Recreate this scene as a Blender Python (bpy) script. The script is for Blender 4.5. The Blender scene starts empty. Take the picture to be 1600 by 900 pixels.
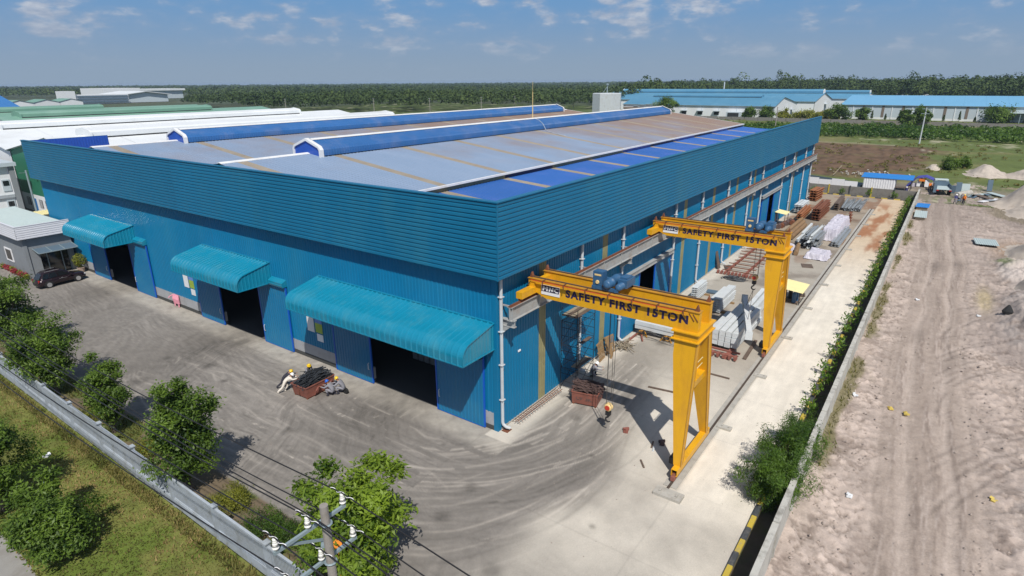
import bpy, math, random
import numpy as np
from mathutils import Vector, Matrix
random.seed(7); RNG = np.random.default_rng(7)
SC = bpy.context.scene
COL = SC.collection
R_ = math.radians

# ------------------------------------------------------------------ camera
cam_d = bpy.data.cameras.new('camera'); cam = bpy.data.objects.new('camera', cam_d); COL.objects.link(cam)
def cam_matrix(yaw, pitch, roll, loc):
    cy, sy, cp, sp = math.cos(yaw), math.sin(yaw), math.cos(pitch), math.sin(pitch)
    f = Vector((cy*cp, sy*cp, -sp)); r = Vector((sy, -cy, 0)); u = r.cross(f)
    cr, sr = math.cos(roll), math.sin(roll)
    X = r*cr + u*sr; Y = -r*sr + u*cr; Z = -f
    return Matrix(((X.x, Y.x, Z.x, loc[0]), (X.y, Y.y, Z.y, loc[1]), (X.z, Y.z, Z.z, loc[2]), (0, 0, 0, 1)))
cam.matrix_world = cam_matrix(6.23072985e-01, 3.31059605e-01, -7.70760508e-03, (-26.3756, -20.1153, 21.0))
cam_d.sensor_width = 36.0; cam_d.lens = 940.64/1600*36
cam_d.clip_start = 0.5; cam_d.clip_end = 20000
SC.camera = cam

# ------------------------------------------------------------------ light and exposure
SUN_TO = Vector((-0.555, -0.535, 1.0)).normalized()
sun_d = bpy.data.lights.new('sun', 'SUN'); sun = bpy.data.objects.new('sun', sun_d); COL.objects.link(sun)
sun_d.energy = 4.6; sun_d.angle = R_(0.53); sun_d.color = (1.0, 0.955, 0.88)
sun.rotation_euler = (-SUN_TO).to_track_quat('-Z', 'Y').to_euler(); sun.location = (-60, -55, 90)
W = bpy.data.worlds.new('World'); SC.world = W; W.use_nodes = True
nt = W.node_tree; nt.nodes.clear()
def wn(t, **k):
    n = nt.nodes.new(t)
    for a, b in k.items(): setattr(n, a, b)
    return n
wo = wn('ShaderNodeOutputWorld'); bg = wn('ShaderNodeBackground'); sky = wn('ShaderNodeTexSky')
sky.sky_type = 'NISHITA'; sky.sun_disc = False
sky.sun_elevation = math.asin(SUN_TO.z); sky.sun_rotation = math.atan2(SUN_TO.x, SUN_TO.y)
sky.altitude = 20; sky.air_density = 1.0; sky.dust_density = 0.6; sky.ozone_density = 3.0
bg.inputs['Strength'].default_value = 0.085
# thick lower air: the sky greys out towards the horizon; soft cumulus puffs above it
tc = wn('ShaderNodeTexCoord'); sep = wn('ShaderNodeSeparateXYZ'); nt.links.new(tc.outputs['Generated'], sep.inputs[0])
def wm(op, a, b=None, c=None, clamp=False):
    n = wn('ShaderNodeMath', operation=op); n.use_clamp = clamp
    for i, x in enumerate((a, b, c)):
        if x is None: continue
        if isinstance(x, (int, float)): n.inputs[i].default_value = x
        else: nt.links.new(x, n.inputs[i])
    return n.outputs[0]
def wmap(v, a, b, smooth=True):
    n = wn('ShaderNodeMapRange'); n.interpolation_type = 'SMOOTHSTEP' if smooth else 'LINEAR'
    nt.links.new(v, n.inputs['Value']); n.inputs['From Min'].default_value = a; n.inputs['From Max'].default_value = b; return n.outputs[0]
def wmixc(f, a, b):
    n = wn('ShaderNodeMix', data_type='RGBA')
    for i, x in ((0, f), (6, a), (7, b)):
        if isinstance(x, (int, float)): n.inputs[i].default_value = x
        elif isinstance(x, tuple): n.inputs[i].default_value = (*x, 1)
        else: nt.links.new(x, n.inputs[i])
    return n.outputs[2]
def wnoise(sx, sz, detail, rough, off=0.0):
    c = wn('ShaderNodeCombineXYZ'); nt.links.new(wm('MULTIPLY_ADD', sep.outputs['X'], sx, off), c.inputs[0]); nt.links.new(wm('MULTIPLY', sep.outputs['Y'], sx), c.inputs[1]); nt.links.new(wm('MULTIPLY', sep.outputs['Z'], sz), c.inputs[2])
    n = wn('ShaderNodeTexNoise'); n.inputs['Scale'].default_value = 1.0; n.inputs['Detail'].default_value = detail; n.inputs['Roughness'].default_value = rough
    nt.links.new(c.outputs[0], n.inputs['Vector']); return n.outputs['Fac']
Z_ = sep.outputs['Z']
upper = wmixc(wmap(Z_, 0.10, 0.45), (1.75, 3.75, 6.7), sky.outputs[0])
base = wmixc(wmap(Z_, 0.005, 0.135), (3.2, 4.25, 5.6), upper)
n_a = wnoise(19.0, 44.0, 9, 0.52, 11.3); n_b = wnoise(5.0, 15.0, 4, 0.5, 7.7); n_c = wnoise(26.0, 90.0, 7, 0.6, 1.3)
dens = wm('ADD', wm('MULTIPLY', n_a, 0.72), wm('MULTIPLY', n_b, 0.42))
cov = wmap(dens, 0.555, 0.69)
soft = wmap(dens, 0.47, 0.66)
fade = wmap(Z_, 0.012, 0.085)
veil = wm('MULTIPLY', wm('MULTIPLY', soft, fade), 0.22)
puff = wm('MULTIPLY', wm('MULTIPLY', cov, fade), wm('MULTIPLY_ADD', n_c, 0.7, 0.25), clamp=True)
ccol = wmixc(wmap(n_c, 0.35, 0.65), (4.6, 5.0, 6.0), (7.3, 7.5, 8.0))
col = wmixc(veil, base, (4.5, 5.0, 6.1))
col = wmixc(puff, col, ccol)
nt.links.new(col, bg.inputs['Color']); nt.links.new(bg.outputs[0], wo.inputs['Surface'])
SC.view_settings.view_transform = 'Standard'; SC.view_settings.look = 'None'
SC.view_settings.exposure = 0.0; SC.view_settings.gamma = 1.0

# ------------------------------------------------------------------ helpers
def srgb(r, g, b):
    f = lambda c: (c/255/12.92) if c/255 <= 0.04045 else ((c/255+0.055)/1.055)**2.4
    return (f(r), f(g), f(b))

class MB:
    """collects faces; build() links them as ONE mesh object"""
    def __init__(s): s.v = []; s.f = []; s.m = []; s.cm = 0
    def add(s, vs, fs):
        b = len(s.v); s.v.extend([tuple(p) for p in vs]); s.f.extend([tuple(i+b for i in f) for f in fs]); s.m.extend([s.cm]*len(fs)); return s
    def box(s, x0, x1, y0, y1, z0, z1):
        if x0 > x1: x0, x1 = x1, x0
        if y0 > y1: y0, y1 = y1, y0
        if z0 > z1: z0, z1 = z1, z0
        v = [(x0,y0,z0),(x1,y0,z0),(x1,y1,z0),(x0,y1,z0),(x0,y0,z1),(x1,y0,z1),(x1,y1,z1),(x0,y1,z1)]
        return s.add(v, [(3,2,1,0),(4,5,6,7),(0,1,5,4),(1,2,6,5),(2,3,7,6),(3,0,4,7)])
    def rbox(s, c, size, rz=0.0, rx=0.0, ry=0.0):
        M = Matrix.Translation(c) @ Matrix.Rotation(rz,4,'Z') @ Matrix.Rotation(ry,4,'Y') @ Matrix.Rotation(rx,4,'X')
        a, b, d = size[0]/2, size[1]/2, size[2]/2
        v = [M @ Vector(p) for p in [(-a,-b,-d),(a,-b,-d),(a,b,-d),(-a,b,-d),(-a,-b,d),(a,-b,d),(a,b,d),(-a,b,d)]]
        return s.add(v, [(3,2,1,0),(4,5,6,7),(0,1,5,4),(1,2,6,5),(2,3,7,6),(3,0,4,7)])
    def bar(s, p0, p1, w, h, w1=None, h1=None):
        p0, p1 = Vector(p0), Vector(p1); d = (p1-p0).normalized()
        up = Vector((0,0,1)) if abs(d.z) < 0.95 else Vector((1,0,0))
        r = d.cross(up).normalized(); u = r.cross(d)
        w1 = w if w1 is None else w1; h1 = h if h1 is None else h1
        v = []
        for p, ww, hh in ((p0,w,h),(p1,w1,h1)):
            v += [p-r*ww/2-u*hh/2, p+r*ww/2-u*hh/2, p+r*ww/2+u*hh/2, p-r*ww/2+u*hh/2]
        return s.add(v, [(3,2,1,0),(4,5,6,7),(0,1,5,4),(1,2,6,5),(2,3,7,6),(3,0,4,7)])
    def tube(s, pts, r, n=6, cap=True, closed=False):
        pts = [Vector(p) for p in pts]; rs = r if isinstance(r, (list, tuple)) else [r]*len(pts)
        v = []; L = len(pts); ref = None
        for i, p in enumerate(pts):
            d = (pts[min(i+1, L-1)] - pts[max(i-1, 0)])
            if d.length < 1e-9: d = Vector((0,0,1))
            d.normalize()
            if ref is None or abs(ref.dot(d)) > 0.97: ref = Vector((0,0,1)) if abs(d.z) < 0.9 else Vector((1,0,0))
            a = d.cross(ref).normalized(); b = d.cross(a); ref = -b if False else ref
            for k in range(n):
                t = 2*math.pi*k/n; v.append(p + (a*math.cos(t) + b*math.sin(t))*rs[i])
        f = []
        for i in range(L-1):
            for k in range(n):
                k2 = (k+1) % n; f.append((i*n+k, i*n+k2, (i+1)*n+k2, (i+1)*n+k))
        if cap: f.append(tuple(range(n))[::-1]); f.append(tuple((L-1)*n+k for k in range(n)))
        return s.add(v, f)
    def cyl(s, p0, p1, r0, r1=None, n=12): return s.tube([p0, p1], [r0, r0 if r1 is None else r1], n)
    def lathe(s, prof, c, n=12, axis='Z'):
        v = []; c = Vector(c)
        for (r, h) in prof:
            for k in range(n):
                t = 2*math.pi*k/n; a, b = r*math.cos(t), r*math.sin(t)
                v.append(c + Vector({'Z': (a,b,h), 'Y': (a,h,b), 'X': (h,a,b)}[axis]))
        f = [(i*n+k, i*n+(k+1)%n, (i+1)*n+(k+1)%n, (i+1)*n+k) for i in range(len(prof)-1) for k in range(n)]
        f.append(tuple(range(n))[::-1]); f.append(tuple((len(prof)-1)*n+k for k in range(n)))
        return s.add(v, f)
    def prism(s, prof, fn, t0, t1):
        """closed 2-D outline prof swept from t0 to t1; fn(a, b, t) -> xyz"""
        n = len(prof); v = [fn(a,b,t0) for a,b in prof] + [fn(a,b,t1) for a,b in prof]
        f = [(k, (k+1)%n, n+(k+1)%n, n+k) for k in range(n)] + [tuple(range(n))[::-1], tuple(range(n, 2*n))]
        return s.add(v, f)
    def sweep(s, prof, fn, t0, t1):
        """open profile swept: a folded sheet"""
        n = len(prof); v = [fn(a,b,t0) for a,b in prof] + [fn(a,b,t1) for a,b in prof]
        return s.add(v, [(k, k+1, n+k+1, n+k) for k in range(n-1)])
    def quad(s, a, b, c, d): return s.add([a,b,c,d], [(0,1,2,3)])
    def mesh(s, name, mat, smooth=False):
        me = bpy.data.meshes.new(name); me.from_pydata(s.v, [], s.f)
        for m in (mat if isinstance(mat, (list, tuple)) else [mat]): me.materials.append(m)
        if any(s.m): me.polygons.foreach_set('material_index', s.m)
        if smooth: me.polygons.foreach_set('use_smooth', [True]*len(s.f))
        me.validate(); me.update(); return me
    def build(s, name, mat, parent=None, smooth=False, loc=(0,0,0), rz=0.0):
        return put(name, s.mesh(name, mat, smooth), parent, loc, rz)

def put(name, me, parent=None, loc=(0,0,0), rz=0.0, scale=None):
    o = bpy.data.objects.new(name, me); COL.objects.link(o); o.location = loc; o.rotation_euler = (0,0,rz)
    if scale is not None: o.scale = scale if isinstance(scale, (tuple, list)) else (scale,)*3
    if parent is not None: o.parent = parent
    return o
def tag(o, label=None, cat=None, group=None, kind=None):
    if label: o['label'] = label
    if cat: o['category'] = cat
    if group: o['group'] = group
    if kind: o['kind'] = kind
    return o
def thing(name, label, cat, loc=(0,0,0), rz=0.0, group=None):
    o = bpy.data.objects.new(name, None); COL.objects.link(o); o.location = loc; o.rotation_euler = (0,0,rz)
    o.empty_display_size = 0.3
    return tag(o, label, cat, group)
CHILD = {}
def dup(root, loc, rz=None, label=None, group=None, scale=None):
    def cp(o, par):
        c = o.copy(); COL.objects.link(c)
        if par is not None: c.parent = par
        for ch in o.children: cp(ch, c)
        return c
    r = cp(root, None); r.location = loc
    if rz is not None: r.rotation_euler = (0,0,rz)
    if scale is not None: r.scale = (scale,)*3
    if label: r['label'] = label
    if group: r['group'] = group
    return r

def ordinal(i):
    o = ['first','second','third','fourth','fifth','sixth','seventh','eighth','ninth','tenth','eleventh','twelfth','thirteenth','fourteenth','fifteenth','sixteenth','seventeenth','eighteenth','nineteenth','twentieth']
    t = {20:'twenty',30:'thirty',40:'forty'}
    if i < 20: return o[i]
    n = i+1; return o[i] if i < 20 else (t[n//10*10]+'-'+o[n%10-1] if n % 10 else t[n//10*10][:-1]+'ieth')
# ------------------------------------------------------------------ materials
def node_mat(name):
    m = bpy.data.materials.new(name); m.use_nodes = True; t = m.node_tree
    return m, t, t.nodes['Principled BSDF']
def tmath(t, op, a, b=None, clamp=False):
    n = t.nodes.new('ShaderNodeMath'); n.operation = op; n.use_clamp = clamp
    for i, x in enumerate((a, b)):
        if x is None: continue
        if isinstance(x, (int, float)): n.inputs[i].default_value = x
        else: t.links.new(x, n.inputs[i])
    return n.outputs[0]
def tnoise(t, vec, scale, detail=4, rough=0.55, stretch=None):
    if stretch:
        mp = t.nodes.new('ShaderNodeMapping'); mp.inputs['Scale'].default_value = stretch
        t.links.new(vec, mp.inputs['Vector']); vec = mp.outputs[0]
    n = t.nodes.new('ShaderNodeTexNoise'); n.inputs['Scale'].default_value = scale
    n.inputs['Detail'].default_value = detail; n.inputs['Roughness'].default_value = rough
    t.links.new(vec, n.inputs['Vector']); return n.outputs['Fac']
def tramp(t, fac, lo, hi):
    n = t.nodes.new('ShaderNodeMapRange'); n.interpolation_type = 'SMOOTHSTEP'; t.links.new(fac, n.inputs['Value'])
    n.inputs['From Min'].default_value = lo; n.inputs['From Max'].default_value = hi; return n.outputs[0]
def tmix(t, fac, a, b, blend='MIX'):
    n = t.nodes.new('ShaderNodeMix'); n.data_type = 'RGBA'; n.blend_type = blend
    for i, x in ((0, fac), (6, a), (7, b)):
        if isinstance(x, (int, float)): n.inputs[i].default_value = x
        elif isinstance(x, tuple): n.inputs[i].default_value = (*x[:3], 1)
        else: t.links.new(x, n.inputs[i])
    return n.outputs[2]
def pm(name, color, rough=0.55, metal=0.0, var=0.12, scale=1.3, spec=0.5, dirt=None, bump=0.0, bscale=30.0, stretch=None, fine=0.06):
    """procedural surface: base colour broken up by two noises, optional patchy dirt, fine relief"""
    m, t, b = node_mat(name)
    geo = t.nodes.new('ShaderNodeNewGeometry'); P = geo.outputs['Position']
    c = tuple(color)
    n1 = tnoise(t, P, scale, 5, 0.6, stretch)
    col = tmix(t, n1, tuple(x*(1-var) for x in c), tuple(min(1, x*(1+var)) for x in c))
    oi = t.nodes.new('ShaderNodeObjectInfo'); k_ = tmath(t, 'ADD', tmath(t, 'MULTIPLY', oi.outputs['Random'], 0.10), 0.95)
    cb = t.nodes.new('ShaderNodeCombineXYZ')
    for i in range(3): t.links.new(k_, cb.inputs[i])
    col = tmix(t, 1.0, col, cb.outputs[0], 'MULTIPLY')
    n2 = tnoise(t, P, scale*17, 3, 0.6)
    col = tmix(t, n2, tmix(t, 1.0, col, (1-fine,)*3, 'MULTIPLY'), tmix(t, 1.0, col, (min(1, 1+fine),)*3, 'MULTIPLY'))
    if dirt:
        dc, amt, ds = dirt[:3]; st = dirt[3] if len(dirt) > 3 else None
        col = tmix(t, tmath(t, 'MULTIPLY', tramp(t, tnoise(t, P, ds, 7, 0.65, st), 0.45, 0.72), amt), col, tuple(dc))
    t.links.new(col, b.inputs['Base Color'])
    rr = t.nodes.new('ShaderNodeMapRange'); t.links.new(n1, rr.inputs['Value'])
    rr.inputs['To Min'].default_value = max(0.03, rough-0.1); rr.inputs['To Max'].default_value = min(1, rough+0.1)
    t.links.new(rr.outputs[0], b.inputs['Roughness'])
    b.inputs['Metallic'].default_value = metal; b.inputs['Specular IOR Level'].default_value = spec
    if bump:
        bn = t.nodes.new('ShaderNodeBump'); bn.inputs['Strength'].default_value = bump; bn.inputs['Distance'].default_value = 0.02
        t.links.new(tnoise(t, P, bscale, 6, 0.65), bn.inputs['Height']); t.links.new(bn.outputs[0], b.inputs['Normal'])
    return m
def painted_mat(name, scale=1.0, rough=0.9, contrast=0.22, bump=0.35, bscale=8.0, fine=0.3, fscale=25.0, streak=None):
    """terrain sheet: vertex colour 'col' (what the ground is where) times grain"""
    m, t, b = node_mat(name)
    at = t.nodes.new('ShaderNodeAttribute'); at.attribute_name = 'col'
    geo = t.nodes.new('ShaderNodeNewGeometry'); P = geo.outputs['Position']
    n1 = tnoise(t, P, scale, 7, 0.65, streak); n2 = tnoise(t, P, fscale, 5, 0.7)
    g = tmath(t, 'ADD', tmath(t, 'MULTIPLY', n1, 2*contrast), tmath(t, 'MULTIPLY', n2, 2*fine))
    g = tmath(t, 'ADD', g, 1-contrast-fine)
    cb = t.nodes.new('ShaderNodeCombineXYZ')
    for i in range(3): t.links.new(g, cb.inputs[i])
    t.links.new(tmix(t, 1.0, at.outputs['Color'], cb.outputs[0], 'MULTIPLY'), b.inputs['Base Color'])
    b.inputs['Roughness'].default_value = rough; b.inputs['Specular IOR Level'].default_value = 0.25
    if bump:
        bn = t.nodes.new('ShaderNodeBump'); bn.inputs['Strength'].default_value = bump; bn.inputs['Distance'].default_value = 0.06
        t.links.new(tnoise(t, P, bscale, 8, 0.7), bn.inputs['Height']); t.links.new(bn.outputs[0], b.inputs['Normal'])
    return m
def leaf_mat(name, c_dark, c_light, trans=0.35, rough=0.5):
    m, t, b = node_mat(name)
    at = t.nodes.new('ShaderNodeAttribute'); at.attribute_name = 'tint'
    col = tmix(t, at.outputs['Fac'], tuple(c_dark), tuple(c_light))
    t.links.new(col, b.inputs['Base Color']); b.inputs['Roughness'].default_value = rough; b.inputs['Specular IOR Level'].default_value = 0.35
    tr = t.nodes.new('ShaderNodeBsdfTranslucent'); t.links.new(tmix(t, 1.0, col, (1.5, 1.6, 0.7), 'MULTIPLY'), tr.inputs['Color'])
    mx = t.nodes.new('ShaderNodeMixShader'); mx.inputs[0].default_value = trans
    t.links.new(b.outputs[0], mx.inputs[1]); t.links.new(tr.outputs[0], mx.inputs[2])
    t.links.new(mx.outputs[0], t.nodes['Material Output'].inputs['Surface']); return m

DUST = srgb(150, 135, 120)
M = {}
M['wall_blue'] = pm('wall_blue', (0.003, 0.165, 0.335), 0.45, spec=0.3, var=0.12, scale=0.35, dirt=((0.03, 0.21, 0.34), 0.35, 0.25, (1, 1, 0.25)))
M['parapet_blue'] = pm('parapet_blue', (0.005, 0.135, 0.265), 0.42, spec=0.35, var=0.10, scale=0.4, dirt=((0.03, 0.17, 0.25), 0.4, 0.3, (1, 1, .4)))
M['door_blue'] = pm('door_blue', (0.004, 0.155, 0.325), 0.40, var=0.08, scale=0.5, dirt=((0.04, 0.2, 0.3), 0.3, 0.5))
M['edge_blue'] = pm('edge_blue', (0.004, 0.10, 0.50), 0.4, var=0.06)
M['canopy_blue'] = pm('canopy_blue', (0.007, 0.21, 0.335), 0.20, spec=0.6, var=0.10, scale=0.6, dirt=((0.06, 0.25, 0.32), 0.4, 0.7))
M['deep_blue'] = pm('deep_blue', (0.02, 0.085, 0.42), 0.4, var=0.1, scale=0.4)
M['vent_blue'] = pm('vent_blue', (0.032, 0.128, 0.34), 0.35, var=0.14, scale=0.6, dirt=((0.14, 0.19, 0.34), 0.45, 0.4))
M['roof_low'] = pm('roof_low', (0.032, 0.125, 0.40), 0.42, var=0.12, scale=0.3, dirt=((0.10, 0.14, 0.42), 0.4, 0.3))
M['white_trim'] = pm('white_trim', (0.72, 0.73, 0.74), 0.5, var=0.06, dirt=(DUST, 0.25, 1.2))
M['pipe_white'] = pm('pipe_white', (0.53, 0.57, 0.60), 0.45, var=0.08, dirt=(DUST, 0.35, 1.0))
M['tan_strip'] = pm('tan_strip', (0.27, 0.25, 0.13), 0.5, var=0.22, scale=0.9, dirt=((0.16, 0.13, 0.07), 0.5, 0.8))
M['roof_tan'] = pm('roof_tan', (0.30, 0.26, 0.205), 0.55, var=0.22, scale=0.7, dirt=((0.22, 0.17, 0.12), 0.5, 0.5))
M['grey_steel'] = pm('grey_steel', (0.36, 0.37, 0.37), 0.55, var=0.1, dirt=((0.22, 0.15, 0.10), 0.5, 1.4))
M['pale_steel'] = pm('pale_steel', (0.62, 0.65, 0.66), 0.5, var=0.08, dirt=((0.36, 0.33, 0.30), 0.3, 1.2))
M['galv'] = pm('galv', (0.40, 0.43, 0.45), 0.42, metal=0.45, var=0.14, dirt=((0.25, 0.22, 0.19), 0.35, 1.0))
M['slate_steel'] = pm('slate_steel', (0.10, 0.15, 0.20), 0.5, var=0.12)
M['rust'] = pm('rust', (0.19, 0.065, 0.03), 0.8, var=0.35, scale=2.0, dirt=((0.07, 0.03, 0.02), 0.6, 2.5), bump=0.3)
M['rust_light'] = pm('rust_light', (0.32, 0.12, 0.045), 0.8, var=0.3, scale=1.5, dirt=((0.12, 0.05, 0.03), 0.6, 2.0), bump=0.3)
M['rust_pink'] = pm('rust_pink', (0.27, 0.095, 0.07), 0.8, var=0.25, scale=2.0, dirt=((0.13, 0.05, 0.04), 0.5, 2.0), bump=0.2)
M['brown_steel'] = pm('brown_steel', (0.12, 0.085, 0.065), 0.75, var=0.25, scale=2.0, dirt=((0.2, 0.15, 0.11), 0.4, 2.0))
M['pipe_brown'] = pm('pipe_brown', (0.26, 0.16, 0.08), 0.7, var=0.2, scale=1.5, dirt=((0.12, 0.07, 0.04), 0.5, 2.0))
M['skip_red'] = pm('skip_red', (0.24, 0.085, 0.06), 0.75, var=0.25, scale=2.2, dirt=((0.13, 0.05, 0.035), 0.6, 3.0), bump=0.2)
M['scrap_dark'] = pm('scrap_dark', (0.045, 0.05, 0.058), 0.5, metal=0.3, var=0.3, scale=5)
M['scrap_brown'] = pm('scrap_brown', (0.10, 0.062, 0.055), 0.7, var=0.4, scale=5)
M['yellow_paint'] = pm('yellow_paint', (0.70, 0.36, 0.010), 0.42, var=0.11, scale=0.7, dirt=((0.42, 0.19, 0.03), 0.45, 1.5, (1, 1, 0.25)))
M['yellow_top'] = pm('yellow_top', (0.50, 0.24, 0.02), 0.55, var=0.2, scale=1.2, dirt=((0.22, 0.12, 0.04), 0.6, 1.5))
M['orange_track'] = pm('orange_track', (0.70, 0.31, 0.015), 0.4, var=0.1)
M['hoist_blue'] = pm('hoist_blue', (0.03, 0.105, 0.22), 0.45, var=0.2, scale=2.5, dirt=((0.12, 0.15, 0.19), 0.35, 3.0))
M['navy'] = pm('navy', (0.012, 0.012, 0.06), 0.5, var=0.1)
M['letter_navy'] = pm('letter_navy', (0.02, 0.012, 0.07), 0.5, var=0.12)
M['white_paint'] = pm('white_paint', (0.80, 0.80, 0.82), 0.45, var=0.04)
M['hook_cream'] = pm('hook_cream', (0.75, 0.55, 0.25), 0.5, var=0.1)
M['hook_red'] = pm('hook_red', (0.55, 0.05, 0.03), 0.45, var=0.15)
M['black_steel'] = pm('black_steel', (0.02, 0.02, 0.022), 0.5, var=0.2)
M['rope'] = pm('rope', (0.06, 0.055, 0.05), 0.6, var=0.2)
M['rubber'] = pm('rubber', (0.015, 0.015, 0.016), 0.8, var=0.2)
M['concrete'] = pm('concrete', (0.42, 0.40, 0.36), 0.85, var=0.16, scale=1.4, dirt=((0.20, 0.18, 0.15), 0.5, 1.6), bump=0.3)
M['concrete_pale'] = pm('concrete_pale', (0.55, 0.52, 0.46), 0.85, var=0.14, scale=1.4, dirt=((0.33, 0.30, 0.26), 0.5, 1.2), bump=0.3)
M['wall_weathered'] = pm('wall_weathered', (0.47, 0.46, 0.42), 0.9, var=0.18, scale=1.3, dirt=((0.16, 0.15, 0.13), 0.75, 1.7, (1, 1, 0.4)), bump=0.5, bscale=12)
M['wall_grey'] = pm('wall_grey', (0.21, 0.20, 0.185), 0.9, var=0.15, scale=1.3, dirt=((0.11, 0.10, 0.085), 0.6, 1.5), bump=0.5)
M['fence_paint'] = pm('fence_paint', (0.37, 0.41, 0.455), 0.92, spec=0.2, var=0.14, scale=1.0, dirt=((0.22, 0.23, 0.22), 0.6, 1.3), bump=0.3)
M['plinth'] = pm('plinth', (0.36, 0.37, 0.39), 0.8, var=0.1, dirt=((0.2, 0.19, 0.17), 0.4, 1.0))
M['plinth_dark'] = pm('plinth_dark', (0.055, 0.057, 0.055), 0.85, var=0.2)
M['kerb_yellow'] = pm('kerb_yellow', (0.52, 0.39, 0.05), 0.75, var=0.15, scale=3, dirt=((0.3, 0.25, 0.15), 0.65, 3))
M['kerb_black'] = pm('kerb_black', (0.055, 0.062, 0.07), 0.8, var=0.25, scale=3, dirt=((0.2, 0.18, 0.15), 0.4, 3))
M['wood'] = pm('wood', (0.30, 0.19, 0.09), 0.8, var=0.3, scale=3, stretch=(1, 1, 6))
M['wood_grey'] = pm('wood_grey', (0.30, 0.25, 0.18), 0.85, var=0.3, scale=3)
M['bark'] = pm('bark', (0.13, 0.10, 0.075), 0.9, var=0.3, scale=4, bump=0.6, bscale=14)
M['pole_concrete'] = pm('pole_concrete', (0.30, 0.275, 0.25), 0.9, var=0.15, scale=3, dirt=((0.17, 0.15, 0.13), 0.5, 4), bump=0.4)
M['arm_galv'] = pm('arm_galv', (0.27, 0.34, 0.37), 0.55, metal=0.2, var=0.12)
M['porcelain'] = pm('porcelain', (0.78, 0.77, 0.72), 0.25, var=0.05)
M['wire'] = pm('wire', (0.014, 0.014, 0.016), 0.5, var=0.1)
M['tan_cream'] = pm('tan_cream', (0.74, 0.66, 0.34), 0.55, var=0.08)
M['tarp_white'] = pm('tarp_white', (0.55, 0.53, 0.60), 0.55, var=0.14, scale=2.0, dirt=((0.33, 0.30, 0.38), 0.6, 1.6), bump=0.8, bscale=5)
M['tarp_blue'] = pm('tarp_blue', (0.06, 0.06, 0.32), 0.5, var=0.25, scale=1.5)
M['sheet_blue'] = pm('sheet_blue', (0.02, 0.21, 0.60), 0.45, var=0.07)
M['sheet_pale'] = pm('sheet_pale', (0.45, 0.53, 0.53), 0.5, var=0.08)
M['skin'] = pm('skin', (0.34, 0.19, 0.12), 0.6, var=0.08)
M['cloth_grey'] = pm('cloth_grey', (0.24, 0.24, 0.27), 0.9, var=0.15, scale=8)
M['cloth_white'] = pm('cloth_white', (0.68, 0.63, 0.56), 0.9, var=0.1, scale=8)
M['cloth_orange'] = pm('cloth_orange', (0.75, 0.20, 0.02), 0.8, var=0.1, scale=8)
M['cloth_dark'] = pm('cloth_dark', (0.035, 0.035, 0.05), 0.9, var=0.15, scale=8)
M['cloth_navy'] = pm('cloth_navy', (0.05, 0.05, 0.16), 0.9, var=0.15, scale=8)
M['cloth_pink'] = pm('cloth_pink', (0.72, 0.30, 0.38), 0.85, var=0.15, scale=8)
M['hat_yellow'] = pm('hat_yellow', (0.78, 0.50, 0.01), 0.3, var=0.05)
M['hat_white'] = pm('hat_white', (0.8, 0.8, 0.8), 0.3, var=0.04)
M['hat_blue'] = pm('hat_blue', (0.02, 0.12, 0.5), 0.3, var=0.05)
M['car_paint'] = pm('car_paint', (0.030, 0.017, 0.022), 0.18, metal=0.4, var=0.05, spec=0.7)
M['glass_dark'] = pm('glass_dark', (0.012, 0.014, 0.016), 0.06, var=0.1, spec=0.8)
M['alloy'] = pm('alloy', (0.55, 0.56, 0.58), 0.3, metal=0.7, var=0.05)
M['lamp_red'] = pm('lamp_red', (0.4, 0.02, 0.015), 0.25, var=0.05)
M['lamp_clear'] = pm('lamp_clear', (0.7, 0.7, 0.7), 0.15, var=0.03)
M['guard_grey'] = pm('guard_grey', (0.23, 0.25, 0.27), 0.75, var=0.08, dirt=((0.16, 0.16, 0.16), 0.3, 1.0))
M['fascia_white'] = pm('fascia_white', (0.66, 0.67, 0.72), 0.45, var=0.05)
M['roof_white'] = pm('roof_white', (0.70, 0.73, 0.75), 0.5, var=0.06, scale=0.15, dirt=((0.55, 0.56, 0.56), 0.5, 0.12))
M['roof_green'] = pm('roof_green', (0.16, 0.31, 0.24), 0.55, var=0.1, scale=0.15, dirt=((0.26, 0.40, 0.33), 0.5, 0.1))
M['green_wall'] = pm('green_wall', (0.02, 0.16, 0.09), 0.55, var=0.1, scale=0.4)
M['far_blue_roof'] = pm('far_blue_roof', (0.085, 0.25, 0.39), 0.5, var=0.1, scale=0.1, dirt=((0.14, 0.31, 0.43), 0.5, 0.08))
M['far_blue_roof_b'] = pm('far_blue_roof_b', (0.16, 0.40, 0.62), 0.5, var=0.06, scale=0.1)
M['far_blue_roof_c'] = pm('far_blue_roof_c', (0.03, 0.16, 0.42), 0.5, var=0.06, scale=0.1)
M['far_white'] = pm('far_white', (0.72, 0.74, 0.76), 0.7, var=0.05, scale=0.2)
M['far_pale'] = pm('far_pale', (0.50, 0.57, 0.62), 0.6, var=0.05, scale=0.2)
M['far_brown'] = pm('far_brown', (0.18, 0.14, 0.11), 0.7, var=0.1)
M['red_roof'] = pm('red_roof', (0.42, 0.05, 0.06), 0.6, var=0.12)
M['dark_void'] = pm('dark_void', (0.02, 0.022, 0.024), 0.8, var=0.2)
M['water_dark'] = pm('water_dark', (0.03, 0.042, 0.04), 0.5, var=0.2, scale=0.3)
M['poster_green'] = pm('poster_green', (0.30, 0.42, 0.05), 0.5, var=0.5, scale=6)
M['poster_blue'] = pm('poster_blue', (0.12, 0.25, 0.60), 0.5, var=0.3, scale=6)
M['paper'] = pm('paper', (0.72, 0.74, 0.76), 0.6, var=0.05, scale=6)
M['orange_plastic'] = pm('orange_plastic', (0.70, 0.24, 0.03), 0.5, var=0.12, scale=5)
M['factory_floor'] = pm('factory_floor', (0.07, 0.07, 0.07), 0.8, var=0.2, scale=0.8)
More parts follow.
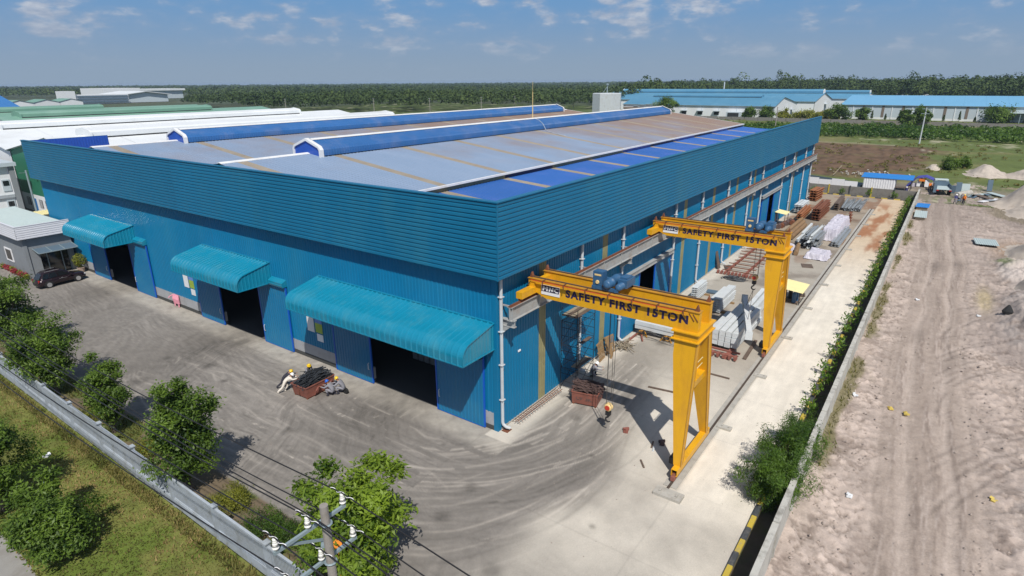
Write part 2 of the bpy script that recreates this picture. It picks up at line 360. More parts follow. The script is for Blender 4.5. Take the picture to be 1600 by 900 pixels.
M['inner_grey'] = pm('inner_grey', (0.18, 0.19, 0.20), 0.7, var=0.1)
M['rail_steel'] = pm('rail_steel', (0.10, 0.075, 0.06), 0.6, metal=0.3, var=0.2)
M['litter_yellow'] = pm('litter_yellow', (0.55, 0.42, 0.10), 0.7, var=0.2)
M['terracotta'] = pm('terracotta', (0.40, 0.30, 0.24), 0.8, var=0.1)
M['leaf_tree'] = leaf_mat('leaf_tree', (0.018, 0.05, 0.008), (0.155, 0.24, 0.032))
M['leaf_bright'] = leaf_mat('leaf_bright', (0.028, 0.075, 0.008), (0.22, 0.31, 0.03))
M['leaf_fine'] = leaf_mat('leaf_fine', (0.02, 0.06, 0.008), (0.11, 0.19, 0.02))
M['leaf_far'] = leaf_mat('leaf_far', (0.028, 0.055, 0.013), (0.095, 0.135, 0.030), trans=0.12, rough=0.8)
M['leaf_sapling'] = leaf_mat('leaf_sapling', (0.03, 0.09, 0.01), (0.20, 0.32, 0.035))
M['leaf_yellow'] = leaf_mat('leaf_yellow', (0.08, 0.10, 0.012), (0.32, 0.32, 0.04))
M['leaf_red'] = leaf_mat('leaf_red', (0.10, 0.04, 0.03), (0.45, 0.05, 0.08))
M['grass'] = leaf_mat('grass', (0.075, 0.08, 0.016), (0.25, 0.215, 0.07), trans=0.25, rough=0.8)
M['grass_dry'] = leaf_mat('grass_dry', (0.19, 0.14, 0.05), (0.36, 0.27, 0.12), trans=0.2, rough=0.9)
# main roof: pale blue sheet, rusty dust towards the far end and in the lee of the monitors
def roof_main_mat():
    m, t, b = node_mat('roof_main')
    geo = t.nodes.new('ShaderNodeNewGeometry'); P = geo.outputs['Position']
    sp = t.nodes.new('ShaderNodeSeparateXYZ'); t.links.new(P, sp.inputs[0])
    n1 = tnoise(t, P, 0.10, 6, 0.65); n2 = tnoise(t, P, 0.5, 5, 0.6, (1, 0.25, 1)); n3 = tnoise(t, P, 9, 4)
    col = tmix(t, n2, (0.185, 0.27, 0.40), (0.28, 0.355, 0.48))
    d = tmath(t, 'ADD', tmath(t, 'MULTIPLY', sp.outputs['X'], 0.0085), tmath(t, 'MULTIPLY', n1, 1.1))
    d = tmath(t, 'ADD', d, tmath(t, 'MULTIPLY', sp.outputs['Y'], 0.006))
    col = tmix(t, tmath(t, 'MULTIPLY', tramp(t, d, 0.72, 1.45), 0.9), col, (0.26, 0.17, 0.115))
    col = tmix(t, n3, tmix(t, 1.0, col, (0.9, 0.9, 0.9), 'MULTIPLY'), col)
    t.links.new(col, b.inputs['Base Color']); b.inputs['Roughness'].default_value = 0.5; b.inputs['Specular IOR Level'].default_value = 0.4
    return m
M['roof_main'] = roof_main_mat()

# ------------------------------------------------------------------ numpy noise and painted grids
def vnoise(x, y, seed=0):
    xi = np.floor(x).astype(np.int64); yi = np.floor(y).astype(np.int64); fx = x-xi; fy = y-yi
    fx = fx*fx*(3-2*fx); fy = fy*fy*(3-2*fy)
    def h(a, b):
        n = (a*374761393 + b*668265263 + seed*144269507) & 0x7fffffff
        n = ((n ^ (n >> 13))*1274126177) & 0x7fffffff
        return ((n ^ (n >> 16)) & 0xffff)/65535.0
    return (h(xi,yi)*(1-fx)+h(xi+1,yi)*fx)*(1-fy) + (h(xi,yi+1)*(1-fx)+h(xi+1,yi+1)*fx)*fy
def fbm(x, y, seed=0, o=5, g=0.5):
    r = np.zeros_like(x, dtype=float); a = 1.0; s = 0.0
    for i in range(o): r += a*vnoise(x*2**i, y*2**i, seed+i*17); s += a; a *= g
    return r/s
def sst(v, a, b): t = np.clip((v-a)/(b-a), 0, 1); return t*t*(3-2*t)
def grid_sheet(name, xs, ys, Z, Cc, mat, kind='structure', smooth=True, mask=None):
    nx, ny = len(xs), len(ys); X, Y = np.meshgrid(xs, ys)
    v = np.stack([X.ravel(), Y.ravel(), Z.ravel()], 1)
    i = (np.arange(ny-1)[:, None]*nx + np.arange(nx-1)[None, :]).ravel()
    f = np.stack([i, i+1, i+1+nx, i+nx], 1)
    if mask is not None: f = f[mask[:-1, :-1].ravel()]
    me = bpy.data.meshes.new(name); me.vertices.add(len(v)); me.vertices.foreach_set('co', v.astype(np.float32).ravel())
    me.loops.add(f.size); me.loops.foreach_set('vertex_index', f.astype(np.int32).ravel())
    me.polygons.add(len(f)); me.polygons.foreach_set('loop_start', np.arange(0, f.size, 4, dtype=np.int32))
    me.polygons.foreach_set('use_smooth', np.ones(len(f), bool))
    me.update(calc_edges=True)
    a = me.attributes.new('col', 'FLOAT_COLOR', 'POINT')
    c4 = np.ones((len(v), 4), np.float32); c4[:, :3] = Cc.reshape(-1, 3); a.data.foreach_set('color', c4.ravel())
    me.materials.append(mat); o = put(name, me); tag(o, kind=kind); return o
def lerp(c, t, col):
    return c*(1-t[..., None]) + np.array(col)[None, None, :]*t[..., None]

def faces_mesh(name, V, mat, tint=None, per=4):
    """V: (n, per, 3) loose faces (leaves, blades)"""
    n = V.shape[0]; me = bpy.data.meshes.new(name); me.vertices.add(n*per); me.vertices.foreach_set('co', V.astype(np.float32).ravel())
    me.loops.add(n*per); me.loops.foreach_set('vertex_index', np.arange(n*per, dtype=np.int32))
    me.polygons.add(n); me.polygons.foreach_set('loop_start', np.arange(0, n*per, per, dtype=np.int32))
    me.update(calc_edges=True)
    if tint is not None:
        a = me.attributes.new('tint', 'FLOAT', 'FACE'); a.data.foreach_set('value', tint.astype(np.float32))
    me.materials.append(mat); return me
def unit(a): return a/np.maximum(np.linalg.norm(a, axis=-1, keepdims=True), 1e-9)
def leaf_quads(C, N, size, aspect=0.42, rng=RNG, droop=0.0):
    """rhombic leaves at centres C with approximate normals N"""
    n = len(C); t = unit(np.cross(N, rng.normal(size=(n, 3)))); b = np.cross(N, t)
    L = size*rng.uniform(0.7, 1.25, n)[:, None]; t = t*L/2; b = b*L*aspect/2
    t[:, 2] -= droop*L[:, 0]*0.5
    return np.stack([C-t, C-t*0.1+b, C+t, C-t*0.1-b], 1)

# ================================================================== SETTING
M['yard'] = painted_mat('yard', scale=0.9, contrast=0.20, fine=0.22, fscale=13, bump=0.15, bscale=20, rough=0.85)
M['sand'] = painted_mat('sand', scale=2.2, contrast=0.22, fine=0.30, fscale=11, bump=0.9, bscale=4.5, rough=0.95)
M['field'] = painted_mat('field', scale=0.12, contrast=0.25, fine=0.35, fscale=0.9, bump=0.4, bscale=1.2, rough=0.95)
M['verge'] = painted_mat('verge', scale=0.8, contrast=0.25, fine=0.3, fscale=9, bump=0.5, bscale=14, rough=0.95)

# wide terrain to the horizon
tb = MB(); tb.quad((-1500,-5000,-0.45), (7000,-5000,-0.45), (7000,6500,-0.45), (-1500,6500,-0.45))
M['terrain'] = pm('terrain', (0.05, 0.07, 0.028), 0.95, var=0.4, scale=0.01, dirt=((0.09, 0.085, 0.045), 0.6, 0.004), fine=0.2)
tag(tb.build('terrain', M['terrain']), kind='structure')

# ---- concrete yard with worn paths
ST = 0.085
xs = np.concatenate([np.arange(-15.45, 14, ST), np.arange(14, 103.9, 0.4)])
ys = np.concatenate([np.arange(-15.3, 28, ST), np.arange(28, 130, 0.4)])
X, Y = np.meshgrid(xs, ys)
GREY, MID, CREAM = np.array((.205,.185,.163)), np.array((.37,.335,.285)), np.array((.655,.605,.525))
big = fbm(X*0.09, Y*0.09, 3); med = fbm(X*0.4, Y*0.4, 5); fin = fbm(X*2.1, Y*2.1, 9)
c = np.tile(np.array((.205,.188,.170)), (*X.shape, 1))
c = c*(0.82+0.36*big)[..., None]
# streaky sweep of tyres round the building corner: noise in polar coordinates about the corner
wx = X+3.4*(fbm(X*.13, Y*.13, 15, 3)-.5)+.5*(fbm(X*.7, Y*.7, 19, 3)-.5); wy = Y+3.4*(fbm(X*.13, Y*.13, 16, 3)-.5)+.5*(fbm(X*.7, Y*.7, 20, 3)-.5)
rr = np.hypot(wx-3.2, wy-2.6); th = np.arctan2(wy-2.6, wx-3.2)
st = fbm(rr*2.6, th*1.3, 21, 4); st2 = fbm(rr*9.0, th*2.4, 23, 3)
front = sst(-X, -0.5, 1.5)
def scuff(a, seed): return fbm((wx*math.cos(a)+wy*math.sin(a))*.45, (-wx*math.sin(a)+wy*math.cos(a))*6.0, seed, 4, .6)
near_ = sst(-np.hypot(X-0, Y-0), -15, -8)
k1, k2 = sst(fbm(X*.22, Y*.22, 25, 3), .42, .58), sst(fbm(X*.22+9, Y*.22, 26, 3), .42, .58)
gen = scuff(1.35, 31)*(1-k1)+scuff(.55, 32)*k1; gen = gen*(1-.5*k2)+scuff(2.2, 33)*.5*k2
streak = (st*0.5+st2*0.5)*near_ + gen*(1-near_)*1.02
c = c*(0.58+0.84*streak)[..., None]*(.88+.24*fbm(X*4.5, Y*4.5, 34, 3, .7))[..., None]
# side yard: beige concrete
side = sst(-Y, 0.0, 1.2)*sst(X+0.12*Y, -2.0, 5.0)
bay = sst(np.abs(Y+3.6), 4.6, 1.6)*sst(X, 24, 8)
t_mid = side*(1-0.75*bay)
c = lerp(c, t_mid*0.9, MID*1.05)
# dust-pale area by the crane leg and towards the near kerb
edge = (-5.6+0.9*(big-.5)*6) - np.interp(X, [-16,-5.6,-1.2,5.9,13.9,22], [0.2,0.2,0.8,0.0,-2.0,-6.5]) - Y
pale = sst(edge, -1.0, 2.2)*sst(X, 19, 11)
pale = pale*np.clip(0.62+0.8*(med-.4), 0, 1)
c = lerp(c, pale*sst(X, -13, -3), CREAM*0.95)
c = lerp(c, 0.35*pale*sst(-X, 2, 10), CREAM*0.7)
# apron along the walls, swept paler
apf = sst(-np.abs(X+0.9), -1.6, -0.5)*(Y > -1.5)*(X < 0.5)
apf = apf*np.clip(0.55+0.9*(fin-.4), 0, 1)
c = lerp(c, apf*0.75, CREAM*0.72)
aps = sst(Y, -1.9, -0.8)*(X > -0.8)*(Y < 0.5)
c = lerp(c, aps*0.8, CREAM*(0.88))
# dark scuffs in front of the doors
for (dy, dxr) in ((8.1, 7.0), (28.0, 6.0), (51.3, 5.5)):
    g = np.exp(-((Y-dy)/3.2)**2 - ((X+2.2)/dxr)**2)
    c = c*(1-0.34*g*(0.4+st))[..., None]
# lane between the crane rail and the kerb
lane = sst(-Y, 11.42, 11.5)
lc = CREAM*1.06*(0.84+0.26*fbm(X*0.5, Y*2.2, 31))[..., None]
lc = lc*(0.93+0.14*fbm(X*0.2, Y*5, 37))[..., None]
far = sst(X, 38, 72)
lc = lerp(lc, far*0.8, np.array((.50,.37,.235)))
rusty = sst(fbm(X*0.11, Y*0.5, 41)+0.10*sst(-np.abs(Y+12.4), -1.6, 0), 0.47, 0.66)*sst(X, 50, 64)*sst(X, 102, 92)
lc = lerp(lc, rusty*0.85, np.array((.30,.115,.045)))
nearl = sst(-X, -2.0, 1.0)
c = c*(1-lane*(1-nearl))[..., None] + lc*(lane*(1-nearl))[..., None]
# far half of the side yard turns brown with dust
c = lerp(c, 0.55*sst(X, 45, 75)*side*(1-lane), np.array((.27,.20,.135)))
rust2 = sst(fbm(X*0.25, Y*0.4, 43), 0.56, 0.7)*sst(X, 40, 60)*side*(1-lane)
c = lerp(c, 0.65*rust2, np.array((.22,.11,.06)))
oilp = sst(fbm(X*.3, Y*.3, 44, 5), .54, .70)*sst(X, 14, 26)*side*(1-lane); c = lerp(c, .55*oilp, np.array((.15,.12,.095)))
# tyre tracks: pairs of pale arcs, some dark ones
acc = np.zeros_like(X)
nxf = int((xs < 13.9).sum()); nyf = int((ys < 27.9).sum())
def spline(pts, n=240):
    p = np.array(pts, float); p = np.vstack([2*p[0]-p[1], p, 2*p[-1]-p[-2]]); out = []
    for i in range(1, len(p)-2):
        t = np.linspace(0, 1, n//(len(p)-3)+2)[:-1, None]
        out.append(0.5*((2*p[i])+(-p[i-1]+p[i+1])*t+(2*p[i-1]-5*p[i]+4*p[i+1]-p[i+2])*t**2+(-p[i-1]+3*p[i]-3*p[i+1]+p[i+2])*t**3))
    return np.vstack(out)
def track(pts, w=0.14, amp=0.5, gauge=0.0, seed=0):
    q = spline(pts); d = np.gradient(q, axis=0); nrm = np.stack([-d[:, 1], d[:, 0]], 1); nrm /= np.maximum(np.linalg.norm(nrm, axis=1, keepdims=True), 1e-6)
    for s in ((0,) if gauge == 0 else (-gauge/2, gauge/2)):
        q2 = q+nrm*s; seg = np.linalg.norm(np.diff(q2, axis=0), axis=1); L = np.concatenate([[0], np.cumsum(seg)])
        u = np.arange(0, L[-1], 0.06); px = np.interp(u, L, q2[:, 0]); py_ = np.interp(u, L, q2[:, 1])
        a = amp*np.clip(1.5*fbm(u*0.22, np.full_like(u, seed*3.7+s), 51, 3)-0.12, 0, 1)*(.7+.6*fbm(u*4, np.full_like(u, seed*1.7+s), 53, 2))*np.minimum(1, np.minimum(u, L[-1]-u)/1.6)
        ix = np.round((px+15.45)/ST).astype(int); iy = np.round((py_+15.3)/ST).astype(int)
        k = int(math.ceil(w*2/ST))
        for dx in range(-k, k+1):
            for dy in range(-k, k+1):
                jx, jy = ix+dx, iy+dy; ok = (jx >= 0) & (jx < nxf) & (jy >= 0) & (jy < nyf)
                gx = -15.45+ST*jx-px; gy = -15.3+ST*jy-py_
                val = a*np.exp(-((gx*gx+gy*gy)/(w*w)))
                if amp > 0: np.maximum.at(acc, (jy[ok], jx[ok]), val[ok])
                else: np.minimum.at(acc, (jy[ok], jx[ok]), val[ok])
main = [
 [(-8.6,16),(-7.6,8),(-5.6,3.1),(-4.3,0.4),(-1.4,-2.1),(0.7,-3.0),(3.4,-3.7),(9,-3.6),(16,-3.2)],
 [(-10,14),(-8.6,6),(-7.1,1.5),(-6.1,0.1),(-4.4,-2.0),(-2.9,-3.1),(-1.1,-4.1),(0.9,-5.1),(3.2,-5.4),(8,-5.2)],
 [(-11.2,10),(-9.8,4),(-8.4,0.2),(-7.5,-1.3),(-6.4,-2.5),(-4.2,-3.8),(-1.1,-5.0),(2.0,-5.3),(6,-5.0),(12,-4.6)],
 [(-12,6),(-11,1.5),(-10.0,-1.2),(-9.1,-2.8),(-8.0,-3.8),(-5.6,-5.1),(-3.6,-5.8),(-1.5,-6.0),(0.3,-5.9),(2.4,-5.4),(6,-4.4)],
]
for i, p in enumerate(main):
    track(p, 0.075, 1.0, 0.34, i); track(np.array(p)+np.array((.0, 1.75)), 0.07, .85, 0.34, i+5)
for i in range(90):                                   # fainter passes beside the main ones
    p = np.array(main[i % 4]); off = RNG.normal(0.2, 1.5); tilt = RNG.normal(0, 0.06)
    cen = np.array((3.2, 2.6)); r = p-cen; rn = np.linalg.norm(r, axis=1, keepdims=True); p2 = cen + r*(rn+off+np.linspace(-1, 1, len(p))[:, None]*tilt*8)/rn
    a, b = sorted(RNG.choice(len(p), 2, replace=False)); 
    if b-a < 2: a, b = 0, len(p)-1
    track(p2[a:b+1], RNG.uniform(.05, .12), RNG.choice([.32, .45, .25, -.45, -.4]), RNG.choice([0, 1.9, 0.4]), i+9)
doors = [(-0.5, 8.1), (-0.5, 28.0)]
for i in range(110):                                   # turning in and out of the doors
    dy = doors[i % 2][1] + RNG.uniform(-2, 2); sgn = RNG.choice([-1, 1]); R = RNG.uniform(4.5, 10)
    a = np.linspace(0, RNG.uniform(0.9, 1.7), 7); p = np.stack([-0.6-R*np.sin(a), dy+sgn*R*(1-np.cos(a))], 1)
    track(p, RNG.uniform(.05, .12), RNG.choice([.3, .22, .42, -.5, -.4]), RNG.choice([0, 1.8, 0.4]), i+60)
for i in range(90):                                   # runs along the front yard
    y0 = RNG.uniform(2, 26); x0 = RNG.uniform(-11, -2.5); L = RNG.uniform(5, 12); k = RNG.normal(0, .05)
    p = [(x0+k*s*s*0.5+RNG.normal(0, .1), y0+s) for s in np.linspace(-L/2, L/2, 5)]
    track(p, RNG.uniform(.05, .12), RNG.choice([.26, .2, -.45, -.35]), RNG.choice([0, 1.8]), i+120)
pos = np.clip(acc, 0, 1); neg = np.clip(-acc, 0, 1)
c = lerp(c, np.clip(pos*1.3, 0, .95)*(1-lane), (.54,.49,.43)); c = c*(1-0.55*neg*(1-lane))[..., None]
# oil spots and repairs
for i in range(60):
    sx, sy, r = RNG.uniform(-12, 24), RNG.uniform(-10, 30), RNG.uniform(.15, .6)
    if sx > 0 and sy > 0: continue
    g = np.exp(-(((X-sx)**2+(Y-sy)**2)/r**2)**1.5); c = c*(1-0.35*g*(0.5+fin))[..., None]
# soil strip by the front fence
soil = sst(-X, 12.4, 12.6)*(Y > -6)
sc_ = lerp(np.tile(np.array((.15,.115,.075)), (*X.shape, 1)), sst(med, .45, .6), (.10,.12,.03))
c = c*(1-soil)[..., None] + sc_*soil[..., None]
# slab joints every 6 m
jt = np.minimum(np.abs(((X+50) % 6.0)-3), np.abs(((Y+50.4) % 6.0)-3))
c = c*(1-0.10*sst(-jt, -0.07, -0.01)*(1-soil))[..., None]
grid_sheet('yard', xs, ys, np.zeros_like(X), np.clip(c, 0, .9), M['yard'])

# ---- crane rail on its foundation
fb = MB(); fb.box(0.9, 91, -11.36, -10.62, -0.1, 0.05); rf = fb.build('rail_foundation', M['concrete']); tag(rf, kind='structure')
gb = MB(); gb.box(0.3, 91.0, -11.0, -10.92, 0.05, 0.13); gb.box(0.3, 91.0, -11.03, -10.89, 0.05, 0.072); tag(gb.build('crane_rail', M['rail_steel']), kind='structure')
sb = MB(); sb.box(-0.35, 0.35, -0.75, 0.75, -0.05, 0.16); sb.box(-0.12, 0.12, -0.5, -0.4, 0.16, 0.24); sb.box(-0.12, 0.12, 0.4, 0.5, 0.16, 0.24)
st0 = put('rail_block', sb.mesh('rail_block', M['concrete']), rf, (0.2, -11.2, 0))
bb = MB(); bb.box(-0.22, 0.22, -0.42, 0.42, -0.05, 0.14); bb.box(-0.07, 0.07, -0.3, -0.22, 0.14, 0.22); bb.box(-0.07, 0.07, 0.12, 0.2, 0.14, 0.22)
bm_ = bb.mesh('rail_block', M['concrete'])
for x in list(np.arange(8.5, 91, 8.6)): put('rail_block', bm_, rf, (x, -11.62, 0))

# ---- kerb in yellow and black blocks
ke = thing('kerb', None, None, (0, 0, 0)); tag(ke, kind='structure')
kb = MB(); kb.prism([(-.125,-.1),(.125,-.1),(.125,.13),(.10,.16),(-.10,.16),(-.125,.13)], lambda a,b,t: (t,a,b), -0.49, 0.49)
kmy = kb.mesh('kerb_stone', M['kerb_yellow']); kmb = kb.mesh('kerb_stone', M['kerb_black'])
for i in range(112):
    put('kerb_stone', kmy if i % 2 else kmb, ke, (-8.5+i, -15.4+RNG.normal(0, .008), RNG.normal(0, .006)), RNG.normal(0, .006))
for i in range(17):
    put('kerb_stone', kmy if i % 2 else kmb, ke, (102.9, -14.7+i, RNG.normal(0, .006)), math.pi/2)
pl = MB(); pl.box(-15.3, 103.9, -16.65, -15.5, -0.3, 0.03); M['soil'] = pm('soil', (.085,.07,.048), .95, var=.35, scale=2, bump=.6, bscale=9, dirt=((.05,.07,.02), .7, 1.2))
tag(pl.build('planting_strip', M['soil']), kind='structure')
pl2 = MB(); pl2.box(103.02, 103.9, -15.5, 12, -0.3, 0.04); tag(pl2.build('planting_strip', M['soil']), kind='structure')

# ---- sandy building plot on the right
xs2 = np.concatenate([np.arange(-14, 32, 0.13), np.arange(32, 62, .24), np.arange(62, 131, 0.5)]); ys2 = np.concatenate([np.arange(-62, -34, .5), np.arange(-34, -16.78, 0.10)])
X, Y = np.meshgrid(xs2, ys2)
wob = 0.9*(fbm(X*0.05, Y*0.02, 71)-.5)
yy = Y - 2.0*wob - np.interp(X, [-14, 0, 30, 70, 110], [-1.2, -0.6, 0, 0.6, 1.2])
ln = fbm(X*0.16, yy*3.2, 72, 5, .6); ln2 = fbm(X*0.35, yy*8, 73, 4, .6)
road = sst(-np.abs(yy+21.7), -3.3, -1.4)
rut = np.exp(-((yy+20.7)/.33)**2) + np.exp(-((yy+22.7)/.38)**2) + 0.6*np.exp(-((yy+19.3)/.2)**2) + 0.6*np.exp(-((yy+24.0)/.22)**2)
lump = fbm(X*0.9, Y*0.9, 74, 6, .58); big = fbm(X*0.08, Y*0.08, 75)
crk = np.abs(fbm(X*1.1, Y*1.1, 77, 5, .6)-.5)*2                     # ridged: cracks and clod edges
clod = fbm(X*2.8, Y*2.8, 76, 4, .6)
Z = 0.22*(lump-.5)*(1-0.75*road) + 0.5*(big-.5)*sst(-Y, 24, 34) - 0.08*rut*(0.5+ln) + 0.10*(ln-.5)*road
Z += 0.22*(clod-.5)*(1-0.85*road)*(.4+1.2*sst(lump, .4, .65)) - .10*(1-sst(crk, 0, .10))*(1-.8*road)
def bump_at(x0, y0, rx, ry, h, a=0.0):
    dx, dy = X-x0, Y-y0; u = dx*math.cos(a)+dy*math.sin(a); v = -dx*math.sin(a)+dy*math.cos(a)
    return h*np.exp(-((u/rx)**2+(v/ry)**2)**1.3)
spo = bump_at(38, -30.0, 5, 3.0, 1.3) + bump_at(45, -30.5, 6, 3, 1.6) + bump_at(9, -29.0, 5, 2.6, .7) + bump_at(1, -27.5, 5, 1.6, .4) + bump_at(60, -29.8, 7, 2.6, 1.1) + bump_at(24, -29.6, 7, 2.0, .5) + bump_at(20, -33, 8, 3, .6)
Z += spo*(0.5+1.0*lump)
Z = Z*sst(-Y, 16.8, 17.6) - 0.01
c = np.tile(np.array((.435,.36,.315)), (*X.shape, 1))
c = c*(0.80+0.4*big)[..., None]*(0.60+0.80*lump)[..., None]*(.80+.40*clod)[..., None]
c = lerp(c, road*(0.45+0.5*ln), (.30,.243,.203))
c = lerp(c, np.clip(rut, 0, 1)*0.8*sst(ln2, .15, .5), (.45,.375,.325))
c = lerp(c, sst(ln*.6+ln2*.4, .50, .64)*road*0.8, (.22,.175,.148))
c = lerp(c, sst(ln*.3+ln2*.7, .55, .70)*road*0.6, (.50,.42,.37))
c = lerp(c, (1-sst(crk, .02, .09))*(1-.75*road)*.65*sst(big, .3, .6), (.18,.145,.125))
# curving wheel marks that leave the track to the right
for k, (x0, R, o) in enumerate(((16, 17, 0), (22, 12, 0.5), (30, 16, -.4), (-2, 24, .2))):
    cc = np.hypot(X-(x0+2), Y+22.5+R) - R + .5*(fbm(X*.2, Y*.2, 190+k)-.5)
    for e in range(3):
        m_ = np.exp(-((cc-o-e*.55)/.11)**2)+np.exp(-((cc-o-1.7-e*.5)/.11)**2)
        m_ *= sst(-Y, 21.6, 23.0)*(X > x0-1)*sst(fbm(X*.4, Y*.4, 80+k+e), .44, .62)
        c = c*(1-0.30*np.clip(m_, 0, 1))[..., None]; Z = Z-0.0*m_
        m2 = np.exp(-((cc-o-.25-e*.55)/.12)**2)*sst(-Y, 21.6, 23.0)*(X > x0-1); c = lerp(c, .35*m2*sst(fbm(X*.3, Y*.3, 180+k+e), .4, .6), (.50,.42,.37))
c = lerp(c, sst(spo*(0.6+lump), .12, .5)*0.75, (.54,.48,.44))
grey = sst(fbm(X*.12, Y*.16, 83), .52, .66)*sst(-Y, 23, 27)
c = lerp(c, grey*.5, (.24,.20,.185))
dk = sst(fbm(X*.9, Y*.9, 84, 6, .6), .58, .70)
c = lerp(c, dk*.6*(1-road), (.21,.165,.14))
wet = np.exp(-(((X-58)/2.6)**2+((Y+21.3)/.8)**2))+np.exp(-(((X-60)/2.2)**2+((Y+23.3)/.8)**2))+.8*np.exp(-(((X-33)/1.8)**2+((Y+20.6)/.6)**2))+.8*np.exp(-(((X-27)/1.5)**2+((Y+23)/.5)**2))
c = lerp(c, np.clip(wet*.6*(.3+1.2*lump), 0, .65), (.17,.14,.12))
# weeds and dry grass at the wall foot and far right
wd = sst(fbm(X*.22, Y*.5, 85)+0.22*np.exp(-((Y+17.2)/.5)**2), .64, .78)*sst(Y, -19.0, -17.4)
c = lerp(c, wd*.75, (.13,.12,.04))
gr = sst(fbm(X*.06, Y*.1, 86)+.22*sst(X, 60, 95)*sst(-Y, 26, 31), .57, .68)*sst(-Y, 25.5, 28.5)*sst(X, 52, 62)
c = lerp(c, gr*.7, (.13,.115,.04))
og = np.exp(-(((X-71)/5)**2+((Y+30)/2.6)**2)); c = lerp(c, np.clip(og*1.1*(.4+lump), 0, .9), (.24,.13,.045))
gn = np.exp(-(((X-63)/2.2)**2+((Y+27.6)/.9)**2))*sst(lump, .45, .6); c = lerp(c, np.clip(gn, 0, .8), (.10,.15,.03))
dark2 = sst(X, 76, 92)*sst(X, 118, 108); c = lerp(c, dark2*.55*(.4+big), (.22,.18,.155))
tp = np.exp(-((X-47)**2/14+(Y+25.5)**2/.35)); c = lerp(c, np.clip(tp*(.3+lump), 0, .55), (.44,.36,.19))
grid_sheet('sandy_ground', xs2, ys2, Z, np.clip(c, 0, .9), M['sand'])

# ---- fields beyond
xs3 = np.concatenate([np.arange(103.9, 170, 1.0), np.arange(170, 470, 2.5)]); ys3 = np.concatenate([np.arange(-190, -62, 4), np.arange(-62, 70, 1.0), np.arange(70, 460, 4)])
X, Y = np.meshgrid(xs3, ys3)
n1 = fbm(X*.03, Y*.03, 91); n2 = fbm(X*.15, Y*.15, 92); n3 = fbm(X*.7, Y*.7, 93)
c = lerp(np.tile(np.array((.10,.13,.035)), (*X.shape, 1)), sst(n1+.3*(n2-.5), .46, .66)*.8, (.19,.17,.075))
c = lerp(c, sst(Y, 120, 190), (.075,.105,.028))
ploughx = sst(X, 127, 131)*sst(X, 212, 209)*sst(Y+ (n2-.5)*14 + (X-150)*0.10, -15, -10)
c = lerp(c, ploughx*.92, (.145,.085,.055)); c = c*(1-(ploughx*.35*sst(fbm(X*.25, Y*1.4, 94), .45, .6)))[..., None]
c = lerp(c, ploughx*.5*sst(fbm(X*.2, Y*.2, 98), .62, .72), (.13,.125,.045))
sandl = np.exp(-((X-213.5-(n2-.5)*2)/1.1)**2)*(Y > -6); c = lerp(c, sandl*.8, (.42,.36,.28))
soil = sst(X, 128, 122)*sst(n2+.25*sst(X, 122, 112), .25, .5)*sst(-Y, 22, 14); c = lerp(c, soil*.85, (.17,.135,.11))
soil2 = sst(X, 135, 118)*(Y < -14)*sst(n2, .3, .6); c = lerp(c, soil2*.8, (.24,.20,.165))
spots = sst(fbm(X*.09, Y*.2, 95), .62, .7)*sst(X, 212, 224)+sst(fbm(X*.12, Y*.2, 96), .64, .7)*(Y < -12); c = lerp(c, np.clip(spots, 0, 1)*.6*sst(n3, .3, .6), (.42,.38,.29))
c = c*(.75+.5*n3)[..., None]
Z = 0.5*(n2-.5)+.25*(n3-.5)
Z = Z*sst(X, 104, 112) - .02
grid_sheet('field', xs3, ys3, Z, np.clip(c, 0, .9), M['field'])

# ---- grass verge and lane at lower left
xs4 = np.arange(-21.75, -15.5, 0.12); ys4 = np.arange(-22, 75, 0.15); X, Y = np.meshgrid(xs4, ys4)
n1 = fbm(X*.45, Y*.45, 101); n2 = fbm(X*1.6, Y*1.6, 102); n3 = fbm(X*5, Y*5, 103)
c = lerp(np.tile(np.array((.13,.145,.026)), (*X.shape, 1)), sst(n1+.7*(n2-.5), .36, .58), (.29,.21,.085))
c = lerp(c, sst(fbm(X*.5, Y*.5, 104)+.3*(n2-.5), .60, .72)*.8, (.17,.10,.05))
c = lerp(c, sst(-X, -16.3, -15.7)*.7, (.10,.15,.025)); c = lerp(c, np.exp(-(((X+17.2)/1.3)**2+((Y-2.2)/1.2)**2))*.8, (.12,.075,.045))
c = c*(.7+.6*n3)[..., None]
wav = -21.45+.5*(fbm(Y*.35, X*0, 105)-.5)
M_ = X > wav-.05
grid_sheet('verge', xs4, ys4, .10*(n2-.5)+.05*n3+.01-.12*sst(-X, 21.2, 21.6), np.clip(c, 0, .9), M['verge'])
M['lane'] = pm('lane', (.30,.29,.275), .9, var=.14, scale=.8, dirt=((.19,.17,.15), .6, .9), bump=.4)
lb = MB(); lb.box(-34, -21.2, -60, 140, -.4, -.03); tag(lb.build('road', M['lane']), kind='structure')
# grass blades in tufts
def blades(n, xr, yr, hgt, mat, name, dens=None, seed=0):
    r = np.random.default_rng(seed); x = r.uniform(*xr, n); y = r.uniform(*yr, n)
    if dens is not None: k = r.uniform(size=n) < dens(x, y); x, y = x[k], y[k]
    n = len(x); a = r.uniform(0, 2*np.pi, n); h = hgt*r.uniform(.45, 1.3, n); w = .035*r.uniform(.7, 1.6, n)
    lean = r.uniform(0.2, 1.1, n)*h; la = r.uniform(0, 2*np.pi, n)
    B = np.stack([x, y, np.zeros(n)], 1); s = np.stack([np.cos(a)*w, np.sin(a)*w, np.zeros(n)], 1)
    T = B + np.stack([np.cos(la)*lean, np.sin(la)*lean, h], 1)
    V = np.stack([B-s, B+s, T], 1)
    tint = np.clip(fbm(x*.45, y*.45, 101)*1.5-.4+r.normal(0, .2, n), 0, 1)
    return tag(put(name, faces_mesh(name, V, mat, tint, 3)), kind='stuff')
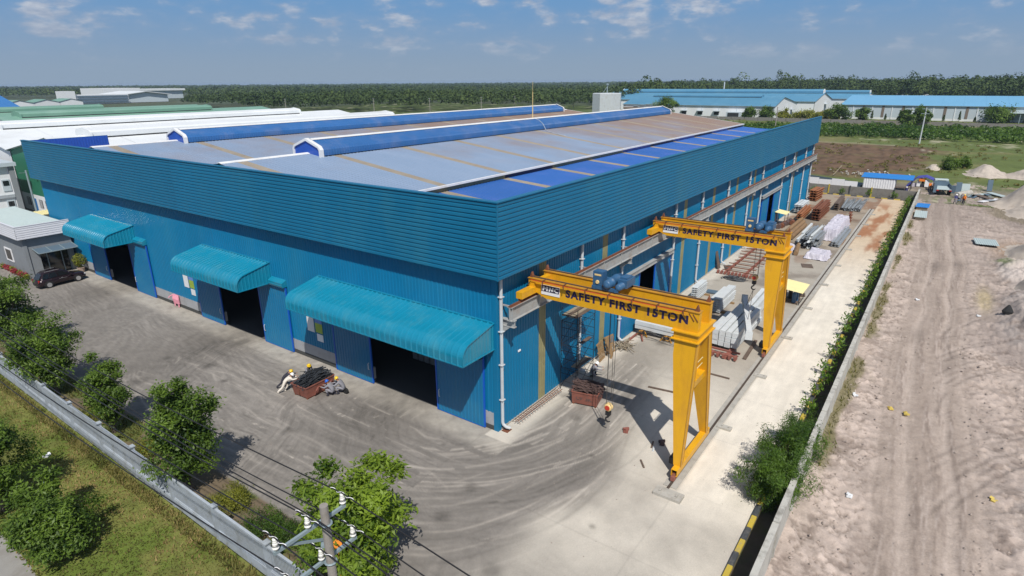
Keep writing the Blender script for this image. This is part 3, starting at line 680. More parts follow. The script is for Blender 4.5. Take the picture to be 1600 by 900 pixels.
blades(42000, (-21.5, -15.7), (-8, 44), .12, M['grass'], 'grass', lambda x, y: 1-.75*sst(fbm(x*.45, y*.45, 101), .45, .62), 1)
blades(26000, (-21.5, -15.7), (-8, 44), .17, M['grass_dry'], 'dry_grass', lambda x, y: sst(fbm(x*.45, y*.45, 101), .42, .62), 2)
blades(7000, (-16.3, -15.68), (-10, 60), .28, M['grass'], 'grass', None, 3)
blades(9000, (-8, 100), (-18.3, -16.95), .32, M['grass'], 'weeds', lambda x, y: .30*sst(fbm(x*.22, y*.5, 85)+.18*np.exp(-((y+17.2)/.5)**2), .60, .76)*sst(y, -18.2, -17.2), 4)
blades(6000, (-15.2, -12.6), (-5, 60), .3, M['grass'], 'weeds', lambda x, y: sst(fbm(x*.4, y*.4, 5), .45, .6), 5)

# stones and clods on the sand, grit on the yard edge
def stones(n, xr, yr, smin, smax, mat, name, z, seed, dens=None):
    r = np.random.default_rng(seed); x = r.uniform(*xr, n); y = r.uniform(*yr, n)
    if dens is not None: k = r.uniform(size=n) < dens(x, y); x, y = x[k], y[k]
    n = len(x); s = r.uniform(0, 1, n)**2.5*(smax-smin)+smin
    D = np.array([(1,0,0),(0,1,0),(-1,0,0),(0,-1,0),(0,0,.8),(0,0,-.5)], float)
    V = D[None]*r.uniform(.6, 1.2, (n, 6, 1))*s[:, None, None]; a = r.uniform(0, 6.28, n); ca, sa = np.cos(a)[:, None], np.sin(a)[:, None]
    X2 = V[..., 0]*ca-V[..., 1]*sa; Y2 = V[..., 0]*sa+V[..., 1]*ca; V = np.stack([X2+x[:, None], Y2+y[:, None], V[..., 2]+z], 2)
    T = np.array([(0,1,4),(1,2,4),(2,3,4),(3,0,4),(1,0,5),(2,1,5),(3,2,5),(0,3,5)])
    return tag(put(name, faces_mesh(name, V[:, T].reshape(-1, 3, 3), mat, None, 3)), kind='stuff')
M['stone'] = pm('stone', (.25,.21,.185), .9, var=.4, scale=3); M['clod'] = pm('clod', (.36,.30,.265), .95, var=.25, scale=3)
stones(1100, (-10, 60), (-33, -17.2), .02, .09, M['stone'], 'stones', .02, 801, lambda x, y: .25+.75*sst(fbm(x*.3, y*.3, 802), .45, .6)*sst(np.abs(y+21.7), 1.5, 3))
stones(5200, (-10, 60), (-33, -17.2), .02, .12, M['clod'], 'clods', .02, 803, lambda x, y: .15+.85*sst(fbm(x*.25, y*.25, 804), .42, .6)*sst(np.abs(y+21.7), 1.5, 3))
stones(900, (-14.5, 60), (-15, 26), .015, .05, M['stone'], 'grit', .005, 805, lambda x, y: np.where((x > -.3)&(y > -.3), 0, .3+.7*sst(fbm(x*.4, y*.4, 806), .5, .62)))

# ================================================================== MAIN FACTORY
F = thing('factory', 'large blue metal-clad factory with a deep ribbed parapet and pale blue double-gable roof', 'factory', (0,0,0))
LX, LY, PB, PT, OV = 93.8, 69.4, 10.32, 14.76, 0.68
def ribs(L, pitch=0.30, d=0.03, crest=0.07, slope=0.025, off=0.0):
    """trapezoid sheet profile along length L -> [(along, out)]"""
    p = [(0, 0)]; s = pitch*0.5+off
    while s+crest/2+slope < L:
        p += [(s-crest/2-slope, 0), (s-crest/2, d), (s+crest/2, d), (s+crest/2+slope, 0)]; s += pitch
    p.append((L, 0)); return p
def wall_sheet(y0, y1, z0, z1, x=0.0, pitch=0.30, d=0.03):   # faces -x
    m = MB(); m.sweep(ribs(y1-y0, pitch, d), lambda a,b,t: (x-b, y0+a, t), z0, z1); return m
def side_sheet(x0, x1, z0, z1, y=0.0, pitch=0.30, d=0.03):   # faces -y
    m = MB(); m.sweep(ribs(x1-x0, pitch, d), lambda a,b,t: (x0+a, y-b, t), z0, z1); return m
# front wall between its three door openings
OPEN = [(4.9, 11.4, 5.5), (24.7, 31.2, 5.5), (48.0, 54.6, 5.5)]
def wall_run(a, b):
    n = max(1, int(round((b-a)/4.8)))
    for k in range(n): wall_sheet(a+(b-a)*k/n, a+(b-a)*(k+1)/n, 1.22, 10.6).build('wall_panel', M['wall_blue'], F)
prev = 0.28
for (a, b, h) in OPEN:
    wall_run(prev, a)
    wall_sheet(a, b, h, 10.6).build('wall_panel', M['wall_blue'], F); prev = b
wall_run(prev, LY)
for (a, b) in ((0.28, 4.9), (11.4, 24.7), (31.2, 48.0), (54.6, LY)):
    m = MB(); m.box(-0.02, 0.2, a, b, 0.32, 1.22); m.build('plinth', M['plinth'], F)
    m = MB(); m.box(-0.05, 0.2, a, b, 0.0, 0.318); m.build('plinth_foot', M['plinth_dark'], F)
m = MB(); m.box(-0.06, 0.02, -0.06, 0.278, 0.0, 10.6); m.box(0.022, 0.28, -0.06, 0.02, 0.0, 10.6); m.build('corner_trim', M['wall_blue'], F)
# side wall: sheets between translucent strips, two doors
strips = [5.05, 13.85, 30.9, 39.5, 48.1, 56.0, 72.2, 80.4, 88.3]; sw = 0.42
cuts = [0.28]
for s in strips: cuts += [s-sw, s+sw]
cuts.append(LX)
SOPEN = [(20.2, 23.8, 5.3), (64.4, 67.6, 5.3)]
for i in range(0, len(cuts), 2):
    a, b = cuts[i], cuts[i+1]; seg = [(a, b, 0.0)]
    for (oa, ob, oh) in SOPEN:
        if a < oa and ob < b: seg = [(a, oa, 0.0), (oa, ob, oh), (ob, b, 0.0)]
    for (p, q, z) in seg: side_sheet(p, q, max(z, 0.12), 10.6).build('wall_panel', M['wall_blue'], F)
for s in strips:
    side_sheet(s-sw, s+sw, 0.12, 10.6, 0.0, 0.21, 0.022).build('light_strip', M['tan_strip'], F)
m = MB(); m.box(0.28, LX, -0.05, 0.1, 0.0, 0.118); m.build('wall_base', M['concrete'], F)
# far and back walls close the shell
m = MB(); m.box(LX-0.1, LX, 0.02, LY, 0, 12.4); m.build('back_wall', M['wall_blue'], F)
m = MB(); m.box(0.02, LX-0.102, LY-0.1, LY, 0, 12.4); m.build('far_wall', M['wall_blue'], F)
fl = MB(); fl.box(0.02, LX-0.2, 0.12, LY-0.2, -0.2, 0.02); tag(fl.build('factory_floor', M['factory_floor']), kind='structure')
# parapet: lapped horizontal siding, front and side, with cap and soffit
def siding(h, pitch=0.262, d=0.045):
    p = []; z = 0.0
    while z < h-0.02:
        p += [(z, 0.012), (z+pitch*0.16, d), (z+pitch*0.74, d*0.72), (min(z+pitch*0.84, h), 0.0)]; z += pitch
    p = [q for q in p if q[0] <= h]; p.append((h, 0.0)); return p
H = PT-PB
for k in range(6):                                             # front, in sheets butted along the wall
    y0 = -OV + k*(LY+2*OV)/6; y1 = -OV + (k+1)*(LY+2*OV)/6
    m = MB(); m.sweep(siding(H), lambda a,b,t: (-OV-b, t, PB+a), y0, y1); m.build('parapet_panel', M['parapet_blue'], F)
for k in range(8):
    x0 = -OV + k*(LX+OV)/8; x1 = -OV + (k+1)*(LX+OV)/8
    m = MB(); m.sweep(siding(H), lambda a,b,t: (t, -OV-b, PB+a), x0, x1); m.build('parapet_panel', M['parapet_blue'], F)
m = MB(); m.box(-OV-0.05, -OV+0.03, -OV-0.05, -OV+0.03, PB, PT); m.build('corner_trim', M['parapet_blue'], F)
m = MB(); m.box(-OV+0.031, -0.012, -OV+0.03, LY+OV, PB+0.02, PB+0.06); m.box(-0.01, LX, -OV+0.03, -0.035, PB+0.02, PB+0.06); m.build('soffit', M['parapet_blue'], F)
m = MB(); m.box(-OV-0.09, -OV+0.30, -OV-0.09, LY+OV, PT, PT+0.07); m.box(-OV+0.302, LX, -OV-0.09, -OV+0.30, PT, PT+0.068); m.build('parapet_cap', M['parapet_blue'], F)
# inner faces of the parapet
m = MB(); m.box(-OV+0.10, -OV+0.16, -OV+0.2, LY, PB+0.1, PT); m.box(-OV+0.2, LX, -OV+0.10, -OV+0.16, PB+0.1, PT); m.build('parapet_lining', M['deep_blue'], F)
m = MB(); m.sweep(ribs(8.9, 0.32, 0.03), lambda a,b,t: (-0.4+a, LY+0.2-b, t), 11.0, PT-0.05); m.build('parapet_return', M['deep_blue'], F)
m = MB(); m.box(-0.4, 8.52, LY+0.22, LY+0.45, 10.8, PT-0.03); m.build('parapet_return', M['parapet_blue'], F)
# roof slopes, one sheet per bay with tan light strips between
rs = [1.4, 9.75, 18.2, 26.4, 34.2, 42.6, 51.0, 59.2, 67.8, 76.0, 84.4]; hw = 0.45
def roof_slope(y0, z0, y1, z1, mat, smat, xa=-0.45, xb=93.6, d=0.035, pitch=0.42):
    dy, dz = y1-y0, z1-z0; L = math.hypot(dy, dz); ny, nz = -dz/L, dy/L
    if nz < 0: ny, nz = -ny, -nz
    f = lambda a, b, t, x0: (x0+a, y0+dy*t+ny*b, z0+dz*t+nz*b)
    ed = [xa]
    for s in rs: ed += [s-hw, s+hw]
    ed.append(xb)
    for i in range(0, len(ed), 2):
        x0, x1 = ed[i], ed[i+1]
        m = MB(); m.sweep(ribs(x1-x0, pitch, d), lambda a,b,t: f(a,b,t,x0), 0, 1); m.build('roof_panel', mat, F)
    for s in rs:
        m = MB(); m.sweep(ribs(2*hw, 0.3, 0.03), lambda a,b,t: f(a,b,t,s-hw), 0, 1); m.build('roof_light', smat, F)
R1, R2, VA, E1, E2 = (27.2, 14.95), (51.0, 14.95), (39.1, 13.5), (12.5, 13.1), (63.2, 13.35)
roof_slope(*E1, *R1, M['roof_main'], M['roof_tan']); roof_slope(*R1, *VA, M['roof_main'], M['roof_tan'])
roof_slope(*VA, *R2, M['roof_main'], M['roof_tan']); roof_slope(*R2, *E2, M['roof_main'], M['roof_tan'])
roof_slope(E2[0], E2[1]-.05, 69.0, 12.5, M['roof_main'], M['roof_tan'])
roof_slope(-0.45, 11.63, 12.62, 12.6, M['roof_low'], M['roof_tan'])
m = MB(); m.box(0.3, 93.7, 12.30, 12.52, 12.98, 13.14); m.build('eave_gutter', M['white_trim'], F)
cw = [0.3]+[s for s in rs]+[93.6]
for i in range(len(cw)-1):
    m = MB(); m.box(cw[i]+.002, cw[i+1]-.002, 12.60, 12.66, 12.45, 13.08)
    m.build('clerestory_panel', M['tan_strip'] if i in (1, 2, 4, 5) and i % 3 else M['navy'] if i % 2 else M['deep_blue'], F)
for (y, z) in (R1, R2):
    m = MB(); m.prism([(-.32,-.02),(0,.05),(.32,-.02),(.30,.03),(0,.11),(-.30,.03)], lambda a,b,t: (t, y+a, z+b), -.45, 93.6); m.build('ridge_cap', M['white_trim'], F)
m = MB(); m.box(0.3, 93.6, 38.8, 39.4, 13.42, 13.53); m.build('valley_gutter', M['galv'], F)
m = MB()                                                      # front and rear verge of the gables
for (ya, za, yb, zb) in ((12.5,13.1,27.2,14.95),(27.2,14.95,39.1,13.5),(39.1,13.5,51,14.95),(51,14.95,63.2,13.35)):
    m.prism([(ya,za-.9),(yb,zb-.9),(yb,zb+.045),(ya,za+.045)], lambda a,b,t: (t,a,b), 93.61, 93.75)
m.build('roof_verge', M['white_trim'], F)
# ridge monitors
def monitor(yc, x0, x1, zb):
    prof = [(-1.86, .30), (-1.86, 0.55), (-1.83, .80), (-1.66, 1.02), (0, 1.62), (1.66, 1.02), (1.83, .80), (1.86, .55), (1.86, .30)]
    v = MB(); n = int((x1-x0)/0.30)
    xsn = []
    for i in range(n):
        a = x0+(x1-x0)*i/n; p = (x1-x0)/n
        xsn += [(a, 0), (a+p*.58, 0), (a+p*.66, .035), (a+p*.92, .035)]
    xsn.append((x1, 0))
    vs = []
    for (x, o) in xsn:
        for (a, b) in prof: vs.append((x, yc+a*(1+o/1.9), zb+b+o*(0.8 if b > .9 else .0)))
    k = len(prof); fs = [(i*k+j, i*k+j+1, (i+1)*k+j+1, (i+1)*k+j) for i in range(len(xsn)-1) for j in range(k-1)]
    v.add(vs, fs); o = v.build('roof_vent', M['vent_blue'], F)
    for xe, d in ((x0, -1), (x1, 1)):
        e = MB(); e.prism([(-1.8,-.25),(1.8,-.25),(1.8,.8),(1.62,1.0),(0,1.58),(-1.62,1.0),(-1.8,.8)], lambda a,b,t: (t, yc+a, zb+b), xe-.04, xe+.04); e.build('end_panel', M['deep_blue'], o)
        t_ = MB(); outer = [(-1.98,-.28),(-1.98,.84),(-1.76,1.14),(0,1.78),(1.76,1.14),(1.98,.84),(1.98,-.28)]; inner = [(-1.78,-.28),(-1.78,.77),(-1.62,.99),(0,1.56),(1.62,.99),(1.78,.77),(1.78,-.28)]
        for j in range(6):
            q = [outer[j], outer[j+1], inner[j+1], inner[j]]
            t_.prism(q, lambda a,b,t: (t, yc+a, zb+b), xe+d*.045, xe+d*.17+(.20 if d < 0 else -.20)*0)
            t_.prism([outer[j], outer[j+1], (outer[j+1][0]*.985, outer[j+1][1]-.03), (outer[j][0]*.985, outer[j][1]-.03)], lambda a,b,t: (t, yc+a, zb+b), xe-d*.22, xe+d*.043)
        t_.build('vent_trim', M['white_trim'], o)
    u = MB(); u.box(x0+.1, x1-.1, yc-1.6, yc+1.6, zb-.25, zb+.55); u.build('vent_curb', M['navy'], o)
    r = MB(); r.prism([(-.25,-.05),(0,.05),(.25,-.05),(0,.09)], lambda a,b,t: (t, yc+a, zb+1.64+b), x0+.4, x1-.4); r.build('ridge_cap', M['white_trim'], o)
monitor(27.2, 8.0, 89.8, 14.52); monitor(51.0, 8.2, 89.5, 14.52)
# lightning rod with its cable on the monitor
m = MB(); m.tube([(44.6,27.2,16.1),(44.6,27.2,17.7)], .07, 8); m.tube([(44.6,27.2,17.7),(44.6,27.2,19.6)], .045, 6); m.tube([(44.6,27.2,19.6),(44.6,27.2,20.95)], .02, 6)
m.build('lightning_rod', M['hook_cream'], F)
m = MB(); m.tube([(44.8,27.0,16.15),(44.7,26.2,15.95),(44.3,25.3,15.5),(44.0,24.6,14.72),(43.2,22.6,14.44),(43.0,21,14.24)], .03, 5); m.build('lightning_cable', M['pipe_white'], F)

# canopies over the doors
def canopy(y0, y1):
    zb, zt, dep = 5.68, 7.36, 3.02
    prof = [(0, zt), (-2.36, 6.86)]
    for k in range(1, 9):
        t = k/8*math.pi*0.5; prof.append((-2.36-0.66*math.sin(t), 6.86-0.12*math.sin(t)-0.62*(1-math.cos(t))))
    prof.append((-dep, zb))
    n = int(round((y1-y0)/0.46)); ysn = []; p = (y1-y0)/n
    for i in range(n):
        a = y0+p*i; ysn += [(a+p*.06, .0), (a+p*.66, .0), (a+p*.76, .06), (a+p*.92, .06)]
    vs = []; k = len(prof)
    nr = []
    for j in range(k):
        a, b = prof[max(j-1,0)], prof[min(j+1,k-1)]; dx, dz = b[0]-a[0], b[1]-a[1]; L = math.hypot(dx, dz); nr.append((dz/L, -dx/L))
    for (y, o) in ysn:
        for j, (a, b) in enumerate(prof): vs.append((a+nr[j][0]*o, y, b+nr[j][1]*o))
    fs = [(i*k+j, i*k+j+1, (i+1)*k+j+1, (i+1)*k+j) for i in range(len(ysn)-1) for j in range(k-1)]
    m = MB(); m.add(vs, fs); cn = m.build('canopy', M['canopy_blue'], F)
    for ye, s in ((y0+.02, -1), (y1-.04, 1)):                 # cheeks
        def top(x):
            x = -x
            if x <= 2.36: return zt-(zt-6.86)*x/2.36
            t = math.asin(min(1, (x-2.36)/.66)); return 6.86-.12*math.sin(t)-.62*(1-math.cos(t))
        L = dep-.02; pr = ribs(L, .30, .028); vv = []
        for (a, b) in pr: vv += [(-a, ye+s*b, zb), (-a, ye+s*b, top(-a)-.015)]
        m = MB(); m.add(vv, [(2*i, 2*i+2, 2*i+3, 2*i+1) for i in range(len(pr)-1)]); m.build('cheek_panel', M['canopy_blue'], cn)
        m = MB()
        for j in range(k-1):
            a, b = prof[j], prof[j+1]
            m.bar((a[0], ye+s*.03, a[1]+.03), (b[0], ye+s*.03, b[1]+.03), .09, .05)
        m.bar((0, ye+s*.03, zb), (-dep, ye+s*.03, zb), .07, .07); m.build('edge_flashing', M['canopy_blue'], cn)
    m = MB(); m.bar((-dep, y0, zb), (-dep, y1, zb), .07, .07); m.bar((-.06, y0, zt+.04), (-.06, y1, zt+.04), .16, .06); m.build('edge_flashing', M['canopy_blue'], cn)
    m = MB(); m.box(-dep+.06, -.02, y0+.05, y1-.05, zb+.02, zb+.06)
    for y in np.arange(y0+1, y1, 2.6): m.bar((-.05, y, zb-.02), (-dep+.1, y, zb-.02), .08, .1)
    m.build('canopy_frame', M['door_blue'], cn)
canopy(0.15, 16.6); canopy(22.8, 33.0); canopy(46.3, 56.3)
# sliding doors, each on the outside of the wall, and their track covers
def sliding_door(y0, y1, lead, h=5.56, x=-.16):
    m = wall_sheet(y0, y1, 0.07, h, x); d = m.build('sliding_door', M['door_blue'], F)
    e = MB()
    for y in (y0, y1): e.box(x-.035, x+.07, y-.05, y+.05, .05, h+.02)
    e.box(x-.02, x+.05, y0+.051, y1-.051, .03, .069); e.box(x-.02, x+.05, y0+.051, y1-.051, h, h+.06); e.build('door_frame', M['edge_blue'], d)
    hb = MB(); hb.tube([(x-.05,lead,1.1),(x-.13,lead,1.15),(x-.13,lead,1.6),(x-.05,lead,1.65)], .025, 6); hb.build('door_handle', M['pale_steel'], d)
for (a, b, c_, d_) in ((0.95,4.95,11.35,15.4), (20.9,24.75,31.15,35.0), (44.1,48.05,54.55,58.5)):
    sliding_door(a, b, b-.25); sliding_door(c_, d_, c_+.25)
def track(p0, p1, lo, hi):
    m = MB(); m.prism([(0,lo),(-.42,lo),(-.46,lo+.16),(-.44,lo+.2),(-.44,lo+.36),(0,hi)], lambda a,b,t: (a,t,b), p0, p1); m.build('track_cover', M['canopy_blue'], F)
track(20.85, 22.75, 5.66, 6.24); track(44.05, 46.25, 5.66, 6.24)
# side doors
def side_door(x0, x1, lead):
    m = side_sheet(x0, x1, .07, 5.35, -.14); d = m.build('sliding_door', M['door_blue'], F)
    e = MB()
    for x in (x0, x1): e.box(x-.05, x+.05, -.19, -.08, .05, 5.36)
    e.box(x0+.051, x1-.051, -.185, -.08, 5.30, 5.36)
    e.build('door_frame', M['edge_blue'], d)
side_door(16.95, 20.35, 20.1); side_door(23.75, 27.3, 24); side_door(60.8, 64.5, 64.2); side_door(67.5, 71.1, 68)
for (a, b) in ((16.6, 27.7), (60.4, 71.4)):
    m = MB(); m.bar((a,-.30,5.62), (b,-.30,5.62), .12, .26); m.box(a, b, -.42, -.05, 5.755, 5.80); m.box(a, b, -.40, -.05, 5.44, 5.488); m.build('door_track', M['grey_steel'], F)
# downpipes with their shoes
pipes = [0.22, 9.9, 16.62, 27.85, 35.3, 44.1, 53.0, 59.3, 71.3, 78.0, 87.0, 93.45]
for i, x in enumerate(pipes):
    m = MB(); m.tube([(x,-.20,10.3),(x,-.20,.62),(x+.02,-.24,.48),(x+.10,-.42,.30),(x+.24,-.62,.22)], .105, 8)
    for z in (2.2, 4.6, 6.8, 9.0): m.box(x-.16, x+.16, -.34, -.04, z, z+.05)
    m.build('downpipe', M['pipe_white'], F)
m = MB(); m.box(.16, .66, -.60, -.14, .0, .035); m.build('drain_grate', M['rust'], F)
# crane runway on brackets along the side wall
ru = MB(); Z0, Z1 = 7.60, 8.48; yc = -.78
ru.box(.25, 93.4, yc-.17, yc+.17, Z1-.04, Z1); ru.box(.25, 93.4, yc-.17, yc+.17, Z0, Z0+.04); ru.box(.25, 93.4, yc-.03, yc+.03, Z0+.04, Z1-.04)
for x in np.arange(.4, 93.4, 2.9): ru.box(x-.01, x+.01, yc-.16, yc+.16, Z0+.042, Z1-.042)
rw = ru.build('crane_runway', M['grey_steel'], F)
m = MB(); m.box(.25, 93.4, yc-.05, yc+.05, Z1+.002, Z1+.10); m.box(.25, 93.4, yc-.13, yc+.13, Z1+.002, Z1+.02); m.build('runway_rail', M['rust'], rw)
for x in pipes:
    m = MB(); x1 = max(x, .55) if x < 90 else 93.1
    m.box(x1-.14, x1+.14, yc-.22, -.04, Z0-.46, Z0-.42); m.box(x1-.14, x1+.14, yc-.22, -.04, Z0-.05, Z0-.003); m.box(x1-.02, x1+.02, yc-.20, -.04, Z0-.42, Z0-.05)
    m.add([(x1-.12,-.045,Z0-1.0),(x1+.12,-.045,Z0-1.0),(x1+.12,-.045,Z0-.46),(x1-.12,-.045,Z0-.46),(x1-.12,yc+.1,Z0-.462),(x1+.12,yc+.1,Z0-.462)], [(0,1,5,4),(3,2,1,0),(0,4,3),(1,2,5),(2,3,4,5)])
    m.build('runway_bracket', M['grey_steel'], rw)
    m = MB(); m.box(x1-.05, x1+.05, yc+.18, -.04, Z1-.10, Z1-.02); m.build('runway_tie', M['grey_steel'], rw)
m = MB(); m.rbox((2.3,-.05,4.75), (.26,.05,.12)); m.build('wall_lamp', M['white_paint'], F)
m = MB(); m.box(-.5,-.06,.95,1.2,4.9,5.1); m.bar((-.06,1.05,5.0),(-.55,1.0,5.25),.06,.06); m.build('bracket_arm', M['black_steel'], F)
# inside: columns and stock one can just make out
for x in (8, 22, 36):
    for y in (12.6, 39.1):
        m = MB(); m.box(x-.15, x+.15, y-.2, y+.2, .02, 12.3); m.build('column', M['inner_grey'], F)
for k in range(4):
    s_ = MB(); s_.box(4.2, 15, 9.2+k*.62, 9.7+k*.62, .3, 1.0); tag(s_.build('steel_beam', M['galv']), 'grey steel beam lying on the floor inside the nearest factory doorway', 'steel beam', 'beams inside the doorway')

# posters on the front wall
def poster(y, z, w, h, mat, label, rel=None):
    m = MB(); m.box(-.055, -.035, y-w/2, y+w/2, z-h/2, z+h/2); o = m.build('poster', mat); o.location = (0,0,0); tag(o, label, 'poster', 'posters on the front wall')
    return o
def banner(y, z, w, h, label):
    o = thing('poster', label, 'poster', (-.04, y, z), 0, 'posters on the front wall')
    m = MB(); m.box(-.012, 0, -w/2, w/2, h*.12, h/2); m.build('picture_top', M['poster_blue'], o)
    m = MB(); m.box(-.0125, 0, -w/2, w/2, -h/2, h*.119); m.build('picture', M['poster_green'], o)
for (y, nm) in ((18.3, 'near the loaded red skip and workers'), (37.3, 'beside the middle canopy')):
    poster(y, 3.15, .85, 1.35, M['paper'], 'plain white notice sheet on the blue wall, '+nm)
    banner(y-1.0, 3.2, .85, 1.3, 'green and blue picture poster on the blue wall, '+nm)
    poster(y-1.05, 2.15, .75, .6, M['paper'], 'small white sheet below the picture poster, '+nm)

# ================================================================== GANTRY CRANES
def text_mesh(s, size, bold=0.02, italic=0.0, spacing=1.0, extr=0.004):
    cu = bpy.data.curves.new('lettering', 'FONT'); cu.body = s; cu.size = size; cu.offset = bold; cu.extrude = extr
    cu.shear = italic; cu.space_character = spacing; cu.align_x = 'LEFT'; cu.resolution_u = 3
    o = bpy.data.objects.new('lettering', cu); COL.objects.link(o); bpy.context.view_layer.update()
    me = bpy.data.meshes.new_from_object(o.evaluated_get(bpy.context.evaluated_depsgraph_get()))
    bpy.data.objects.remove(o); bpy.data.curves.remove(cu); return me
def put_text(s, y0, z0, width, height, x, mat, par, name='lettering', **k):
    me = text_mesh(s, 1.0, **k); co = np.empty(len(me.vertices)*3, np.float32); me.vertices.foreach_get('co', co); co = co.reshape(-1, 3)
    mn, mx = co.min(0), co.max(0); out = np.empty_like(co)
    out[:, 0] = x-(co[:, 2]-mn[2])*0.5; out[:, 1] = y0-(co[:, 0]-mn[0])/(mx[0]-mn[0])*width; out[:, 2] = z0+(co[:, 1]-mn[1])/(mx[1]-mn[1])*height
    fs = [tuple(p.vertices) for p in me.polygons]; root = list(range(len(out)))
    def find(i):
        while root[i] != i: root[i] = root[root[i]]; i = root[i]
        return i
    for f in fs:
        for i in f[1:]: root[find(i)] = find(f[0])
    isl = {}
    for f in fs: isl.setdefault(find(f[0]), []).append(f)
    for fl in isl.values():                                   # one object per letter
        ids = sorted({i for f in fl for i in f}); mp = {i: k for k, i in enumerate(ids)}
        m = MB(); m.add([out[i] for i in ids], [tuple(mp[i] for i in f) for f in fl]); m.build('letter', mat, par)
def make_crane(loc, label, hoist_y, block_z):
    C_ = thing('gantry_crane', label, 'gantry crane', loc, 0, 'yellow gantry cranes over the side yard')
    ZT, ZB = 9.60, 8.46
    for gx in (2.80, 4.54):
        m = MB()
        out = [(-.42, 8.95), (-.42, ZT-.04), (-11.08, ZT-.04), (-11.08, ZB-.06), (-9.5, ZB), (-1.7, ZB)]
        m.prism(out, lambda a,b,t: (t,a,b), gx, gx+.40)
        g = m.build('girder', M['yellow_paint'], C_)
        m = MB(); m.box(gx-.06, gx+.46, -11.12, -.38, ZT-.038, ZT); m.build('top_flange', M['yellow_top'], g)
        m = MB(); m.box(gx+.17, gx+.23, -10.9, -.6, ZT+.002, ZT+.07); m.build('trolley_rail', M['rail_steel'], g)
        m = MB()
        for y in (-.55, -10.9): m.add([(gx+.1,y-.12,ZT),(gx+.3,y-.12,ZT),(gx+.3,y+.12,ZT),(gx+.1,y+.12,ZT),(gx+.1,y,ZT+.34),(gx+.3,y,ZT+.34)], [(0,1,5,4),(2,3,4,5),(0,4,3),(1,2,5)])
        m.build('buffer_stop', M['rust'], g)
        m = MB()
        for y in (-1.35, -9.55): m.box(gx-.012, gx+.412, y-.012, y+.012, ZB+.03, ZT-.05)
        m.build('stiffener', M['yellow_paint'], g)
    m = MB(); m.box(1.25, 5.95, -1.0, -.56, 8.72, 9.12); m.box(2.6, 5.2, -.95, -.60, 9.12, 9.4); m.build('end_carriage', M['yellow_paint'], C_)
    for x in (1.45, 5.75):
        m = MB(); m.lathe([(.06,-.1),(.2,-.1),(.2,-.05),(.16,-.05),(.16,.05),(.2,.05),(.2,.1),(.06,.1)], (x,-.78,8.74), 14, 'Y'); m.build('wheel', M['rust'], C_)
    # head beam with its two rims on top of the portal leg
    m = MB(); m.box(2.62, 5.12, -11.16, -9.86, 8.0, 8.39); m.build('head_beam', M['yellow_paint'], C_)
    for z in (7.94, 8.39):
        m = MB(); m.box(2.50, 5.24, -11.28, -9.74, z, z+.06); m.build('head_flange', M['yellow_paint'], C_)
    for (bx0, bx1, tx0, tx1) in ((1.95, 2.25, 2.66, 3.20), (6.15, 6.45, 4.54, 5.08)):
        m = MB(); zb, zt = .74, 7.94
        v = [(bx0,-11.14,zb),(bx1,-11.14,zb),(bx1,-10.72,zb),(bx0,-10.72,zb),(tx0,-11.14,zt),(tx1,-11.14,zt),(tx1,-9.92,zt),(tx0,-9.92,zt)]
        km = .12
        def q(i, f):
            a, b = Vector(v[i]), Vector(v[i+4]); return a.lerp(b, f)
        vs = v[:4]+[tuple(q(i, 1-km)) for i in range(4)]
        tops = [(tx0,-11.14,zt),(tx1,-11.14,zt),(tx1,-9.92,zt),(tx0,-9.92,zt)]
        vs[6] = (vs[6][0], -9.94, vs[6][2]); vs[7] = (vs[7][0], -9.94, vs[7][2])
        m.add(vs+tops, [(3,2,1,0),(0,1,5,4),(1,2,6,5),(2,3,7,6),(3,0,4,7),(4,5,9,8),(5,6,10,9),(6,7,11,10),(7,4,8,11),(8,9,10,11)])
        l = m.build('leg', M['yellow_paint'], C_)
        e = MB()
        for i in (0, 1): 
            a, b = q(i, 0), q(i, 1); e.bar(a, b, .045, .045)
        e.build('leg_edge', M['yellow_top'], l)
    m = MB(); m.box(2.5, 5.45, -11.0, -10.45, 4.95, 5.32); m.build('cross_tie', M['yellow_paint'], C_)
    m = MB()
    for z in (6.1, 6.45): m.bar((3.3,-11.0,z), (4.4,-11.0,z), .03, .03)
    m.build('ladder_rung', M['tan_cream'], C_)
    # sill beam: open square tube at its near end
    m = MB(); y0, y1, z0, z1 = -11.13, -10.78, .34, .74
    m.box(1.5, 6.9, y0, y1, z0, z0+.03); m.box(1.5, 6.9, y0, y1, z1-.03, z1); m.box(1.5, 6.9, y0, y0+.03, z0+.031, z1-.031); m.box(1.5, 6.9, y1-.03, y1, z0+.031, z1-.031)
    sl = m.build('sill_beam', M['yellow_paint'], C_)
    m = MB(); m.box(1.75, 6.7, y0+.04, y1-.04, z0+.04, z1-.04); m.build('tube_inside', M['dark_void'], sl)
    for x in (1.55, 6.85):
        m = MB(); m.box(x-.28, x+.28, -11.06, -10.86, .16, .42); m.build('wheel_truck', M['rust_pink'], sl)
        m = MB(); m.lathe([(.05,-.08),(.19,-.08),(.19,.08),(.05,.08)], (x,-10.96,.31), 14, 'Y'); m.build('wheel', M['rust'], sl)
    m = MB(); m.box(2.4, 3.1, -10.72, -10.3, .42, .8); m.lathe([(.0,0),(.16,.0),(.16,.5),(.0,.5)], (3.1,-10.55,.62), 10, 'X'); m.build('travel_motor', M['black_steel'], sl)
    # festoon track and its cable along the near girder
    m = MB(); m.box(2.56, 2.66, -10.55, -.75, ZT-.15, ZT-.06); t = m.build('festoon_track', M['orange_track'], C_)
    m = MB()
    for y in np.arange(-1.6, -10.6, -1.45): m.bar((2.85,y,ZT+.03), (2.52,y,ZT+.05), .05, .05); m.bar((2.53,y,ZT+.05), (2.50,y-.03,ZT-.20), .045, .045)
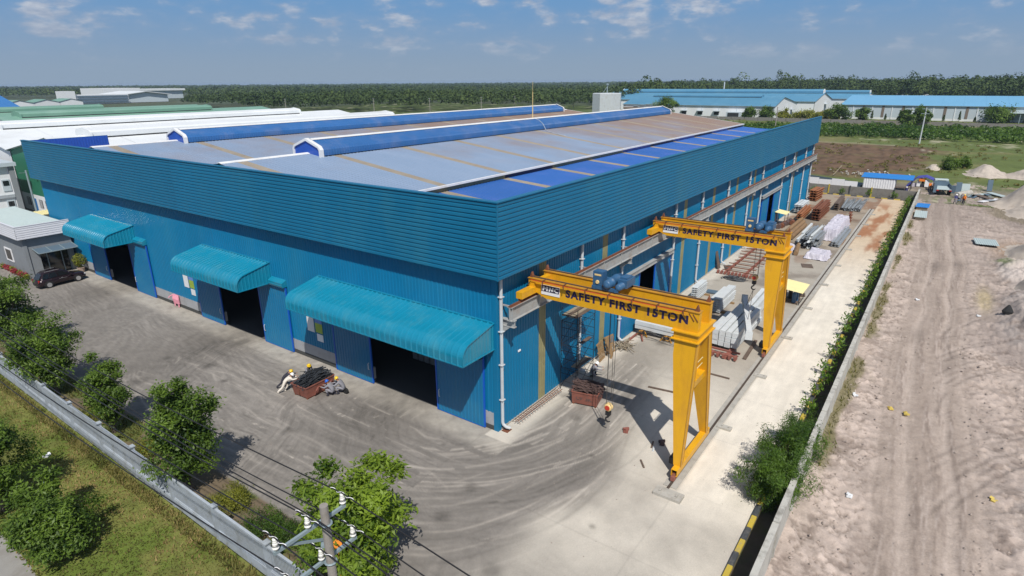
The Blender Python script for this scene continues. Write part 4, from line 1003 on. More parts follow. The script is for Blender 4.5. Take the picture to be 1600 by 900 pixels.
    for y in (-10.75, -10.95): m.bar((2.79,y+.2,ZT-.15), (2.77,y-.1,ZT-.52), .03, .03)
    m.build('festoon_hanger', M['rust'], t)
    m = MB(); m.tube([(2.59,y,ZT-.03-.02*abs(math.sin((y+.7)*2.15))) for y in np.arange(-.7, -10.4, -.24)], .022, 5); m.build('festoon_cable', M['hook_red'], t)
    m = MB(); m.tube([(2.5,-.75,ZT-.12),(2.5,-.55,ZT-.35),(2.55,-.5,ZT-.8),(2.3,-.6,ZT-1.0),(1.9,-.7,ZT-.75)], .025, 5); m.build('feed_cable', M['black_steel'], t)
    # lettering and name plate on the near face
    put_text('SAFETY FIRST 15TON', -3.06, 8.82, 7.46, .50, 2.796, M['letter_navy'], C_, bold=.048, spacing=1.2)
    m = MB(); m.box(2.772, 2.797, -2.66, -1.36, 8.72, 9.34); pl = m.build('sign_plate', M['white_paint'], C_)
    m = MB(); m.box(2.764, 2.7715, -2.62, -1.40, 8.92, 9.31); m.build('sign_band', M['navy'], pl)
    def stroke_letter(y0, w, strokes):                        # bold block letters from flat strokes, slanted a little
        m = MB(); h, z0, t = .30, 8.965, .085
        for (a0, b0, a1, b1, tw) in strokes:
            p = [(a0-tw/2, b0), (a0+tw/2, b0), (a1+tw/2, b1), (a1-tw/2, b1)] if abs(b1-b0) > .3 else [(a0, b0-.13), (a1, b0-.13), (a1, b0+.13), (a0, b0+.13)]
            m.prism([(y0-(a*w+.12*b*h), z0+b*h) for a, b in p], lambda a,b,t: (t,a,b), 2.757, 2.763)
        m.build('letter', M['white_paint'], pl)
    stroke_letter(-1.46, .36, [(.13,0,.13,1,.27),(.87,0,.87,1,.27),(.5,.30,.20,1,.22),(.5,.30,.80,1,.22)])
    stroke_letter(-1.90, .31, [(.14,0,.14,1,.28),(.86,0,.86,1,.28),(.86,0,.14,1,.30)])
    stroke_letter(-2.28, .27, [(.15,0,.15,1,.30),(.0,.13,1,.13,0),(.0,.87,1,.87,0)])
    # trolley and hoist
    hy = hoist_y
    m = MB()
    for y in (hy-.75, hy+.6): m.box(2.9, 4.85, y-.07, y+.07, ZT+.09, ZT+.24)
    for x in (3.0, 4.74): m.box(x-.07, x+.07, hy-.9, hy+.75, ZT+.10, ZT+.28)
    H_ = m.build('hoist', M['hoist_blue'], C_)
    m = MB(); m.lathe([(.0,-.02),(.17,.0),(.24,.05),(.26,.12),(.26,.5),(.31,.52),(.31,.6),(.29,.62),(.29,1.3),(.31,1.32),(.31,1.4),(.26,1.42),(.26,1.8),(.0,1.85)], (2.75,hy-.25,ZT+.50), 18, 'X'); m.build('drum', M['hoist_blue'], H_, True)
    m = MB(); m.lathe([(.0,0),(.15,.02),(.20,.06),(.20,.55),(.24,.57),(.24,.64),(.17,.66),(.17,.9),(0,.9)], (2.9,hy-.9,ZT+.40), 16, 'X'); m.build('motor', M['hoist_blue'], H_, True)
    m = MB(); m.box(3.45, 4.55, hy-1.2, hy-.62, ZT+.26, ZT+.72); m.box(3.6, 4.3, hy-1.12, hy-.7, ZT+.72, ZT+.84); m.build('gear_case', M['hoist_blue'], H_)
    m = MB(); m.box(3.0, 3.55, hy+.12, hy+.72, ZT+.30, ZT+1.12); b = m.build('control_box', M['hoist_blue'], H_)
    m = MB(); m.lathe([(.0,-.05),(.1,-.05),(.12,0),(.0,.0)], (2.995,hy+.42,ZT+.5), 10, 'X'); m.box(2.985, 2.999, hy+.2, hy+.62, ZT+.88, ZT+.98); m.build('dial', M['hook_cream'], b)
    # ropes, block and hook
    bx = 3.88
    for dx, dy in ((-.16,-.2), (.16,-.2), (-.05,.16), (.05,.18)):
        m = MB(); m.tube([(bx+dx*1.4, hy-.25+dy*.9, ZT+.2), (bx+dx*.6, hy-.25+dy, block_z+.2)], .016, 5); m.build('rope', M['rope'], C_)
    m = MB(); m.lathe([(.05,-.18),(.22,-.18),(.25,-.14),(.25,-.04),(.20,-.03),(.20,.03),(.25,.04),(.25,.14),(.22,.18),(.05,.18)], (bx,hy-.25,block_z+.05), 20, 'X'); B = m.build('hook_block', M['hook_cream'], C_, True)
    m = MB(); m.lathe([(.0,-.21),(.16,-.21),(.16,-.181),(.0,-.181)], (bx,hy-.25,block_z+.05), 16, 'X'); m.build('block_cover', M['hook_red'], B)
    m = MB(); m.box(bx-.12, bx+.12, hy-.4, hy-.1, block_z-.52, block_z-.24); m.tube([(bx,hy-.25,block_z-.5),(bx,hy-.25,block_z-.66)], .06, 8)
    pts = [(bx, hy-.25+.16*math.sin(a), block_z-.84-.16*math.cos(a)*-1) for a in np.linspace(0, 4.4, 14)]
    m.tube(pts, [.055]*9+[.05,.045,.04,.03,.02], 8); m.build('hook', M['black_steel'], B)
    return C_
make_crane((0, 0, 0), 'nearer yellow gantry crane with its hook almost down to the yard', -5.45, 1.75)
make_crane((19.1, 0, 0), 'farther yellow gantry crane lifting a white beam over the steel stacks', -8.75, 5.7)

# ================================================================== STEEL STOCK
def beam_mesh(name, L, w, h, mat, kind='I', t=.03):
    m = MB()
    if kind == 'I':
        m.box(0, L, -w/2, w/2, 0, t); m.box(0, L, -w/2, w/2, h-t, h); m.box(0, L, -t/2, t/2, t, h-t)
    elif kind == 'box':
        m.box(0, L, -w/2, w/2, 0, h)
        for x in (.015, L-.015): m.box(x-.03, x+.03, -w/2-.025, w/2+.025, -.0, h+.02)
    elif kind == 'C':
        m.box(0, L, -w/2, w/2, 0, t); m.box(0, L, -w/2, -w/2+t, t, h); m.box(0, L, w/2-t, w/2, t, h)
    elif kind == 'tube': m.tube([(0,0,h/2),(L,0,h/2)], h/2, 10)
    return m.mesh(name, mat)
def stack(mesh, name, label, cat, group, x, y, z, cols, rows, dy, dz, rz=0.0, jx=.15, jr=.01):
    for r in range(rows):
        for k in range(cols):
            o = put(name, mesh, None, (x+RNG.uniform(-jx, jx)-math.sin(rz)*k*dy, y-k*dy*math.cos(rz), z+r*dz), rz+RNG.normal(0, jr)); lb = label
            if rows > 1: lb += ', '+('bottom', 'second', 'third', 'fourth', 'fifth', 'sixth')[r]+' layer'
            if cols > 1: lb += ', '+('nearest the wall' if k == 0 else 'nearest the rail' if k == cols-1 else ordinal(k)+' from the wall')
            if cols > 1 and rz < -1: lb = lb.replace('nearest the wall', 'nearest the camera').replace('nearest the rail', 'farthest from the camera').replace('from the wall', 'from the camera')
            tag(o, lb, cat, group)
def dunnage(pts, L, ang, label, group, mat, w=.14, h=.18, z=0.0, name='timber_bearer', cat='bearer'):
    m = MB(); m.box(-w/2, w/2, -L/2, L/2, 0, h); me = m.mesh(name, mat)
    for k, (x, y) in enumerate(pts): tag(put(name, me, None, (x, y, z), ang), label+', '+('near' if k % 2 == 0 else 'far')+' end'+(' of the tall stack' if k < 2 else ' of the stack by the wall'), cat, group)
bw = beam_mesh('steel_beam', 7.3, .42, .40, M['pale_steel'], 'box')
bs = beam_mesh('steel_beam', 5.4, .38, .36, M['pale_steel'], 'box')
bi = beam_mesh('steel_beam', 6.0, .34, .36, M['pale_steel'], 'I')
# rusty rails carrying the white stack
m = MB()
for y in (-6.7, -8.55):
    m.box(18.6, 27.5, y-.09, y+.09, 0, .22); m.box(18.6, 27.5, y-.16, y+.16, .22, .25)
for x in (18.8, 19.6): m.box(x-.08, x+.08, -9.4, -6.3, .25, .38)
for y in np.arange(-9.3, -6.3, .45): m.box(18.5, 18.95, y-.09, y+.09, .10, .42)
tag(m.build('rail_skid', M['rust_pink']), 'rust red rail skid carrying the white steel beams by the far crane', 'skid')
stack(bw, 'steel_beam', 'white beam on the rusty skid', 'steel beam', 'white beams on the rail skid', 20.2, -7.15, .40, 4, 3, .52, .44)
stack(bs, 'steel_beam', 'white beam beside the skid stack', 'steel beam', 'white beams beside the rail skid', 21.6, -6.3, .15, 1, 2, .5, .40)
stack(bs, 'steel_beam', 'white beam behind the far crane leg', 'steel beam', 'white beams behind the crane leg', 28.4, -7.6, .2, 2, 3, .5, .40, .02)
m = MB(); m.box(-4.2,4.2,-.17,.17,-.25,.25); hb = m.mesh('steel_beam', M['pale_steel'])
hg = MB(); hg.box(-4.35,4.35,-.2,.2,-.30,-.26); hg.box(-4.35,4.35,-.2,.2,.26,.30); hg.box(-4.35,4.35,-.02,.02,-.26,.26); hg.box(-4.38,-4.35,-.26,.26,-.36,.36); hg.box(4.35,4.38,-.26,.26,-.36,.36)
for x in (-2.9,-1.45,0,1.45,2.9): hg.box(x-.01,x+.01,-.19,.19,-.259,.259)
o = hg.build('steel_beam', M['pale_steel'], None, False, (22.6, -8.83, 2.5), math.atan2(2.65, 8.4)); tag(o, 'white steel beam hanging in slings from the far crane', 'steel beam')
m = MB()
hx, hy_, hz = 22.98, -9.0, 4.72
for s in (-1.7, 1.7):
    a = math.atan2(2.65, 8.4); m.tube([(hx,hy_,hz), (22.6+s*math.cos(a), -8.83+s*math.sin(a), 2.8)], .02, 5)
tag(m.build('sling', M['rope']), 'wire sling between the far crane hook and the hanging white beam', 'sling')
# stacks of plates and beams between the cranes
stk = beam_mesh('steel_beam', 4.9, .74, .20, M['pale_steel'], 'I', .03)
stack(stk, 'steel_beam', 'white section in the tall stack between skid and wall', 'steel beam', 'white sections in the tall stack', 28.1, -4.75, .18, 1, 6, .8, .215, 0, .08)
stack(beam_mesh('steel_beam', 4.4, .34, .20, M['pale_steel'], 'I', .03), 'steel_beam', 'white steel section lying beside the tall white stack', 'steel beam', 'white sections beside the tall stack', 28.5, -4.12, .18, 1, 5, .5, .215, 0, .08)
stack(beam_mesh('steel_beam', 3.1, .60, .20, M['pale_steel'], 'I', .03), 'steel_beam', 'white steel section in the short stack close to the blue wall', 'steel beam', 'white sections close to the wall', 30.1, -1.85, .18, 1, 6, .8, .215, 0, .06)
dunnage([(28.6,-4.6),(31.6,-4.6),(30.4,-1.85),(32.6,-1.85)], 1.7, 0, 'timber bearer under a white steel stack', 'bearers under the white stacks', M['wood'])
m = MB(); m.rbox((33.8,-3.3,.12), (.9,2.6,.12), .05); tag(m.build('steel_plate', M['slate_steel']), 'dark grey plate lying between the two white stacks', 'steel plate')
# beams lying across the yard on yellow trestles under the near crane
stack(beam_mesh('steel_beam', 6.2, .46, .34, M['pale_steel'], 'box'), 'steel_beam', 'long white beam on yellow trestles', 'steel beam', 'white beams on yellow trestles', 19.5, -.5, .55, 3, 2, .5, .37, -math.pi/2, .05)
m = MB()
for sx in (-.85, .85):
    for sy in (-.5, .5): m.bar((sx*1.05, sy, 0), (sx*.9, sy*.4, .5), .08, .08)
    m.bar((sx*.95,-.5,.12),(sx*.95,.5,.12),.06,.06)
m.box(-1.1,1.1,-.1,.1,.46,.54); tm = m.mesh('trestle', M['yellow_top'])
for k, y in enumerate((-1.2, -3.4, -5.6)): tag(put('trestle', tm, None, (20.0, y, 0)), 'low yellow trestle under the white beams, '+ordinal(k)+' from the wall', 'trestle', 'yellow trestles')
m = MB()
for k in range(5):
    p = [(18.6+.3*math.sin(k*1.7+t), -1.0-4.6*t/6, .5+.25*abs(math.sin(t*1.3+k))) for t in np.arange(0, 6.1, .5)]; m.tube(p, .025, 5)
tag(m.build('cable', M['black_steel']), 'black cables draped along the beams on yellow trestles', 'cable')
m = MB(); m.rbox((17.9,-.75,.10), (3.4,.14,.14), .0); m.rbox((19.1,-1.2,.10), (2.4,.12,.12), .5); tag(m.build('steel_offcut', M['rust_pink']), 'rust red channel lying at the foot of the blue side door', 'steel channel')
# timber: pallets and a heap of sticks by the wall
m = MB()
for i in range(7): m.box(-.55+i*.17, -.43+i*.17, -.012, .012, 0, 1.15)
for z in (.06, .57, 1.05): m.box(-.55, .59, .014, .10, z-.05, z+.05)
pm_ = m.mesh('slat', M['wood'])
def pallet(loc, rz, tilt, label):
    o = thing('pallet', label, 'pallet', loc, rz, 'wooden pallets against the side wall'); o.rotation_euler = (tilt, 0, rz)
    s = MB()
    for i in range(7): 
        b = MB(); b.box(-.54+i*.17, -.46+i*.17, -.012, .012, 0, 1.5); b.build('slat', M['wood'], o)
    for z in (.08, .75, 1.42):
        b = MB(); b.box(-.55, .59, .014, .10, z-.05, z+.05); b.build('bearer', M['wood'], o)
pallet((13.0,-.62,0), .1, -.2, 'brown wooden pallet leaning on the blue side wall, nearest the scaffold')
pallet((14.5,-.62,0), -.2, -.22, 'brown wooden pallet leaning on the blue side wall, nearest the stick heap')
pallet((14.1,-.95,0), .35, -.35, 'brown wooden pallet leaning in front of the two others by the wall')
m = MB()
for i in range(46):
    a = RNG.normal(.3, .7); L = RNG.uniform(.5, 1.5); c = Vector((16.1+RNG.normal(0,.55), -1.05+RNG.normal(0,.35), .05+RNG.uniform(0,.35)))
    d = Vector((math.cos(a), math.sin(a), RNG.normal(0,.12)))*L/2; m.bar(c-d, c+d, .05, .04)
tag(m.build('firewood', M['wood_grey']), 'heap of pale broken timber sticks beside the white downpipe', 'wood heap', None, 'stuff')
# ladder-like rusty rack and the net on the yard
rk = thing('rail_rack', 'rusty ladder-like rail rack lying on the yard beyond the far crane beam', 'rack', (41, -2.7, 0))
m = MB()
for y in (-1.05, 1.05): m.box(0, 13.5, y-.09, y+.09, .05, .30)
m.build('rail', M['rust_pink'], rk)
cm = MB(); cm.box(-.06, .06, -1.7, 1.7, .30, .38); cmm = cm.mesh('crosspiece', M['rust'])
for i in range(9): put('crosspiece', cmm, rk, (.5+i*1.55, RNG.normal(0,.15), 0), RNG.normal(0,.05))
tm2 = MB(); 
for y in np.arange(-1.8, 1.9, .4): tm2.box(-.35, .15, y-.1, y+.1, .05, .36)
tm2.build('end_stub', M['rust_pink'], rk)
m = MB()
for i in range(38):
    a = RNG.uniform(0, 6.3); r = RNG.uniform(.1, 1.0)*RNG.uniform(.6, 1.2); p = []
    for t in np.linspace(0, 2.6, 8): p.append((39.7+.75*r*math.cos(a+t)+.3*math.sin(i), -3.1+1.35*r*math.sin(a+t)+.3*math.cos(i*1.7), .03+.18*(1-r)+RNG.uniform(0,.05)))
    m.tube(p, .035, 4)
tag(m.build('net_heap', M['scrap_dark']), 'black net heaped on the yard in front of the rusty rack', 'net', None, 'stuff')
m = MB(); m.prism([(0,0),(.9,0),(.75,2.1),(-.05,2.2)], lambda a,b,t: (42.2+a, -.5+b*.22+t, b*.97), 0, .05); tag(m.build('steel_plate', M['brown_steel']), 'rusty brown plate leaning on the side wall by a downpipe', 'steel plate')
m = MB(); m.rbox((43.6,-1.2,.05), (1.6,.8,.06), .4); m.rbox((44.3,-1.5,.08), (1.1,.3,.1), -.3); tag(m.build('steel_plate', M['brown_steel']), 'flat brown scrap plate lying beside the leaning plate', 'steel plate')
# welding shelter by the far crane leg
ws = thing('welding_shelter', 'small welding stand under a cream corrugated roof by the far crane leg', 'shelter', (35.8, -9.9, 0))
m = MB()
for (x, y) in ((-1.1,-.8),(1.1,-.8),(1.1,.8),(-1.1,.8)): m.bar((x,y,0),(x,y,1.55),.06,.06)
m.bar((-1.1,-.8,.15),(1.1,-.8,.15),.06,.06); m.bar((-1.1,.8,.15),(1.1,.8,.15),.06,.06); m.build('post', M['black_steel'], ws)
m = MB(); m.sweep(ribs(3.4, .24, .04), lambda a,b,t: (-1.7+a, t, 1.6+b+.1*t), -1.15, 1.15); m.build('roof', M['tan_cream'], ws)
m = MB(); m.box(-.9,.9,-.65,.65,.05,.10); m.build('floor', M['brown_steel'], ws)
for (x, y, k) in ((-.6,-.25,'hoist_blue'),(.1,-.35,'hoist_blue'),(.5,.3,'black_steel')):
    m = MB(); m.lathe([(.0,.1),(.2,.1),(.2,1.0),(.13,1.12),(.05,1.16),(.05,1.25),(0,1.25)], (x,y,0), 10); o = m.build('gas_bottle', M[k], None, False, (35.8, -9.9, 0))
    tag(o, ('blue' if k == 'hoist_blue' else 'black')+' gas bottle under the cream welding shelter roof'+(', farther from the rail' if k == 'hoist_blue' and x > 0 else ', nearer the camera' if k == 'hoist_blue' else ''), 'gas bottle', 'gas bottles in the welding shelter')
m = MB(); m.rbox((38.4,-10.2,.18), (1.1,.22,.3), .5); m.rbox((37.9,-10.45,.12), (.7,.5,.2), .2); tag(m.build('steel_offcut', M['brown_steel']), 'brown steel offcuts on the yard beside the welding shelter', 'steel offcuts')
tr = thing('tin_shelter', 'cream tin roof on posts against the blue wall behind the far hoist', 'shelter', (70.9, -.9, 0))
m = MB(); m.sweep(ribs(2.6, .24, .04), lambda a,b,t: (-1.3+a, t, 1.9+b+.15*t), -.9, .8); m.build('roof', M['tan_cream'], tr)
m = MB()
for (x, y) in ((-1.1,-.7),(1.1,-.7),(1.1,.6),(-1.1,.6)): m.bar((x,y,0),(x,y,1.85+.15*y),.08,.08)
m.build('post', M['brown_steel'], tr)
# far stacks: rusty sections, grey channels, brown pipes
rb = beam_mesh('steel_beam', 9.5, .40, .40, M['rust'], 'I'); rb2 = beam_mesh('steel_beam', 8.5, .36, .38, M['rust_light'], 'I')
stack(rb, 'steel_beam', 'rust brown beam past the tarpaulin', 'steel beam', 'rust brown beams in the tall stack', 76.2, -4.3, .2, 3, 4, .46, .42)
stack(rb2, 'steel_beam', 'orange rusty beam by the far door', 'steel beam', 'orange rusty beams nearer the wall', 73.8, -2.6, .15, 2, 3, .45, .40, .02)
stack(beam_mesh('steel_beam', 5.0, .45, .42, M['rust_light'], 'I'), 'steel_beam', 'orange beam at the far wall end', 'steel beam', 'orange beams at the far end', 93.2, -.75, .2, 3, 4, .5, .44, -.05)
stack(beam_mesh('steel_beam', 5.6, .40, .28, M['pale_steel'], 'I'), 'steel_beam', 'white section by the far wall bays', 'steel beam', 'white sections against the far wall bays', 80.0, -1.0, .35, 3, 4, .46, .30)
gc = beam_mesh('steel_channel', 10.0, .34, .24, M['galv'], 'C', .03)
stack(gc, 'steel_channel', 'galvanised channel near the rail end', 'steel channel', 'galvanised channels near the rail end', 87.5, -7.0, .15, 6, 2, .5, .3, .0, .8, .03)
stack(beam_mesh('steel_beam', 8.5, .36, .34, M['brown_steel'], 'I'), 'steel_beam', 'dark brown beam beside the grey channels', 'steel beam', 'dark brown beams by the channels', 86.5, -5.9, .15, 2, 3, .42, .36, .03)
for k, (y, l) in enumerate(((-2.9, 10.2), (-3.6, 9.5), (-4.2, 9))):
    m = MB(); m.tube([(64.5-k*1.5,y-.2,.42),(64.5+l-k*1.5,y-.2,.42)], .30, 12); tag(m.build('pipe', M['pipe_brown']), ('brown rusty pipe on the yard, nearest the wall of the three', 'brown rusty pipe on the yard, middle of the three', 'brown rusty pipe on the yard, nearest the crane rail of the three')[k], 'pipe', 'brown pipes on the yard')
m = MB(); m.tube([(53.5,-6.6,.3),(58.5,-5.9,.3)], .28, 12); tag(m.build('pipe', M['pipe_brown']), 'short brown pipe lying beside the white plastic sheet', 'pipe')
for k in range(40):                                   # mixed grey sections under and beside the tarpaulin
    L = RNG.uniform(4, 8); m = MB(); z = .10+.22*(k//6); y = -6.0-(k%6)*.42; x = 56.5+RNG.uniform(0, 4)
    me = beam_mesh('steel_channel', L, .3, .2, M['galv' if k % 3 else 'pale_steel'], 'C' if k % 2 else 'I', .025)
    tag(put('steel_channel', me, None, (x, y, z), RNG.normal(0,.03)), 'grey section in the mixed pile, layer '+('one','two','three','four','five','six','seven')[k//6]+' from the ground, '+ordinal(k%6)+' from the wall', 'steel section', 'mixed grey sections')
for k in range(5):
    tag(put('steel_channel', beam_mesh('steel_channel', 11, .3, .3, M['galv'], 'I', .03), None, (60.5, -9.6-.36*(k%3), .1+.31*(k//3)), RNG.normal(0,.006)), 'long grey section along the crane rail, '+('lower' if k < 3 else 'upper')+' layer, '+ordinal(k%3)+' from the tarpaulin', 'steel section', 'long sections along the crane rail')
for k in range(3): tag(put('steel_beam', beam_mesh('steel_beam', 2.2, .4, .45, M['rust'], 'I'), None, (77.0, -9.3, .1+.46*k), RNG.normal(0,.02)), 'short rusty beam in the block at the back of the tarpaulin', 'steel beam', 'short rusty beams by the tarpaulin')
# rusty drums and bundles
for k in range(7):
    x, y = 67.3+.72*k, -1.2-RNG.uniform(0, 1.5); m = MB(); m.tube([(x,y,.35),(x+1.3,y+.1,.35)], .33, 12); tag(m.build('drum', M['rust' if k % 2 else 'scrap_brown']), 'rusty drum in the scrap by the wall behind the far hoist, '+ordinal(k)+' from the camera', 'drum', 'rusty drums by the wall')
# tarpaulin: a crumpled sheet over a long pile
def cloth(name, x0, x1, y0, y1, h, mat, label, cat, seed, edge=.35, rough=.16, nx=90, ny=44):
    xs = np.linspace(x0, x1, nx); ys = np.linspace(y0, y1, ny); X, Y = np.meshgrid(xs, ys)
    u = np.minimum(X-x0, x1-X); v = np.minimum(Y-y0, y1-Y); e = np.minimum(sst(u, 0, edge*1.3), sst(v, 0, edge))
    n = fbm(X*1.4, Y*1.4, seed, 5)-.5; n2 = np.abs(fbm(X*2.2, Y*2.2, seed+3, 4)-.5)
    Z = .03+h*e*(.86+.5*(fbm(X*.35, Y*.3, seed+7)-.3))+rough*(n*1.6+n2*2)
    X = X+.15*(fbm(X*1.7, Y*1.7, seed+9)-.5)*3*(1-e*.6); Y = Y+.15*(fbm(X*1.7, Y*1.7, seed+11)-.5)*3
    nxn = nx; i = (np.arange(ny-1)[:, None]*nx+np.arange(nx-1)[None, :]).ravel(); f = np.stack([i, i+1, i+1+nx, i+nx], 1)
    m = MB(); m.v = [tuple(p) for p in np.stack([X.ravel(), Y.ravel(), np.maximum(Z, .02).ravel()], 1)]; m.f = [tuple(q) for q in f]; m.m = [0]*len(f)
    return tag(m.build(name, mat), label, cat)
cloth('tarpaulin', 63.5, 76.0, -9.7, -7.5, 1.7, M['tarp_white'], 'crumpled white and lilac tarpaulin over a long steel pile', 'tarpaulin', 201)
cloth('plastic_sheet', 52.6, 56.6, -10.3, -7.6, .65, M['tarp_white'], 'crumpled white plastic sheet at the near end of the grey section pile', 'plastic sheet', 221)
cloth('plastic_sheet', 53.4, 57.6, -5.9, -4.2, .55, M['tarp_white'], 'crumpled pale plastic sheet on the yard between pipes and far crane leg', 'plastic sheet', 241)
# loose bits on the near yard
def bit(name, label, cat, c, size, rz, mat):
    m = MB(); m.rbox((0,0,size[2]/2), size); tag(m.build(name, M[mat], None, False, c, rz), label, cat)
bit('steel_bar', 'dark steel bar lying flat on the yard left of the near crane leg', 'steel bar', (10.97,-6.4,0), (.12,1.95,.10), .14, 'brown_steel')
bit('steel_bar', 'dark steel bar lying flat on the yard right of the near crane leg', 'steel bar', (15.4,-8.9,0), (.12,1.9,.10), .0, 'brown_steel')
bit('steel_bar', 'long brown bar lying by the rail below the far crane', 'steel bar', (21.5,-9.7,0), (4.2,.26,.12), .05, 'brown_steel')
bit('steel_bar', 'short brown bar lying on the pale concrete near the crane foot', 'steel bar', (4.15,-8.6,0), (.7,.09,.07), .25, 'brown_steel')
bit('steel_tube', 'white painted tube lying beside the short brown bar', 'steel tube', (3.75,-8.85,0), (.5,.11,.08), .3, 'pale_steel')
bit('steel_bar', 'small brown bar on the pale concrete, nearest the camera', 'steel bar', (2.0,-8.9,0), (.10,.75,.06), -.9, 'brown_steel')
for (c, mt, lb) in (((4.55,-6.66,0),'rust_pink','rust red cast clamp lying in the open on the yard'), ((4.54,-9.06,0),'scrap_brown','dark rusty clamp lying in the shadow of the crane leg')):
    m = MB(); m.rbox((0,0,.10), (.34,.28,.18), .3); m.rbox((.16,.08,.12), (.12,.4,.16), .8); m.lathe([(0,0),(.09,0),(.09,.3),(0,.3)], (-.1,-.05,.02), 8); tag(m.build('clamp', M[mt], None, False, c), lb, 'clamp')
bit('soil_pile', 'dark wet patch board lying at the foot of the white plastic sheet', 'board', (49.5,-8.7,0), (1.6,1.2,.05), .3, 'brown_steel')
# scaffold at the side wall
sc = thing('scaffold', 'dark tubular scaffold tower standing against the blue side wall', 'scaffold', (8.3, -.95, 0))
Hs = 5.7; W2, D2 = 1.25, .62
for (x, y) in ((-W2,-D2),(W2,-D2),(W2,D2),(-W2,D2)):
    m = MB(); m.tube([(x,y,0),(x,y,Hs+.6)], .028, 6); m.build('standard', M['black_steel'], sc)
for lv in range(4):
    z0 = .1+lv*1.75; 
    m = MB()
    for z in (z0+.6, z0+1.2, z0+1.68):
        for x in (-W2, W2): m.tube([(x,-D2,z),(x,D2,z)], .02, 5)
    for y in (-D2, D2): m.tube([(-W2,y,z0+1.66),(W2,y,z0+1.66)], .02, 5)
    if lv < 3:
        for y in (-D2, D2): m.tube([(-W2,y,z0+.05),(W2,y,z0+1.6)], .017, 5); m.tube([(W2,y,z0+.05),(-W2,y,z0+1.6)], .017, 5)
    m.build('brace', M['black_steel'], sc)
for (z, n, x0, x1) in ((1.78, 2, -.9, 1.2), (3.5, 1, -.4, 1.0), (5.72, 4, -1.35, 1.35)):
    for k in range(n):
        m = MB(); m.box(x0, x1, -D2+.05+k*.30, -D2+.31+k*.30, z, z+.05); m.build('plank', M['wood_grey'] if k % 2 else M['brown_steel'], sc)
rebar = MB()
for k in range(2): rebar.tube([(1.2,-.45-k*.22,.25+k*.1),(6.6,-.5-k*.25,.3)], .025, 5)
for k in range(18): rebar.tube([(1.4+k*.3,-.12,.05),(1.4+k*.3,-.42,.42),(1.4+k*.3,-.75,.1)], .018, 4)
tag(rebar.build('rebar_cage', M['rust']), 'low rusty rebar cage lying along the foot of the side wall', 'rebar cage')
# ================================================================== SKIPS WITH SCRAP
def skip(loc, rz, label, L, w, h, mat, flare=.12):
    o = thing('scrap_skip', label, 'skip', loc, rz)
    t = .04; a, b = L/2, w/2; a2, b2 = a+flare, b+flare*.6
    lo = [(-a,-b),(a,-b),(a,b),(-a,b)]; hi = [(-a2,-b2),(a2,-b2),(a2,b2),(-a2,b2)]
    for i in range(4):
        j = (i+1) % 4; p = [Vector((*lo[i],.12)), Vector((*lo[j],.12)), Vector((*hi[j],h)), Vector((*hi[i],h))]
        nrm = (p[1]-p[0]).cross(p[3]-p[0]).normalized()*t
        m = MB(); m.add([*p, *[q-nrm for q in p]], [(0,1,2,3),(7,6,5,4),(3,2,6,7),(0,3,7,4),(2,1,5,6),(1,0,4,5)]); m.build('side_plate', mat, o)
    m = MB(); m.box(-a, a, -b, b, .10, .14); m.build('floor_plate', mat, o)
    m = MB()
    for i in range(4): m.bar((*hi[i],h), (*hi[(i+1)%4],h), .07, .07)
    m.build('rim', mat, o)
    m = MB()
    for y in (-b+.1, b-.1): m.box(-a, a, y-.06, y+.06, 0, .10)
    m.build('skid', M['rust'], o); return o
def scrap(loc, rz, L, w, z0, h, n, mat, name, label, seed):
    r = np.random.default_rng(seed); m = MB()
    for i in range(n):
        u = r.uniform(-1, 1); v = r.uniform(-1, 1); top = h*(1-.75*(abs(u)**2.2*.6+abs(v)**2*.5))
        c = Vector((u*L/2*.92, v*w/2*.86, z0+r.uniform(.15, 1)*top)); a = r.normal(0, .30); ln = r.uniform(.35, 1.1)*min(1, 1.5-abs(u))
        d = Vector((math.cos(a), math.sin(a), r.normal(0, .16)))*ln/2
        if r.uniform() < .5: m.bar(c-d, c+d, r.uniform(.03,.10), r.uniform(.02,.05))
        else: m.tube([c-d, c+Vector((0,0,r.normal(0,.05))), c+d], r.uniform(.012,.026), 5)
    o = m.build(name, mat, None, False, loc, rz); tag(o, label, 'scrap', None, 'stuff'); return o
sk = skip((-3.3, 14.1, 0), .04, 'rusty red skip heaped with dark offcuts, surrounded by workers in the front yard', 2.3, 1.45, .92, M['skip_red'])
for k in range(2):
    m = MB(); x = -.55+k*1.15; m.tube([(x,-.78,.15),(x+.02,-.98,.55),(x+.12,-1.02,.72),(x+.3,-.95,.70),(x+.42,-.85,.55)], .055, 7); m.build('lifting_lug', M['rust_pink'], sk)
m = MB(); m.bar((-1.25,.0,.25),(-1.25,-.01,.6),.06,.05); m.build('tow_eye', M['rust'], sk)
scrap((-3.3, 14.1, 0), .04, 2.6, 1.6, .75, .85, 420, M['scrap_dark'], 'scrap_heap', 'dark grey metal offcuts heaped in the skip the workers push', 11)
sk2 = skip((6.65, -2.75, 0), .22, 'rusty red skip heaped with brown scrap beside the scaffold and crane hook', 1.55, 1.75, .95, M['skip_red'], .05)
scrap((6.65, -2.75, 0), 1.79, 2.1, 1.5, .72, .85, 340, M['scrap_brown'], 'scrap_heap', 'brown bars and offcuts heaped in the skip beside the scaffold', 12)

put_text('C9  3K', .62, .38, 1.15, .26, -.80, M['scrap_brown'], sk2, bold=.03)

